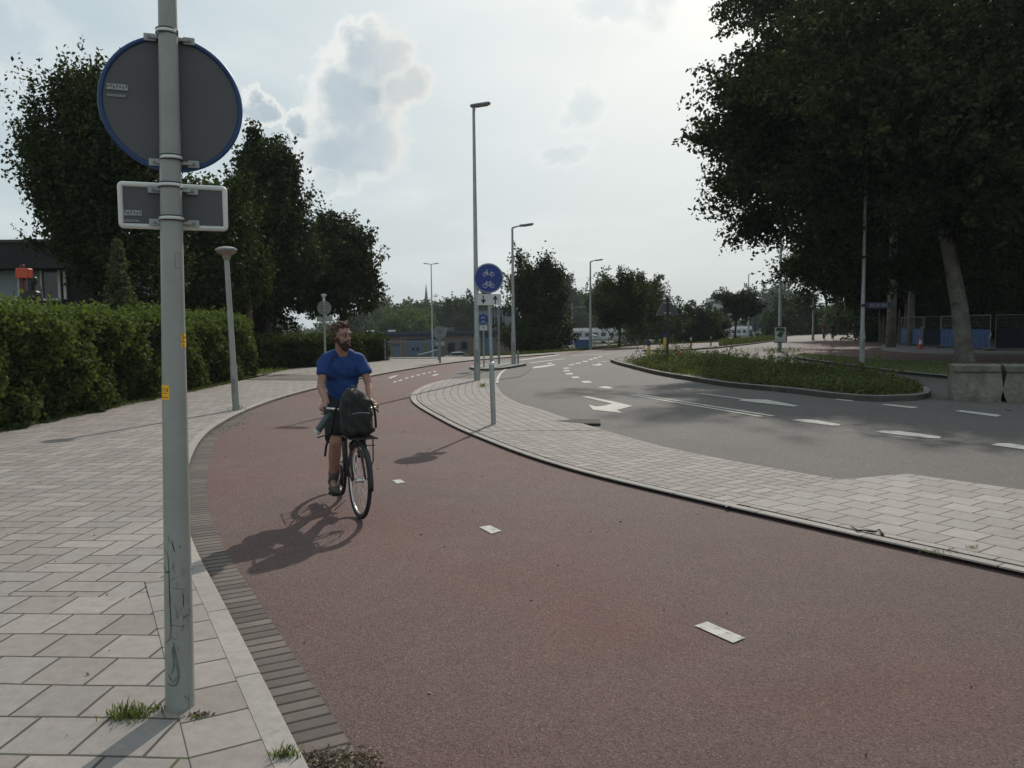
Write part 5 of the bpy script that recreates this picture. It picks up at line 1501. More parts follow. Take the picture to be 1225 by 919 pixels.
fence_panel((28.0, 54.2), (29.2, 52.4), 'dark navy fence panel set back between the two bright blue ones', M_navy)
fence_panel((27.5, 51.2), (27.3, 45.6), 'blue sheeted site fence panel half hidden by the big tree trunk', M_bluesheet)
fence_panel((27.5, 45.4), (30.6, 44.0), 'dark sheeted fence panel just beyond the big tree trunk', M_navy)
fence_panel((30.7, 43.9), (34.2, 42.4), 'dark sheeted fence panel at the picture edge', M_navy)
fence_panel((34.3, 42.3), (38.0, 40.6), 'last dark fence panel outside the picture', M_navy)
# row of leaning wooden poles
def pole_row():
    random.seed(8)
    for k in range(14):
        t = k / 13
        x, y = 29.4 + t * .7 - 1.6 + .5, 66.5 - t * 5.6
        x = GX(1051 + 25 * t, y)
        H_ = random.uniform(1.9, 2.7)
        lx, ly = random.uniform(-.35, .35), random.uniform(-.3, .3)
        ordn = ['first', 'second', 'third', 'fourth', 'fifth', 'sixth', 'seventh', 'eighth', 'ninth', 'tenth', 'eleventh', 'twelfth', 'thirteenth', 'last'][k]
        lean = 'leaning outwards' if lx < -.12 else ('leaning fencewards' if lx > .12 else 'nearly upright')
        root = thing('wooden_pole', (x, y, .07), ordn + ' rough wooden pole counted towards the blue fence, ' + lean, 'pole', group='leaning wooden poles by the site fence')
        MB().tube([(0, 0, -.05), (lx * .5, ly * .5, H_ * .5), (lx, ly, H_)], [.065, .055, .04], 7).build('shaft', M_wood, root)
        MB().tube([(lx * .6, ly * .6, H_ * .6), (lx * .6 + .1, ly * .6, H_ * .72)], [.02, .012], 5).build('side_branch', M_wood, root)
pole_row()
def cone():
    x, y = G(1101, 417.5, .06)
    root = thing('traffic_cone', (x, y, .065), 'red and white traffic cone in front of the navy fence panel', 'traffic cone')
    MB().box((0, 0, .02), (.42, .42, .04), bev=.012).build('base', M_rw_r, root)
    MB().lathe([(.15, .04), (.10, .32)], n=16).build('cone_body', M_rw_r, root)
    MB().lathe([(.104, .30), (.065, .55)], n=16).build('white_band', M_white, root)
    MB().lathe([(.066, .54), (.035, .76), (.001, .765)], n=16).build('tip', M_rw_r, root)
cone()
# ragged raised asphalt wedge and cable scrap
def wedge():
    a, b = G(668, 507, .06), G(718, 509, 0)
    o = MB().poly([G(664, 506.5), G(690, 504.2), G(717, 504.6), G(718.5, 509.8), G(700, 509.6)], .032).build('asphalt_wedge', mat('tar', (0.035, 0.033, 0.03), .9, .4, 20, bump=.8, bs=60))
    o.location.z = .012
    tag(o, 'dark crumbly wedge of tar at the rim of the tiled island', 'tar wedge')
wedge()
def twig():
    pts = [G(1018, 629.5, .05), G(1026, 632, .078), G(1033, 630.5, .075), G(1040, 632.5, .08), G(1047, 630, .09), G(1052, 630.5, .08), G(1056, 636, .075)]
    o = MB().tube([(x, y, .050 + .010 * (i % 2)) for i, (x, y) in enumerate(pts)], [.003, .008, .005, .009, .006, .006, .013], 6).build('dark_twig', mat('dark_twig', (0.02, 0.016, 0.012), .9))
    tag(o, 'small black twig lying on the large tiles of the island', 'twig')
twig()

# ---- far roadside: gate, handrail, masts, silo
def gate():
    root = thing('low_gate', (*G(462, 431.5, .06), .06), 'low grey bar gate in front of the brick depot', 'gate', rz=R(-2))
    L_ = 2.6
    f = MB(); f.tube([(0, 0, .1), (0, 0, .95), (L_, 0, .95), (L_, 0, .1)], .025, 6, closed=True); f.build('frame', M_galvd, root)
    b = MB()
    for k in range(1, 22): b.tube([(k * L_ / 22, 0, .1), (k * L_ / 22, 0, .95)], .008, 4)
    b.build('bars', M_galvd, root)
    for xx in (-.06, L_ + .06): MB().tube([(xx, 0, -.05), (xx, 0, 1.1)], .04, 8).build('post', M_galvd, root)
gate()
def railing():
    A_, B_ = Vector((*G(492, 429), 0)), None
    root = thing('ramp_handrail', (GX(500, 47), 47, 0), 'sloping white handrail leading down beside the depot gate', 'handrail')
    MB().tube([(0, 0, .10), (.6, .1, .24), (1.25, .3, .42)], .03, 8).build('rail', M_white, root)
    for k in range(2): MB().tube([(.1 + k * 1.0, .02 + k * .2, -1.0), (.1 + k * 1.0, .02 + k * .2, .12 + k * .24)], .02, 6).build('post', M_galvd, root)
    root = thing('ramp_handrail', (GX(708, 66), 66, 0), 'white curved handrail going down the bank by the outer lamp post', 'handrail')
    MB().tube([(0, 0, .95), (.4, 0, .9), (1.6, .5, .1), (2.2, 1, -.1)], .05, 8).build('rail', M_white, root)
    for k in range(2): MB().tube([(.3 + k * 1.4, .2 + k * .4, -1.4), (.3 + k * 1.4, .2 + k * .4, .85 - k * .8)], .03, 6).build('post', M_galvd, root)
railing()
def blue_skip():
    root = thing('blue_container', (GX(692, 84), 84, ground_z(GX(692, 84), 84)), 'open blue container with a pale curved edge on the bank by the train', 'container')
    M_b = mat('container_blue', (0.03, 0.075, 0.19), .5, .15)
    MB().poly([(0, 1.5), (.15, .7), (.6, 0), (3.4, 0), (4.0, .6), (4.2, 1.55)], 1.8, RotX(PI / 2), (-1.2, 1.8, 1.55)).build('tub', M_b, root)
    MB().tube([(-1.2, 0, 3.05), (-1.05, 0, 2.25), (-.6, 0, 1.55)], .07, 6).build('rim', M_white, root)
    MB().box((1.0, .9, .75), (2.6, 1.5, 1.6)).build('cradle', M_b, root)
    root.scale = (.45, .45, .62)
    root.location.z = -1.6
blue_skip()
def silo():
    Y = 150.0; x = GX(904, Y)
    root = thing('blue_silo', (x, Y, -2.9), 'dark blue silo with a funnel bottom standing by the railway', 'silo')
    M_s = mat('silo_blue', (0.022, 0.050, 0.105), .45, .12, 1.0)
    MB().lathe([(.35, 3.3), (1.35, 5.4), (1.36, 9.2), (1.2, 9.45), (.3, 9.6)], n=28).build('tank', M_s, root, auto=30)
    for sx, sy in ((-1, -1), (1, -1), (1, 1), (-1, 1)): MB().tube([(sx * .95, sy * .95, 0), (sx * .95, sy * .95, 5.6)], .09, 6).build('leg', M_galvd, root)
    l = MB(); 
    for s in (-.22, .22): l.tube([(s, -1.5, .2), (s, -1.5, 9.4)], .03, 5)
    for k in range(26): l.tube([(-.22, -1.5, .5 + k * .34), (.22, -1.5, .5 + k * .34)], .02, 4)
    l.build('ladder', M_galvd, root)
silo()

# ------------------------------------------------------------------ bicycle (x forward, y to the rider's left)
M_frame = mat('frame_black', (0.018, 0.018, 0.019), 0.35, 0.2)
M_rubber = mat('rubber', (0.020, 0.019, 0.018), 0.8, 0.25, 20)
M_chrome = mat('alloy', (0.55, 0.54, 0.52), 0.25, 0.08, 15, metal=0.9)
M_seat = mat('saddle_vinyl', (0.03, 0.026, 0.022), 0.55, 0.2)
M_skin = mat('skin', (0.30, 0.165, 0.118), 0.6, 0.07, 14.0, bump=0.1, bs=90, fine=0.04, dirt=((0.28, 0.12, 0.09), 9.0, 0.55, 0.5))
M_shirt = mat('blue_jersey', (0.012, 0.042, 0.155), 0.85, 0.10, 5.0, bump=0.5, bs=13.0, fine=0.06)
M_shorts = mat('black_cloth', (0.014, 0.014, 0.016), 0.9, 0.25, 6.0, bump=0.5, bs=14.0)
M_sock = mat('grey_wool', (0.085, 0.078, 0.070), 0.95, 0.15, 20)
M_shoe = mat('brown_grey_suede', (0.075, 0.062, 0.052), 0.85, 0.15, 20)
M_sole = mat('dark_sole', (0.02, 0.018, 0.016), 0.8)
M_hair = mat('brown_hair', (0.042, 0.023, 0.014), 0.8, 0.35, 30.0, bump=0.9, bs=130.0, c2=(0.085, 0.046, 0.026), fine=0.2)
M_beard = mat('dark_beard', (0.042, 0.022, 0.014), 0.85, 0.3, 40.0, bump=0.9, bs=160.0, fine=0.2)
M_eye = mat('eye_white', (0.30, 0.27, 0.25), .4)
M_bag = mat('black_bag_cloth', (0.012, 0.013, 0.011), 0.75, 0.3, 7.0, bump=0.6, bs=22.0)
M_bottle = mat('grey_green_bottle', (0.060, 0.085, 0.080), 0.35, 0.1)

def bicycle(loc, rz, label, steer=R(6), fm=None):
    fm = fm or M_frame
    root = thing('bicycle', (loc[0], loc[1], .005), label, 'bicycle', rz=rz)
    WR = .345; AX = .555
    def wheel(xc, M0, c0):
        wh = MB()
        def P(a, r, y=0): return tuple(c0 + M0 @ Vector((r * math.cos(a), y, r * math.sin(a))))
        A_ = np.linspace(0, 2 * PI, 49)[:-1]
        wh.tube([P(a, WR - .019) for a in A_], .0185, 10, closed=True)
        t_ = wh.build('wheel', M_rubber, root, smooth=True)
        rm = MB(); rm.tube([P(a, WR - .045) for a in A_], .012, 6, closed=True, sq=(1.0, .9)); rm.build('rim', M_chrome, t_, smooth=True)
        sp = MB()
        for k in range(28):
            a = 2 * PI * k / 28; s = 1 if k % 2 else -1
            b = a + (.5 if (k // 2) % 2 else -.5)
            sp.tube([P(b, .022, s * .028), P(a, WR - .055)], .0013, 4, cap=False)
        sp.build('spokes', M_chrome, t_)
        hb = MB(); hb.tube([P(0, 0, -.052), P(0, 0, -.036), P(0, 0, -.034), P(0, 0, -.024), P(0, 0, -.022), P(0, 0, .022), P(0, 0, .024), P(0, 0, .034), P(0, 0, .036), P(0, 0, .052)], [.008, .008, .03, .03, .017, .017, .03, .03, .008, .008], 14); hb.build('hub', M_chrome, t_)
        fd = MB()
        a0, a1 = (R(-5), R(165)) if xc > 0 else (R(15), R(205))
        pts = [P(a, WR + .016) for a in np.linspace(a0, a1, 26)]
        fd.tube(pts, .026, 8, sq=(1.0, .35)); fd.build('mudguard', fm, root, smooth=True)
    # steering geometry
    HT = Vector((.36, 0, .86)); HB = Vector((.40, 0, .70)); FA = Vector((AX, 0, WR))
    sa = (HT - HB).normalized()
    def rots(p):
        q = Quaternion(sa, steer); return HB + q @ (Vector(p) - HB)
    Ms = Quaternion(sa, steer).to_matrix()
    fc = rots(FA); fc.z = WR
    wheel(AX, Ms, fc)
    wheel(-AX, Matrix.Identity(3), Vector((-AX, 0, WR)))
    BB = Vector((-.09, 0, .29)); ST = Vector((-.245, 0, .84)); RA = Vector((-AX, 0, WR))
    f = MB()
    f.tube([HB - sa * .01, HT + sa * .02], .021, 12)
    f.tube([HB + sa * .03, (.2, 0, .52), BB], [.021, .019, .019], 12)
    f.tube([HT - sa * .03, (.1, 0, .72), ST.lerp(BB, .12)], [.016, .015, .015], 12)
    f.tube([BB, ST], .017, 12)
    f.tube([BB + Vector((0, -.04, 0)), BB + Vector((0, .04, 0))], .024, 12)
    for s in (-1, 1):
        f.tube([BB + Vector((-.02, s * .02, 0)), (-.3, s * .055, .315), RA + Vector((0, s * .06, 0))], .0095, 8)
        f.tube([ST.lerp(BB, .10) + Vector((0, s * .016, 0)), (-.38, s * .045, .62), RA + Vector((0, s * .06, 0))], .008, 8)
    f.build('frame', fm, root, smooth=True, auto=50)
    fk = MB()
    crown = HB - sa * .02
    for s in (-1, 1):
        fk.tube([rots(crown + Vector((0, s * .01, 0))), rots(crown + Vector((.01, s * .045, -.015))), rots((.47, s * .052, .50)), fc + Ms @ Vector((0, s * .055, 0))], [.014, .014, .012, .009], 8)
    fk.build('fork', fm, root, smooth=True)
    st = MB(); st.tube([rots(HT), rots(HT + sa * .075), rots(HT + sa * .095 + Vector((.05, 0, 0)))], .0125, 10); st.build('stem', M_chrome, root, smooth=True)
    hb = MB()
    top = HT + sa * .095 + Vector((.05, 0, 0))
    pts = []
    for s in (-1, 1):
        seg = [top, top + Vector((.005, s * .10, .01)), top + Vector((-.02, s * .18, .02)), top + Vector((-.09, s * .225, .02)), top + Vector((-.21, s * .245, .01))]
        pts = ([rots(p) for p in seg[::-1]] + [rots(p) for p in seg[1:]]) if s == 1 else pts
        seg_m = seg
    A_ = [rots(p) for p in [top + Vector((-.21, -.245, .01)), top + Vector((-.09, -.225, .02)), top + Vector((-.02, -.18, .02)), top + Vector((.005, -.10, .01)), top, top + Vector((.005, .10, .01)), top + Vector((-.02, .18, .02)), top + Vector((-.09, .225, .02)), top + Vector((-.21, .245, .01))]]
    hb.tube(A_, .0112, 10)
    h_ = hb.build('handlebar', M_chrome, root, smooth=True)
    for s in (-1, 1):
        g_ = MB(); g_.tube([rots(top + Vector((-.10, s * .228, .019))), rots(top + Vector((-.235, s * .248, .008)))], [.0165, .0175], 12); g_.build('grip', M_rubber, h_, smooth=True)
        b_ = MB(); b_.tube([rots(top + Vector((-.05, s * .205, .015))), rots(top + Vector((-.06, s * .24, -.02))), rots(top + Vector((-.16, s * .262, -.035)))], [.008, .007, .005], 6); b_.build('brake_lever', M_frame, h_, smooth=True)
    sp_ = MB(); sp_.tube([ST, ST + (ST - BB).normalized() * .10], .0125, 10); sp_.build('seat_post', M_chrome, root)
    sd_ = MB()
    sv = Vector((-.275, 0, .945))
    vs = []; prof = []
    for i in range(13):
        t = i / 12; x = -.13 + .28 * t
        wdt = .095 * (1 - t) ** .7 + .022; hh = .032 * (1 - .3 * t)
        for k in range(12):
            a = 2 * PI * k / 12
            vs.append((sv.x + x, wdt * math.cos(a) * (.5 if i == 0 else 1), sv.z + hh * max(-.5, math.sin(a)) + .012 * (1 - t) + (-.01 if i == 12 else 0)))
    sd_.add(vs, [(i * 12 + k, i * 12 + (k + 1) % 12, (i + 1) * 12 + (k + 1) % 12, (i + 1) * 12 + k) for i in range(12) for k in range(12)] + [tuple(range(11, -1, -1)), tuple(144 + k for k in range(12))])
    sd_.build('saddle', M_seat, root, smooth=True)
    # drive
    cr = MB(); cr.lathe([(.095, -.002), (.098, 0), (.095, .002)], BB + Vector((0, -.052, 0)), RotX(PI / 2), n=32)
    c1 = cr.build('chainring', M_chrome, root)
    cg = MB(); cg.poly([(-.13, .09), (.06, .10), (.11, .0), (.06, -.10), (-.15, -.075), (-.5, -.02), (-.53, .05), (-.5, .10)], .012, RotX(PI / 2), BB + Vector((0, -.058, 0))); cg.build('chain_guard', fm, root)
    for s, d in ((-1, -1), (1, 1)):
        ca = MB()
        e = BB + Vector((0, s * .085, d * .17))
        ca.tube([BB + Vector((0, s * .05, 0)), BB + Vector((0, s * .075, 0)), e], [.012, .012, .009], 8)
        c_ = ca.build('crank', M_chrome, root, smooth=True)
        MB().box(e + Vector((0, s * .055, 0)), (.095, .085, .022), bev=.006).build('pedal', M_rubber, c_)
    # rear carrier and front carrier
    rc = MB()
    for s in (-1, 1):
        rc.tube([(-.30, s * .05, .74), (-.75, s * .06, .74), (-.76, 0, .74)], .006, 6)
        rc.tube([(-.70, s * .06, .74), RA + Vector((-.01, s * .075, 0))], .005, 6)
        rc.tube([(-.45, s * .06, .74), RA + Vector((-.01, s * .075, 0))], .005, 6)
    for k in range(3): rc.tube([(-.40 - k * .13, -.06, .74), (-.40 - k * .13, .06, .74)], .005, 6)
    rc.build('rear_carrier', fm, root)
    fc_ = MB()
    zc = .735
    for s in (-1, 1):
        fc_.tube([rots((.40, s * .12, zc)), rots((.70, s * .12, zc))], .007, 6)
        fc_.tube([rots((.56, s * .12, zc)), rots((.57, s * .12, .52)), fc + Ms @ Vector((0, s * .07, .0))], .0065, 6)
        fc_.tube([rots((.62, s * .12, zc - .07)), rots((.62, s * .04, zc - .07))], .005, 6)
    for k in range(5): fc_.tube([rots((.42 + k * .072, -.12, zc)), rots((.42 + k * .072, .12, zc))], .006, 6)
    fc_.build('front_carrier', fm, root)
    hl = MB(); hl.lathe([(.012, -.03), (.034, -.01), (.036, .015), (.030, .022), (.001, .024)], rots((.50, .0, .665)), RotY(R(80)), n=16); hl.build('headlight', M_frame, root, smooth=True)
    ks = MB(); ks.tube([(-.18, .05, .27), (-.42, .10, .12)], .008, 6); ks.build('kickstand', M_chrome, root)
    return root

BROOT = Vector((-1.566, 7.54, 0)); BRZ = R(-69.5)
bicycle(BROOT, BRZ, 'black upright bicycle with a loaded front carrier ridden along the red path')

# ------------------------------------------------------------------ people
def remesh_obj(mb, vox, name, mats, parent, smooth_it=3, fac=.5, disp=None):
    me = bpy.data.meshes.new('tmp'); me.from_pydata(mb.v, [], mb.f)
    o = bpy.data.objects.new('tmp', me); col.objects.link(o)
    r = o.modifiers.new('r', 'REMESH'); r.mode = 'VOXEL'; r.voxel_size = vox
    s = o.modifiers.new('s', 'SMOOTH'); s.iterations = smooth_it; s.factor = fac
    dg = bpy.context.evaluated_depsgraph_get(); dg.update()
    nm = bpy.data.meshes.new_from_object(o.evaluated_get(dg))
    bpy.data.objects.remove(o); bpy.data.meshes.remove(me)
    nm.name = name
    nm.materials.clear()
    if disp:
        n = len(nm.vertices); co = np.empty(n * 3, np.float32); nm.vertices.foreach_get('co', co); co = co.reshape(-1, 3)
        no = np.empty(n * 3, np.float32); nm.vertex_normals.foreach_get('vector', no); no = no.reshape(-1, 3)
        co = co + no * disp(co)[:, None]
        nm.vertices.foreach_set('co', co.astype(np.float32).ravel())
    return link_mesh(name, nm, mats, parent, smooth=True)

def person(root, J, headyaw, shirt, shorts, skin=M_skin, vox=.0085, full=True, hands=True, hair=M_hair, sleeve=.56, shortlen=.90, beard=True):
    V = Vector
    b = MB()
    head = V(J['head']); neck = V(J['neck']); chest = V(J['chest']); pel = V(J['pelvis'])
    Hm = RotZ(headyaw) @ RotY(R(4))
    def hp(x, y, z): return head + Hm @ V((x, y, z))
    # head: skull, face, jaw, nose, brow, ears, lips
    b.ell(hp(-.012, 0, .025), (.094, .076, .098), Hm)
    b.ell(hp(.022, 0, -.035), (.066, .060, .080), Hm)
    b.ell(hp(.048, 0, -.088), (.035, .036, .026), Hm)
    b.cap(hp(.083, 0, .012), hp(.103, 0, -.026), .008, .0125); b.ell(hp(.098, 0, -.030), (.012, .018, .010), Hm)
    b.cap(hp(.074, -.045, .026), hp(.074, .045, .026), .014, .014)
    for s in (-1, 1):
        b.ell(hp(-.002, s * .078, -.008), (.020, .010, .032), Hm)
        b.ell(hp(.058, s * .040, -.026), (.022, .020, .020), Hm)
    b.cap(hp(.083, -.018, -.060), hp(.083, .018, -.060), .010, .010)
    b.cap(head + V((-.02, 0, -.06)), neck + V((-.01, 0, -.03)), .058, .064)
    # torso
    up = (neck - pel).normalized()
    b.ell(chest + V((0, 0, .04)), (.105, .150, .16))
    b.ell(chest.lerp(pel, .45), (.098, .130, .17))
    b.ell(pel, (.110, .148, .12))
    for s, k in ((1, 'l'), (-1, 'r')):
        sh, el, ha = V(J['sh_' + k]), V(J['el_' + k]), V(J['ha_' + k])
        b.cap(neck + V((-.015, s * .03, -.055)), sh - V((0, 0, .01)), .050, .048)
        b.cap(sh, el, .045, .036); b.cap(el, el.lerp(ha, .35), .037, .037); b.cap(el.lerp(ha, .35), ha, .037, .024)
        hi, kn, an = V(J['hip_' + k]), V(J['kn_' + k]), V(J['an_' + k])
        b.cap(hi, kn, .090, .058); b.cap(kn, kn.lerp(an, .35), .056, .060); b.cap(kn.lerp(an, .35), an, .058, .036)
        b.cap(an, an + V(J.get('toe', (.13, 0, -.05))), .034, .03)
        if hands:
            ax = V(J['grip_' + k]).normalized()          # grip axis, pointing to its outer end
            gc = V(J['gripc_' + k])
            fw = (gc - ha); fw -= ax * fw.dot(ax); fw.normalize()
            if fw.dot(V((1, 0, 0))) < 0 and 'grip_fwd' not in J: pass
            upn = ax.cross(fw) * (1 if ax.cross(fw).z > 0 else -1)
            pc = gc - fw * .030 + upn * .020
            b.ell(gc.lerp(ha, .45) + upn * .014, (.040, .040, .016), Matrix((fw, ax, upn)).transposed())
            b.cap(ha, pc, .027, .022)
            for j in range(4):
                o_ = ax * (-.033 + .022 * j)
                ln = (.92, 1.0, .95, .78)[j] if s > 0 else (.92, 1.0, .95, .78)[j]
                k0 = gc + o_ - fw * .012 + upn * .026
                k1 = gc + o_ + fw * .020 * ln + upn * .022
                k2 = gc + o_ + fw * .029 * ln - upn * .004
                k3 = gc + o_ + fw * .010 - upn * .025 * ln
                b.cap(k0, k1, .0098, .0094, 8); b.cap(k1, k2, .0094, .0088, 8); b.cap(k2, k3, .0088, .0078, 8)
            t0 = gc - ax * .045 - fw * .020 + upn * .006
            b.cap(gc.lerp(ha, .5) - ax * .02, t0, .014, .012, 8); b.cap(t0, gc - ax * .048 + fw * .012 - upn * .010, .0115, .009, 8)
    body = remesh_obj(b, vox, 'body', skin, root, 3, .45)
    # T-shirt
    c = MB()
    c.ell(chest + V((0, 0, .045)), (.120, .166, .165))
    c.ell(chest.lerp(pel, .45), (.118, .150, .19))
    c.ell(pel + V((0, 0, -.015)), (.128, .164, .13))
    c.ell(pel.lerp(chest, .25) + V((.045, 0, 0)), (.10, .14, .14))
    for s, k in ((1, 'l'), (-1, 'r')):
        sh, el = V(J['sh_' + k]), V(J['el_' + k])
        c.cap(neck + V((-.022, s * .055, -.050)), sh + V((0, 0, .002)), .058, .058)
        e = sh.lerp(el, sleeve)
        c.tube([sh, sh.lerp(e, .5), e], [.058, .056, .062], 16)
        c.cap(sh, sh.lerp(el, .1), .056, .056)
        c.cap(chest + V((0, s * .10, .02)), sh + V((0, -s * .015, -.02)), .10, .065)
    def wr(co):
        return (.008 + .0070 * np.sin(co[:, 2] * 34 + np.sin(co[:, 1] * 26) * 2.2 + co[:, 0] * 9) * np.cos(co[:, 1] * 19 + co[:, 0] * 12) + .0045 * np.sin(co[:, 0] * 60 + co[:, 2] * 44 + co[:, 1] * 28)).astype(np.float32)
    remesh_obj(c, .010 if full else .02, 't_shirt', shirt, root, 3, .5, wr)
    # shorts / trousers
    c = MB()
    c.ell(pel + V((0, 0, -.02)), (.128, .172, .115))
    for k in ('l', 'r'):
        hi, kn = V(J['hip_' + k]), V(J['kn_' + k])
        e = hi.lerp(kn, shortlen)
        c.cap(hi, hi.lerp(kn, .25), .102, .100)
        c.tube([hi, hi.lerp(e, .5), e], [.102, .097, .092], 16)
        if shortlen >= 1: c.cap(kn, V(J['an_' + k]), .075, .055)
    remesh_obj(c, .011 if full else .02, 'shorts', shorts, root, 3, .5, wr)
    # shoes and socks
    for k in ('l', 'r'):
        an = V(J['an_' + k]); kn = V(J['kn_' + k])
        fwd_ = V(J.get('toedir', (1, 0, -.12))).normalized()
        if full:
            d_ = (kn - an).normalized()
            MB().tube([an - d_ * .02, an + d_ * .04, an + d_ * .11], [.048, .044, .050], 14).build('sock', M_sock, root, smooth=True)
        c = MB()
        heel = an + V((-.035, 0, -.045)) ; ball = heel + fwd_ * .17; toe = heel + fwd_ * .235
        c.cap(heel, ball, .038, .040); c.cap(ball, toe, .040, .026); c.cap(an + V((-.005, 0, .012)), heel + fwd_ * .06, .044, .040)
        c.ell(heel + fwd_ * .12, (.13, .045, .030), Matrix.Rotation(math.atan2(-fwd_.z, fwd_.x), 3, 'Y'))
        sh_ = remesh_obj(c, .009 if full else .02, 'shoe', M_shoe, root, 3, .5)
        if full:
            c = MB(); rm_ = Matrix.Rotation(math.atan2(-fwd_.z, fwd_.x), 3, 'Y')
            c.box(heel + fwd_ * .10 - V((0, 0, .038)), (.27, .082, .018), rm_, bev=.008); c.build('sole', M_sole, sh_)
    # hair
    c = MB()
    c.ell(hp(-.030, 0, .045), (.092, .085, .090), Hm)
    c.ell(hp(-.060, 0, -.010), (.055, .078, .075), Hm)
    c.ell(hp(.036, -.008, .102), (.042, .054, .034), Hm)
    c.ell(hp(.052, .018, .105), (.030, .030, .026), Hm)
    c.ell(hp(.0, .03, .118), (.04, .035, .022), Hm)
    for s in (-1, 1): c.cap(hp(-.004, s * .080, .040), hp(.004, s * .078, -.030), .015, .012)
    def hn(co): return (.006 * np.sin(co[:, 0] * 150 + co[:, 2] * 60) * np.cos(co[:, 1] * 140) + .005 * np.sin(co[:, 2] * 110 + co[:, 1] * 80)).astype(np.float32)
    remesh_obj(c, .007 if full else .015, 'hair', hair, root, 1, .5, hn)
    if beard:
        c = MB()
        c.ell(hp(.058, 0, -.100), (.040, .044, .034), Hm)
        c.ell(hp(.052, 0, -.118), (.030, .034, .030), Hm)
        for s in (-1, 1):
            c.cap(hp(.010, s * .071, -.030), hp(.050, s * .046, -.085), .013, .022)
            c.cap(hp(.092, s * .004, -.046), hp(.078, s * .034, -.066), .008, .009)
        remesh_obj(c, .006, 'beard', M_beard, root, 1, .5, hn)
        c = MB()
        for s in (-1, 1):
            c.tube([tuple(hp(.094 - .010 * abs(math.cos(a)), s * .034 + .025 * math.cos(a), .008 + .018 * math.sin(a))) for a in np.linspace(0, 2 * PI, 17)[:-1]], .0021, 5, closed=True)
            c.tube([hp(.086, s * .059, .012), hp(.01, s * .082, .012)], .002, 5)
        c.tube([hp(.098, -.010, .010), hp(.102, 0, .013), hp(.098, .010, .010)], .002, 5)
        c.build('glasses', M_dark, root)
        for s in (-1, 1):
            e_ = MB().ell(hp(.0735, s * .032, .006), (.0125, .012, .009), Hm).build('eye', M_eye, root, smooth=True)
            MB().ell(hp(.084, s * .032 + .003, .006), (.005, .0075, .0075), Hm).build('iris', M_dark, e_, smooth=True)
            MB().cap(hp(.086, s * .018, .033), hp(.078, s * .052, .034), .0045, .003, 6).build('eyebrow', M_beard, root)
        MB().cap(hp(.092, -.019, -.062), hp(.092, .019, -.062), .0045, .0045, 8).build('lips', mat('lips', (0.26, 0.09, 0.075), .5), root)
    return body

# bar geometry repeated for the hands
_sa = (Vector((.36, 0, .86)) - Vector((.40, 0, .70))).normalized()
_q = Quaternion(_sa, R(6))
def _rots(p): return Vector((.40, 0, .70)) + _q @ (Vector(p) - Vector((.40, 0, .70)))
_top = Vector((.36, 0, .86)) + _sa * .095 + Vector((.05, 0, 0))
JR = dict(pelvis=(-.27, 0, 1.02), chest=(-.165, -.015, 1.285), neck=(-.10, -.02, 1.485), head=(-.035, -.03, 1.628))
for s, k in ((1, 'l'), (-1, 'r')):
    a_, b_ = _rots(_top + Vector((-.235, s * .248, .008))), _rots(_top + Vector((-.10, s * .228, .019)))
    gc = a_.lerp(b_, .48)
    JR['gripc_' + k] = tuple(gc); JR['grip_' + k] = tuple(a_ - b_)
    wrist = gc + Vector((-.052, -s * .035, .052))
    JR['ha_' + k] = tuple(wrist)
    JR['sh_' + k] = (-.125, s * .164 - .014, 1.392)
    JR['el_' + k] = (-.045, s * .228 - .008, 1.155)
JR.update(hip_l=(-.24, .09, 1.0), kn_l=(.17, .135, .86), an_l=(-.135, .145, .575), hip_r=(-.24, -.09, 1.0), kn_r=(.055, -.125, .63), an_r=(-.115, -.135, .235))
JR['toedir'] = (1, 0, -.10)
rider = thing('person', (BROOT.x, BROOT.y, .005), 'bearded man in a blue T-shirt and black shorts riding a bicycle along the red path', 'person', rz=BRZ)
person(rider, JR, R(33), M_shirt, M_shorts)

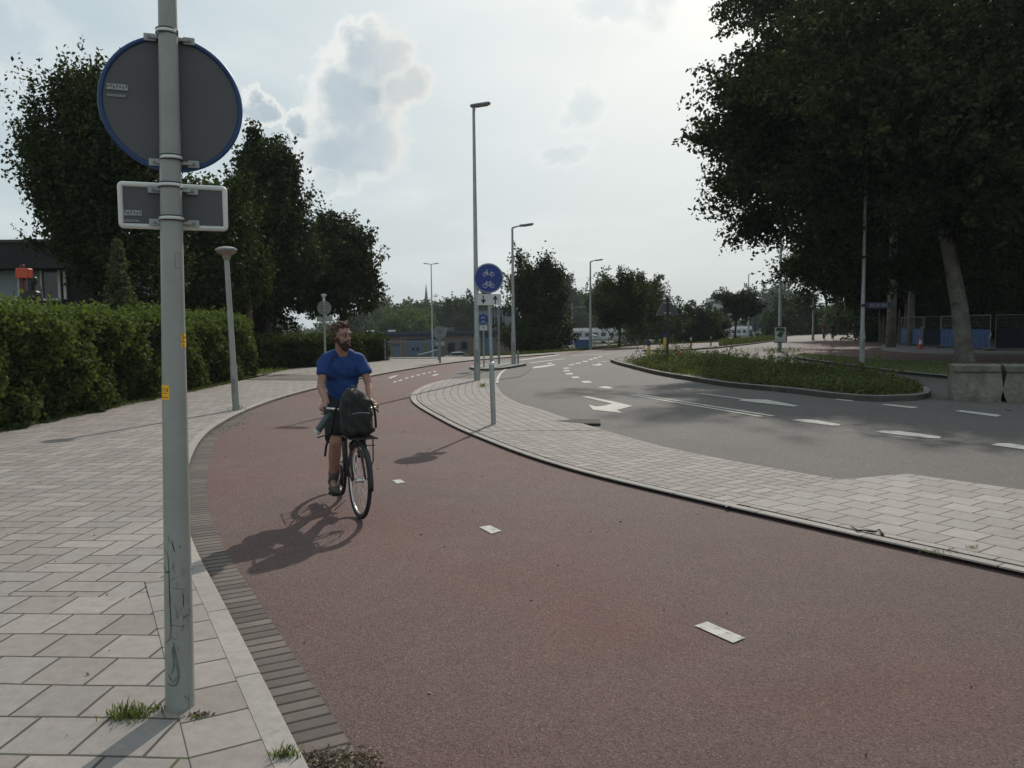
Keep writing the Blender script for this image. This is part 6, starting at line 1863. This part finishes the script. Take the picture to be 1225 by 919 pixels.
# backpack on the front carrier
def backpack():
    root = thing('backpack', (BROOT.x, BROOT.y, .005), 'bulky black backpack standing on the front carrier of the bicycle', 'backpack', rz=BRZ)
    c = MB()
    q = lambda x, y, z: _rots((x, y, z))
    Mq = _q.to_matrix() @ RotY(R(-8))
    c.box(q(.55, -.035, .93), (.20, .27, .35), Mq, bev=.05)
    c.ell(q(.53, -.045, 1.05), (.11, .120, .12), Mq)
    c.box(q(.55, -.02, .80), (.23, .29, .12), Mq, bev=.05)
    c.ell(q(.51, -.055, 1.10), (.085, .09, .075), Mq)
    def wr(co): return (.004 * np.sin(co[:, 2] * 38 + np.sin(co[:, 1] * 22) * 2) * np.cos(co[:, 1] * 20 + 1) + .004 * np.sin(co[:, 1] * 55 + co[:, 2] * 48)).astype(np.float32)
    remesh_obj(c, .012, 'bag_body', M_bag, root, 4, .5, wr)
    c = MB(); c.box(q(.665, -.03, .87), (.055, .21, .20), Mq, bev=.026); pk = remesh_obj(c, .010, 'front_pocket', M_bag, root, 3, .5, wr)
    c = MB(); c.tube([q(.692, -.105, .955), q(.70, -.06, .965), q(.70, .01, .965), q(.692, .045, .955)], .004, 6); c.build('zip', M_galvd, pk)
    c = MB(); c.tube([q(.54, -.08, 1.16), q(.55, -.075, 1.185), q(.55, -.035, 1.185), q(.54, -.03, 1.16)], .009, 6, sq=(1, .5)); c.build('top_handle', M_bag, root)
    for s, pl in ((-1, [(.46, -.11, 1.08), (.40, -.17, .98), (.42, -.21, .80), (.38, -.25, .66), (.36, -.26, .55)]), (1, [(.46, .11, 1.08), (.44, .17, .95), (.47, .175, .8)]), (-1, [(.45, -.14, .84), (.40, -.22, .76), (.36, -.33, .72)])):
        c = MB(); c.tube([q(*p) for p in spline3(pl)], .017, 8, sq=(1, .35)); c.build('strap', M_bag, root, smooth=True)
    for y in (-.13, .085): MB().tube([q(.66, y, .79), q(.667, y * .95, .90), q(.64, y * .85, 1.02)], .006, 6).build('side_piping', M_dark, root)
def spline3(pts, n=5):
    P = [Vector(p) for p in pts]; out = []
    for i in range(len(P) - 1):
        p0, p1, p2, p3 = P[max(i - 1, 0)], P[i], P[i + 1], P[min(i + 2, len(P) - 1)]
        for j in range(n):
            t = j / n
            out.append(0.5 * ((2 * p1) + (p2 - p0) * t + (2 * p0 - 5 * p1 + 4 * p2 - p3) * t * t + (3 * p1 - p0 - 3 * p2 + p3) * t ** 3))
    out.append(P[-1]); return out
backpack()
def bottle():
    root = thing('bottle', (BROOT.x, BROOT.y, .005), 'slim grey green bottle with a pale cap hanging below the rider\'s hand', 'bottle', rz=BRZ)
    a = Vector((.33, -.20, .945)); b = Vector((.28, -.325, .755))
    ax = (b - a).normalized()
    L_ = (b - a).length
    MB().tube([a, a + ax * .01, a + ax * .03, a + ax * L_ * .86, a + ax * L_ * .87], [.012, .020, .032, .032, .029], 18).build('bottle_body', M_bottle, root, smooth=True, auto=40)
    MB().tube([a + ax * L_ * .86, a + ax * (L_ - .004), a + ax * L_], [.033, .033, .029], 18).build('bottle_cap', M_signwhite, root, smooth=True, auto=40)
    MB().tube([a + ax * .01, a - Vector((0, -.01, -.03)), Vector((.30, -.20, .985))], .005, 6).build('strap', M_dark, root)
bottle()

# two far cyclists and a walker
M_top_r = mat('reddish_top', (0.14, 0.05, 0.045), .9, .3, 20); M_top_d = mat('navy_top', (0.035, 0.04, 0.07), .9, .3, 20)
M_dress = mat('pattern_dress', (0.12, 0.09, 0.10), .9, .5, 40)
fx, fy = G(986.5, 407.2)
for (x_, y_), lab, pl, top_, sh_ in (((fx, fy), 'upright bicycle of the far rider in the reddish top', 'far cyclist in a reddish top riding nearest the distant lamp post', M_top_r, M_dress),
                                     ((fx + 1.0, fy + .3), 'upright bicycle of the far rider in the navy top', 'far cyclist in a navy top riding just behind the one in red', M_top_d, M_shorts)):
    rz = math.atan2(-.93, -.35)
    bk_ = bicycle((x_, y_), rz, lab, steer=0)
    p = thing('person', (x_, y_, .005), pl, 'person', rz=rz)
    JJ = dict(JR)
    person(p, JJ, 0, top_, sh_, vox=.02, full=False, hands=False, sleeve=.9, shortlen=1.0, beard=False)
pn = MB()
c = thing('pannier', (fx + 1.0, fy + .3, .005), 'black box pannier on the side of the second far bicycle', 'bag', rz=math.atan2(-.93, -.35))
MB().box((-.52, .20, .55), (.36, .16, .34), bev=.04).build('pannier_bag', M_bag, c)
MB().tube([(-.62, .12, .73), (-.52, .14, .76), (-.42, .12, .73)], .01, 6).build('strap', M_dark, c)
wx, wy = G(1023, 405.5)
wk = thing('person', (wx, wy, .005), 'dark clothed walker far off on the path under the trees', 'person', rz=R(-115))
JW = dict(pelvis=(0, 0, .95), chest=(0, 0, 1.24), neck=(0, 0, 1.45), head=(.02, 0, 1.62), sh_l=(0, .18, 1.38), sh_r=(0, -.18, 1.38), el_l=(-.05, .22, 1.10), el_r=(.04, -.22, 1.10), ha_l=(.02, .23, .86), ha_r=(.16, -.22, .90),
          hip_l=(0, .09, .92), hip_r=(0, -.09, .92), kn_l=(.12, .09, .50), kn_r=(-.04, -.09, .50), an_l=(.08, .09, .09), an_r=(-.22, -.09, .14))
person(wk, JW, 0, M_shorts, M_shorts, vox=.02, full=False, hands=False, sleeve=1.0, shortlen=1.0, beard=False)

# ------------------------------------------------------------------ buildings, train and far trees
M_brick = tile_mat('depot_brick', 'running', 0.42, 0.13, (0.175, 0.130, 0.095), coord='UV', joint=0.02, var=0.14, jc=(0.14, 0.12, 0.10), bump=0.3)
M_doorblue = mat('door_blue', (0.075, 0.125, 0.180), .55, .12, 1.5)
M_trimblue = mat('trim_navy', (0.020, 0.035, 0.085), .5, .1)
M_glass = mat('dark_glass', (0.022, 0.026, 0.030), 0.12, 0.3, 1.5, spec=0.6)
M_greyclad = mat('grey_cladding', (0.13, 0.135, 0.15), .7, .1, 1.0)
M_roof = mat('roof_felt', (0.055, 0.055, 0.06), .9, .2, 1.0)
M_timber = mat('black_timber', (0.018, 0.017, 0.016), .8, .25, 2.0)
M_trainw = mat('train_white', (0.40, 0.41, 0.41), .45, .08, .8, dirt=((0.22, 0.21, 0.19), 1.0, .5, .5))
M_traing = mat('train_grey', (0.17, 0.17, 0.175), .5, .1, .8)
M_carpaint = mat('white_car_paint', (0.62, 0.63, 0.64), .3, .04)

def wall_uv(parent, name, a, b, z0, z1, m, thick=.25):
    """wall slab between two points with metre uv"""
    a, b = Vector(a), Vector(b); d = (b - a); L_ = d.length; d /= L_; nn = Vector((-d.y, d.x)) * thick
    vs = [(a.x, a.y, z0), (b.x, b.y, z0), (b.x, b.y, z1), (a.x, a.y, z1)]
    vs += [(v[0] + nn.x, v[1] + nn.y, v[2]) for v in vs]
    fs = [(0, 1, 2, 3), (5, 4, 7, 6), (1, 5, 6, 2), (4, 0, 3, 7), (3, 2, 6, 7), (0, 4, 5, 1)]
    me = bpy.data.meshes.new(name); me.from_pydata(vs, [], fs)
    lay = me.uv_layers.new(name='UVMap'); H_ = z1 - z0
    uv = []
    for k in range(6):
        w_ = L_ if k < 2 or k > 3 else thick; h_ = H_ if k < 4 else thick
        uv += [0, 0, w_, 0, w_, h_, 0, h_]
    lay.data.foreach_set('uv', uv)
    return link_mesh(name, me, m, parent)

def depot():
    A_ = Vector((GX(425, 100), 100.0)); B_ = Vector((GX(614, 112), 112.0))
    d = (B_ - A_); L_ = d.length
    root = thing('depot_building', (A_.x, A_.y, -2.95), 'long low brown brick depot with blue garage doors and a navy roof edge', 'building', rz=math.atan2(d.y, d.x))
    H_ = 3.85
    wall_uv(root, 'wall', (0, 0), (L_, 0), 0, H_, M_brick)
    wall_uv(root, 'wall', (0, 14), (0, .26), 0, H_, M_brick)
    wall_uv(root, 'wall', (L_, .26), (L_, 14), 0, H_, M_brick)
    wall_uv(root, 'wall', (L_, 14), (0, 14), 0, H_, M_brick)
    r = MB().box((L_ / 2, 7, H_ + .12), (L_ + .6, 15, .24)).build('roof', M_roof, root)
    MB().box((L_ / 2, -.32, H_ + .05), (L_ + .7, .12, .55)).build('fascia', M_trimblue, root)
    for x in (2.6, 5.5, 12.5): MB().box((x, 1.2, H_ + .40), (.8, .6, .28), bev=.05).build('roof_light', M_white, r)
    MB().poly([(-.6, 0), (.6, 0), (.45, .55), (-.45, .55)], 1.0, RotX(PI / 2), (15.5, 5, H_ + .24)).build('roof_vent', M_greyclad, r)
    def along(px_):    # photo column -> distance along the wall
        c = (px_ - 612.5) / FPX
        # A + t d : (x)/(y) = c
        u = d.normalized()
        return (c * A_.y - A_.x) / (u.x - c * u.y)
    def door(x0, x1, h, wins=True):
        x0, x1 = along(x0), along(x1)
        f = MB().box(((x0 + x1) / 2, -.02, h / 2), (x1 - x0, .10, h)).build('garage_door' if wins else 'door', M_doorblue, root)
        MB().box(((x0 + x1) / 2, -.04, h + .10), (x1 - x0 + .3, .14, .2)).build('lintel', M_trimblue, f)
        if wins:
            w_ = (x1 - x0)
            for k in (.34, .62): MB().box((x0 + w_ * k, -.085, h * .62), (w_ * .18, .03, .42)).build('pane', M_glass, f)
            for k in range(4): MB().box(((x0 + x1) / 2, -.078, h * (.15 + .2 * k)), (w_ * .96, .015, .03)).build('seam', M_trimblue, f)
    door(470.5, 478, 2.35, False); door(488.5, 507, 3.0); door(512, 528.5, 3.15)
    door(577.5, 592, 3.2, False)
    def win(x0, x1, z0, z1):
        x0, x1 = along(x0), along(x1)
        f = MB().box(((x0 + x1) / 2, -.03, (z0 + z1) / 2), (x1 - x0, .08, z1 - z0)).build('window', M_doorblue, root)
        MB().box(((x0 + x1) / 2, -.08, (z0 + z1) / 2), ((x1 - x0) * .84, .04, (z1 - z0) * .8)).build('pane', M_glass, f)
    win(535, 545, 1.2, 2.7); win(551, 560, 1.5, 2.8); win(436, 446, 1.2, 2.6)
    x = along(479.5)
    MB().tube([(x, -.1, 0), (x, -.1, H_)], .07, 8).build('downpipe', M_galvd, root)
    # grey upper storey at the far end
    x0, x1 = along(585.5), along(613)
    xm = along(605)
    up = MB().box(((x0 + x1) / 2, 2.0, H_ + 1.75), (x1 - x0, 4, 3.0)).build('upper_storey', M_greyclad, root)
    MB().box(((x0 + x1) / 2, 2.0, H_ + 3.33), (x1 - x0 + .4, 4.4, .16)).build('upper_roof', M_roof, root)
    MB().box(((x0 + xm) / 2, -.03, H_ + 1.4), (xm - x0 - 1, .06, 1.5)).build('window_band', M_glass, up)
    for k in range(5): MB().box((x0 + .5 + k * (xm - x0 - 1) / 4, -.08, H_ + 2.2), (.10, .06, 2.2)).build('mullion', M_galvd, up)
    MB().box(((xm + x1) / 2, -.08, H_ + .4), (x1 - xm, .06, 3.6)).build('pale_panel', mat('pale_cladding', (0.20, 0.205, 0.21), .7), up)
depot()

def car(loc, rz, label):
    root = thing('parked_car', loc, label, 'car', rz=rz, group='white cars parked by the depot')
    prof = [(-2.05, .35), (-2.1, .75), (-1.95, .98), (-1.6, 1.02), (-1.15, 1.42), (.2, 1.45), (.95, 1.02), (1.85, .88), (2.1, .68), (2.1, .35)]
    MB().poly(prof, 1.66, RotX(PI / 2), (0, .83, 0)).build('body', M_carpaint, root)
    MB().poly([(-1.52, 1.04), (-1.12, 1.37), (.15, 1.40), (.80, 1.04)], 1.70, RotX(PI / 2), (0, .85, 0)).build('side_window', M_glass, root)
    MB().poly([(.24, 1.43), (.95, 1.03), (.98, 1.06), (.28, 1.462)], 1.46, RotX(PI / 2), (0, .73, 0)).build('windscreen', M_glass, root)
    MB().poly([(-1.62, 1.05), (-1.18, 1.43), (-1.20, 1.462), (-1.66, 1.07)], 1.46, RotX(PI / 2), (0, .73, 0)).build('rear_window', M_glass, root)
    for x in (-1.3, 1.3):
        for s in (-1, 1):
            w_ = MB().lathe([(.31, -.1), (.32, 0), (.31, .1)], (x, s * .76, .32), RotX(PI / 2), n=18).build('wheel', M_rubber, root)
            MB().lathe([(.19, -.104), (.19, .104)], (x, s * .76, .32), RotX(PI / 2), n=14).build('rim', M_chrome, w_)
    for s in (-1, 1):
        MB().box((2.08, s * .6, .68), (.06, .32, .13)).build('headlight', M_signwhite, root)
        MB().box((-2.07, s * .62, .8), (.06, .25, .16)).build('tail_light', M_rw_r, root)
    return root
car((GX(551, 104), 104, -2.95), R(12), 'white parked car in front of the depot doors, half behind the grass')
car((GX(461, 82), 82, -2.95), R(20), 'white parked car whose rear just shows past the end of the low hedge')

# ---- the single storey house behind the tall hedge
def bungalow():
    Y = 32.0
    x0, x1 = -27.0, GX(203, Y)
    root = thing('bungalow', (x0, Y, 0), 'flat roofed black timber house with white framed windows behind the hedge', 'house', rz=R(0.0))
    W_ = x1 - x0
    MB().box((W_ / 2, 4, 2.1), (W_, 8, 4.2)).build('wall', M_timber, root)
    MB().box((W_ / 2, -.55, 4.62), (W_ + .6, 1.3, .98)).build('eaves_board', M_timber, root)
    r = MB().box((W_ / 2, 3.8, 5.16), (W_ + 1.0, 10.2, .10)).build('roof', M_roof, root)
    MB().tube([(2.9, 1.5, 5.2), (2.9, 1.5, 5.55)], .35, 14).build('roof_vent', M_galvd, r)
    MB().box((3.4, 1.5, 5.62), (1.2, .8, .10), RotY(R(-12)), bev=.03).build('vent_hood', M_galvd, r)
    def X(px_): return GX(px_, Y) - x0
    def Z(py): return CH + (396 - py) / FPX * Y
    def window(a, b, zt, zb, bars, bright):
        xa, xb = X(a), X(b); z1, z0 = Z(zt), Z(zb)
        f = MB()
        for (cx, cz, sx, sz) in [((xa + xb) / 2, z1, xb - xa, .09), ((xa + xb) / 2, z0, xb - xa, .09)] + [(x, (z0 + z1) / 2, .09, z1 - z0 + .09) for x in (xa, xb)] + [(X(q), (z0 + z1) / 2, .07, z1 - z0 + .09) for q in bars]:
            f.box((cx, -.05, cz), (sx, .10, sz))
        w_ = f.build('window', M_white, root)
        for u, v, br in bright:
            MB().box(((X(u) + X(v)) / 2, -.015, (z0 + z1) / 2), (X(v) - X(u) - .06, .02, z1 - z0 - .05)).build('pane', br, w_)
    M_blind = mat('pale_blind', (0.22, 0.25, 0.28), .35, .08, 1.0)
    window(2, 77, 318, 358, [29, 56], [(2, 29, M_blind), (29, 56, mat('grey_blind', (0.12, 0.14, 0.16), .3, .2, 1.2)), (56, 77, M_glass)])
    window(162, 192, 320, 355, [186], [(162, 186, M_glass), (186, 192, M_blind)])
    MB().box((X(84.5), -.1, (Z(322) + Z(358)) / 2), (.10, .10, 1.2)).build('rain_pipe', M_white, root)
bungalow()
def red_mast():
    Y = 25.0
    x = GX(33, Y)
    root = thing('red_stand', (x, Y, .06), 'orange box on a dark red post with thin red rails behind the tall hedge', 'equipment')
    z = lambda py: CH + (396.5 - py) / FPX * Y
    MB().box((0, 0, z(368) / 2 + .9), (.10, .12, z(332) - .2 + .0), bev=.01).build('post', M_redpaint, root)
    MB().box((.06, -.02, (z(324) + z(335.5)) / 2), (.40, .26, .31), RotY(R(2)), bev=.02).build('orange_box', M_orange, root)
    MB().box((.24, .05, z(344)), (.18, .2, .50), bev=.05).build('motor', M_dark, root)
    MB().box((.33, .05, z(338)), (.12, .16, .22), bev=.03).build('motor_cover', M_dark, root)
    MB().box((.20, 0, z(356)), (.55, .3, .30), bev=.05).build('housing', M_dark, root)
    r = MB()
    for a, b, c_ in ((-.30, -.02, 349), (.35, .55, 345)):
        r.tube([(a, 0, .6), (a, 0, z(c_)), (b, 0, z(c_)), (b, 0, .6)], .014, 6)
    r.tube([(.5, 0, z(350)), (.85, 0, z(350)), (.85, 0, .6)], .012, 6)
    r.build('rails', M_redpaint, root)
red_mast()

# ---- train
def train_car(loc, rz, L_, label, first=None):
    if first:
        t = copy_tree(first); t.location = loc; t['label'] = label; return t
    root = thing('train_carriage', loc, label, 'train', rz=rz, group='carriages of the pale train beyond the road')
    prof = [(-1.4, 1.0), (-1.42, 2.6), (-1.30, 3.45), (-.9, 3.85), (.9, 3.85), (1.30, 3.45), (1.42, 2.6), (1.4, 1.0)]
    Mx = Matrix(((0, 0, 1), (1, 0, 0), (0, 1, 0)))
    MB().poly(prof, L_ - .5, Mx, (.25, 0, 0)).build('body', M_trainw, root)
    MB().poly([(-1.0, 3.80), (1.0, 3.80), (.8, 4.0), (-.8, 4.0)], L_ - 1.0, Mx, (.5, 0, 0)).build('roof', M_traing, root)
    MB().box((L_ / 2, 0, 1.28), (L_ - .48, 2.86, .5)).build('skirt', M_traing, root)
    n = 9
    for k in range(n):
        x = 2.6 + k * (L_ - 5.2) / (n - 1)
        MB().box((x, -1.40, 2.52), (1.55, .10, .85), bev=.02).build('window', M_glass, root)
    for x in (1.2, L_ - 1.2): MB().box((x, -1.41, 2.15), (.8, .08, 1.9), bev=.02).build('door', mat('train_door', (0.30, 0.27, 0.10), .5, .1) if False else M_traing, root)
    for x in (3.0, L_ - 3.0):
        b = MB().box((x, 0, .62), (2.8, 2.2, .5)).build('bogie', M_dark, root)
        for dx in (-.95, .95): MB().lathe([(.44, -.06), (.44, .06)], (x + dx, -.85, .46), RotX(PI / 2), n=18).build('wheel', M_dark, b)
    return root
T0 = Vector((GX(657, 172), 172.0)); T1 = Vector((GX(1030, 262), 262.0))
td = (T1 - T0).normalized(); trz = math.atan2(td.y, td.x)
first = None
names = ['first pale train carriage, seen between the dark tree and the outer lamp post', 'second train carriage hidden mostly behind the street tree crown', 'third train carriage behind the shrubs past the yellow bollards', 'fourth train carriage beside the blue silo', 'last train carriage near the far cyclists']
for k in range(5):
    p = T0 + td * (k * 26.4)
    c_ = train_car((p.x, p.y, -2.75), trz, 26.0, names[k], first)
    if k == 0: first = c_
tag(sheet('railway_bed', [tuple(T0 - td * 60 + Vector((td.y, -td.x)) * 6), tuple(T1 + td * 90 + Vector((td.y, -td.x)) * 6), tuple(T1 + td * 90 - Vector((td.y, -td.x)) * 10), tuple(T0 - td * 60 - Vector((td.y, -td.x)) * 10)], -2.80, mat('ballast', (0.16, 0.14, 0.12), .95, .3, 3, bump=.8, bs=20, fine=.3)), kind='structure')
def catenary(px_, Y, label):
    root = thing('catenary_mast', (GX(px_, Y), Y, -2.8), label, 'mast', group='railway masts with wire brackets')
    MB().tube([(0, 0, 0), (0, 0, 9.2)], [.16, .11], 8).build('mast', M_galvd, root)
    a = MB()
    a.tube([(0, 0, 8.3), (3.6, -.5, 8.6)], .05, 6); a.tube([(0, 0, 7.6), (3.6, -.5, 6.8)], .04, 6); a.tube([(1.4, -.2, 8.45), (3.0, -.45, 6.9)], .04, 6)
    a.build('bracket', M_galvd, root)
catenary(685, 166, 'grey railway mast with slanting wire bracket between poplar and street lamp')
catenary(748, 190, 'railway mast seen faintly behind the street tree crown')
catenary(846, 215, 'railway mast standing past the shrubs and the small white tower block')
def wires():
    a = Vector((GX(640, 158), 158, 3.9)); b = Vector((T1.x, T1.y - 4, 3.9))
    o = MB()
    for dz in (0, 1.5): o.tube([tuple(a.lerp(b, t) + Vector((0, 0, dz * (1 + .4 * math.cos(t * 12))))) for t in np.linspace(0, 1, 30)], .018, 4)
    o = o.build('overhead_wire', M_dark); tag(o, 'thin dark overhead railway wires strung from mast to mast', 'wire')
wires()

# ---- far white block, spires, hangar
def far_block():
    Y = 420.0
    root = thing('far_building', (GX(853, Y), Y, -3), 'pale grey office block far off above the shrubs', 'building')
    W_ = GX(880, Y) - GX(853, Y)
    MB().box((W_ / 2, 8, 9.5), (W_, 16, 19)).build('wall', mat('pale_block', (0.36, 0.38, 0.40), .7, .05, .1), root)
    r = MB().box((W_ * .3, 6, 19.9), (W_ * .4, 8, 1.8)).build('roof_plant', M_greyclad, root)
    for k in range(4): MB().box((W_ / 2, -.05, 4 + k * 4), (W_ * .92, .1, 1.3)).build('window_band', M_glass, root)
    MB().tube([(W_ * .50, -2, 0), (W_ * .50, -2, 19)], 1.2, 10).build('flue', M_dark, root)
far_block()
def spire(px_, Y, H_, w_, label):
    root = thing('church_spire', (GX(px_, Y), Y, -3), label, 'church spire')
    MB().box((0, 0, H_ * .2), (w_, w_, H_ * .4)).build('tower', M_brick if False else M_greyclad, root)
    MB().lathe([(w_ * .62, H_ * .4), (w_ * .35, H_ * .55), (.05, H_)], n=8).build('steeple', M_roof, root)
spire(511.5, 500, 32, 4.5, 'thin dark church spire beyond the depot roof')
def parasol():
    Y = 31.0
    root = thing('closed_parasol', (GX(300, Y), Y, .05), 'narrow brown closed parasol between the tall trees behind the lamp', 'parasol')
    MB().tube([(0, 0, 0), (0, 0, 3.9)], .03, 8).build('pole', M_wood, root)
    MB().lathe([(.06, 1.6), (.14, 1.9), (.10, 2.8), (.03, 3.85), (.01, 3.9)], n=10, sx=1.0, sy=1.0).build('cloth', mat('ochre_cloth', (0.13, 0.085, 0.04), .9), root)
parasol()

# ---- trees beyond the road
R2 = [(0, 0, 5.0, 3.0, 3.0, 2.6), (.5, 0, 7.2, 2.2, 2.2, 2.0), (-1.3, 0, 4.4, 1.9, 2, 1.6)]
tree('shrubby_tree', (GX(640, 62), 62, -2.3), [(.2, 0, 4.6, 1.7, 2.2, 2.6), (-.5, 0, 7.4, .9, 1.3, 1.9), (.6, 0, 7.0, 1.1, 1.3, 1.5), (.9, 0, 5.4, 1.4, 1.6, 1.6), (-.8, 0, 3.0, 1.0, 1.5, 1.5), (1.1, 0, 3.0, 1.2, 1.6, 1.6)], 2700, 13, 0.19, 0.17, 101, LM_dark, 'dense dark ragged tree on the bank behind the refuge lamp', tr=.16, twig=.9, updir=.7)
tree('low_bush', (GX(630, 58), 58, -1.8), [(0, 0, 2.1, 1.5, 1.4, 1.4), (1.5, 0, 1.7, 1.2, 1.4, 1.1)], 1500, 12, 0.13, 0.14, 102, LM_dark, 'wide low dark shrub on the bank at the foot of the ragged tree', cat='bush', tr=.05)
tree('poplar', (GX(674, 215), 215, -2.95), [(0, 0, 9, 2.7, 2.6, 7.5), (.4, 0, 14, 1.9, 1.8, 4.2), (-1, 0, 12.5, 1.5, 1.5, 4)], 1500, 12, 0.5, 0.5, 103, LM_far_hazed, 'slim tall poplar rising far behind the train', tr=.3, updir=1.2, twig=1.2)
tree('street_tree', (GX(741, 64), 64, .0), [(0, 0, 3.5, 1.7, 1.6, 1.6), (-.1, 0, 4.6, 1.1, 1.1, .9), (.3, 0, 2.6, 1.6, 1.5, .9)], 1700, 12, .14, .13, 104, LM_mid, 'small round street tree with a straight trunk at the outer kerb', group='young street trees on the outer kerb', tr=.09, updir=.6, twig=.4)
tree('street_tree', (GX(766, 77), 77, -1.2), [(0, 0, 4.6, 2.1, 2.0, 1.9), (-.3, 0, 6.2, 1.4, 1.3, 1.1), (.3, 0, 3.6, 1.7, 1.6, 1.0)], 1700, 12, .17, .16, 105, LM_mid, 'taller street tree just past the small round one, behind the shrubs', group='young street trees on the outer kerb', tr=.10, updir=.6, twig=.5)
tree('street_tree', (GX(879.5, 90), 90, -.1), [(0, 0, 3.9, 1.8, 1.7, 1.3), (.9, 0, 3.5, 1.3, 1.3, 1.1), (-.6, 0, 4.6, 1.2, 1.2, .9)], 1300, 12, .18, .16, 106, LM_dark, 'street tree with a bare straight trunk left of the blue silo', group='young street trees on the outer kerb', tr=.12, updir=.3, twig=.5)
far_specs = [
    # px, Y, crown width (m), top above ground (m), material, label
    (722, 215, 24, 16.5, LM_far_hazed, 'broad dark tree far behind the outer street lamp'),
    (760, 128, 12, 12.0, LM_mid, 'big bushy green tree behind the small round street tree'),
    (786, 112, 9, 8.2, LM_mid, 'low green tree behind the triangular warning sign'),
    (812, 98, 7.5, 7.0, LM_mid, 'loose green tree past the yellow bollards'),
    (835, 92, 6.5, 6.8, LM_dark, 'spiky dark tree in the middle of the far shrubs'),
    (854, 96, 6.0, 6.0, LM_mid, 'light green tree next to the pale office block'),
    (925, 330, 32, 18.5, LM_far_hazed, 'hazy domed tree above the blue silo'),
    (934, 128, 6.5, 7.2, LM_mid, 'rounded tree just past the blue silo'),
    (945, 134, 12, 9.5, LM_dark, 'dark full tree behind the poster lamp post'),
    (972, 150, 9, 8.0, LM_mid, 'pale green tree behind the distant lamp post'),
    (997, 140, 11, 7.5, LM_light, 'light green tree above the two far cyclists'),
    (1024, 120, 9, 8.5, LM_mid, 'green tree above the far walker'),
    (645, 130, 6, 6.6, LM_mid, 'light green tree in front of the train end'),
    (446, 165, 14, 8.4, LM_far_hazed, 'soft green tree behind the end of the depot roof'),
    (474, 215, 17, 11.8, LM_far_hazed, 'tall spreading tree behind the depot garage doors'),
    (490, 160, 14, 8.0, LM_light, 'pale round bush like tree right over the garage doors'),
    (515, 200, 15, 11.0, LM_far_hazed, 'dark tree under the thin church spire'),
    (541, 190, 13, 9.8, LM_far_hazed, 'tree behind the depot roof left of the tall lamp'),
    (566, 190, 15, 12.6, LM_dark, 'big dark tree behind the tallest lamp post'),
    (600, 210, 14, 10.5, LM_far_hazed, 'tree behind the grey upper storey of the depot'),
    (700, 230, 17, 11.2, LM_far_hazed, 'hazy tree beside the slim poplar'),
    (425, 175, 14, 7.5, LM_far_hazed, 'far tree showing below the crown above the cyclist'),
]
protos = []
def far_tree_lobes(k):
    L = np.random.default_rng(200 + k)
    lob = [(0, 0, .52, .42, .42, .30), (0, 0, .72, .30, .30, .26)]
    for _ in range(6):
        a = L.random() * 2 * PI
        lob.append((math.cos(a) * .26, math.sin(a) * .22, .35 + .42 * L.random(), .16 + .1 * L.random(), .2, .13 + .1 * L.random()))
    return lob
for i, (px_, Y, wd, hh, lm, lab) in enumerate(far_specs):
    k = i
    lob = [(x * wd, y * wd, z * hh, a * wd, b * wd, c * hh) for x, y, z, a, b, c in far_tree_lobes(k)]
    det = max(.0028 * Y, .22)
    tree('far_tree', (GX(px_, Y), Y, -2.95), lob, int(1100 + 30 * wd), 11, det, det * .85, 300 + i, lm, lab, group='trees beyond the road and the railway', tr=.02 * wd, twig=wd * .04, updir=.45, th=hh * .7, nlimb=5, pads=60, padr=.42)
# undergrowth between road and railway: reads as one mass
def thicket(name, segs, seed, lm, size):
    L = np.random.default_rng(seed); C = []; S = []
    for (x0, y0, x1, y1, h, dpt, n, zb) in segs:
        t = L.random(n)
        hh = h * (.45 + .35 * np.sin(t * 23 + seed) ** 2 + .3 * np.sin(t * 61 + 1) ** 2)
        z = L.random(n) ** .7 * hh
        C.append(np.stack([x0 + (x1 - x0) * t + L.normal(size=n) * .4, y0 + (y1 - y0) * t + L.random(n) * dpt, zb + z], 1))
        S.append(np.full(n, size * (y0 + y1) / 2 / 100) * (.6 + .8 * L.random(n)))
    C = np.concatenate(C); S = np.concatenate(S)
    me = quads_mesh(name, leaf_arrays(C, S, .6, local=L), L.random(len(C)))
    me.materials.append(lm)
    o = bpy.data.objects.new(name, me); col.objects.link(o); tag(o, kind='stuff')
thicket('roadside_undergrowth', [(GX(655, 66), 66, GX(735, 74), 76, 1.2, 3, 3500, -2.6), (GX(735, 80), 80, GX(860, 94), 96, 2.6, 4, 15000, -2.6), (GX(512, 56), 56, GX(605, 60), 60, 1.9, 3, 5000, -2.5)], 401, LM_mid, .19)
thicket('far_wood', [(-260, 300, 60, 330, 8.5, 30, 34000, -3), (60, 330, 190, 330, 9.0, 30, 18000, -3), (190, 330, 420, 250, 11, 20, 20000, -3), (95, 180, 180, 200, 8, 10, 12000, -3), (-200, 110, -42, 150, 9, 10, 16000, -3)], 402, LM_far_hazed, .30)

# ---- the warm thin haze of the day, with the whole place inside it
def haze():
    m = bpy.data.materials.new('haze'); m.use_nodes = True
    N = NT(m.node_tree); N.nt.nodes.clear()
    v = N.n('ShaderNodeVolumePrincipled', ins={'Color': (0.86, 0.92, 0.96, 1), 'Density': 0.00028, 'Anisotropy': 0.0})
    o = N.n('ShaderNodeOutputMaterial'); N.nt.links.new(v.outputs[0], o.inputs['Volume'])
    b = MB().box((150, 1250, 20), (2800, 2900, 48)).build('haze', m)
    tag(b, kind='stuff')
haze()
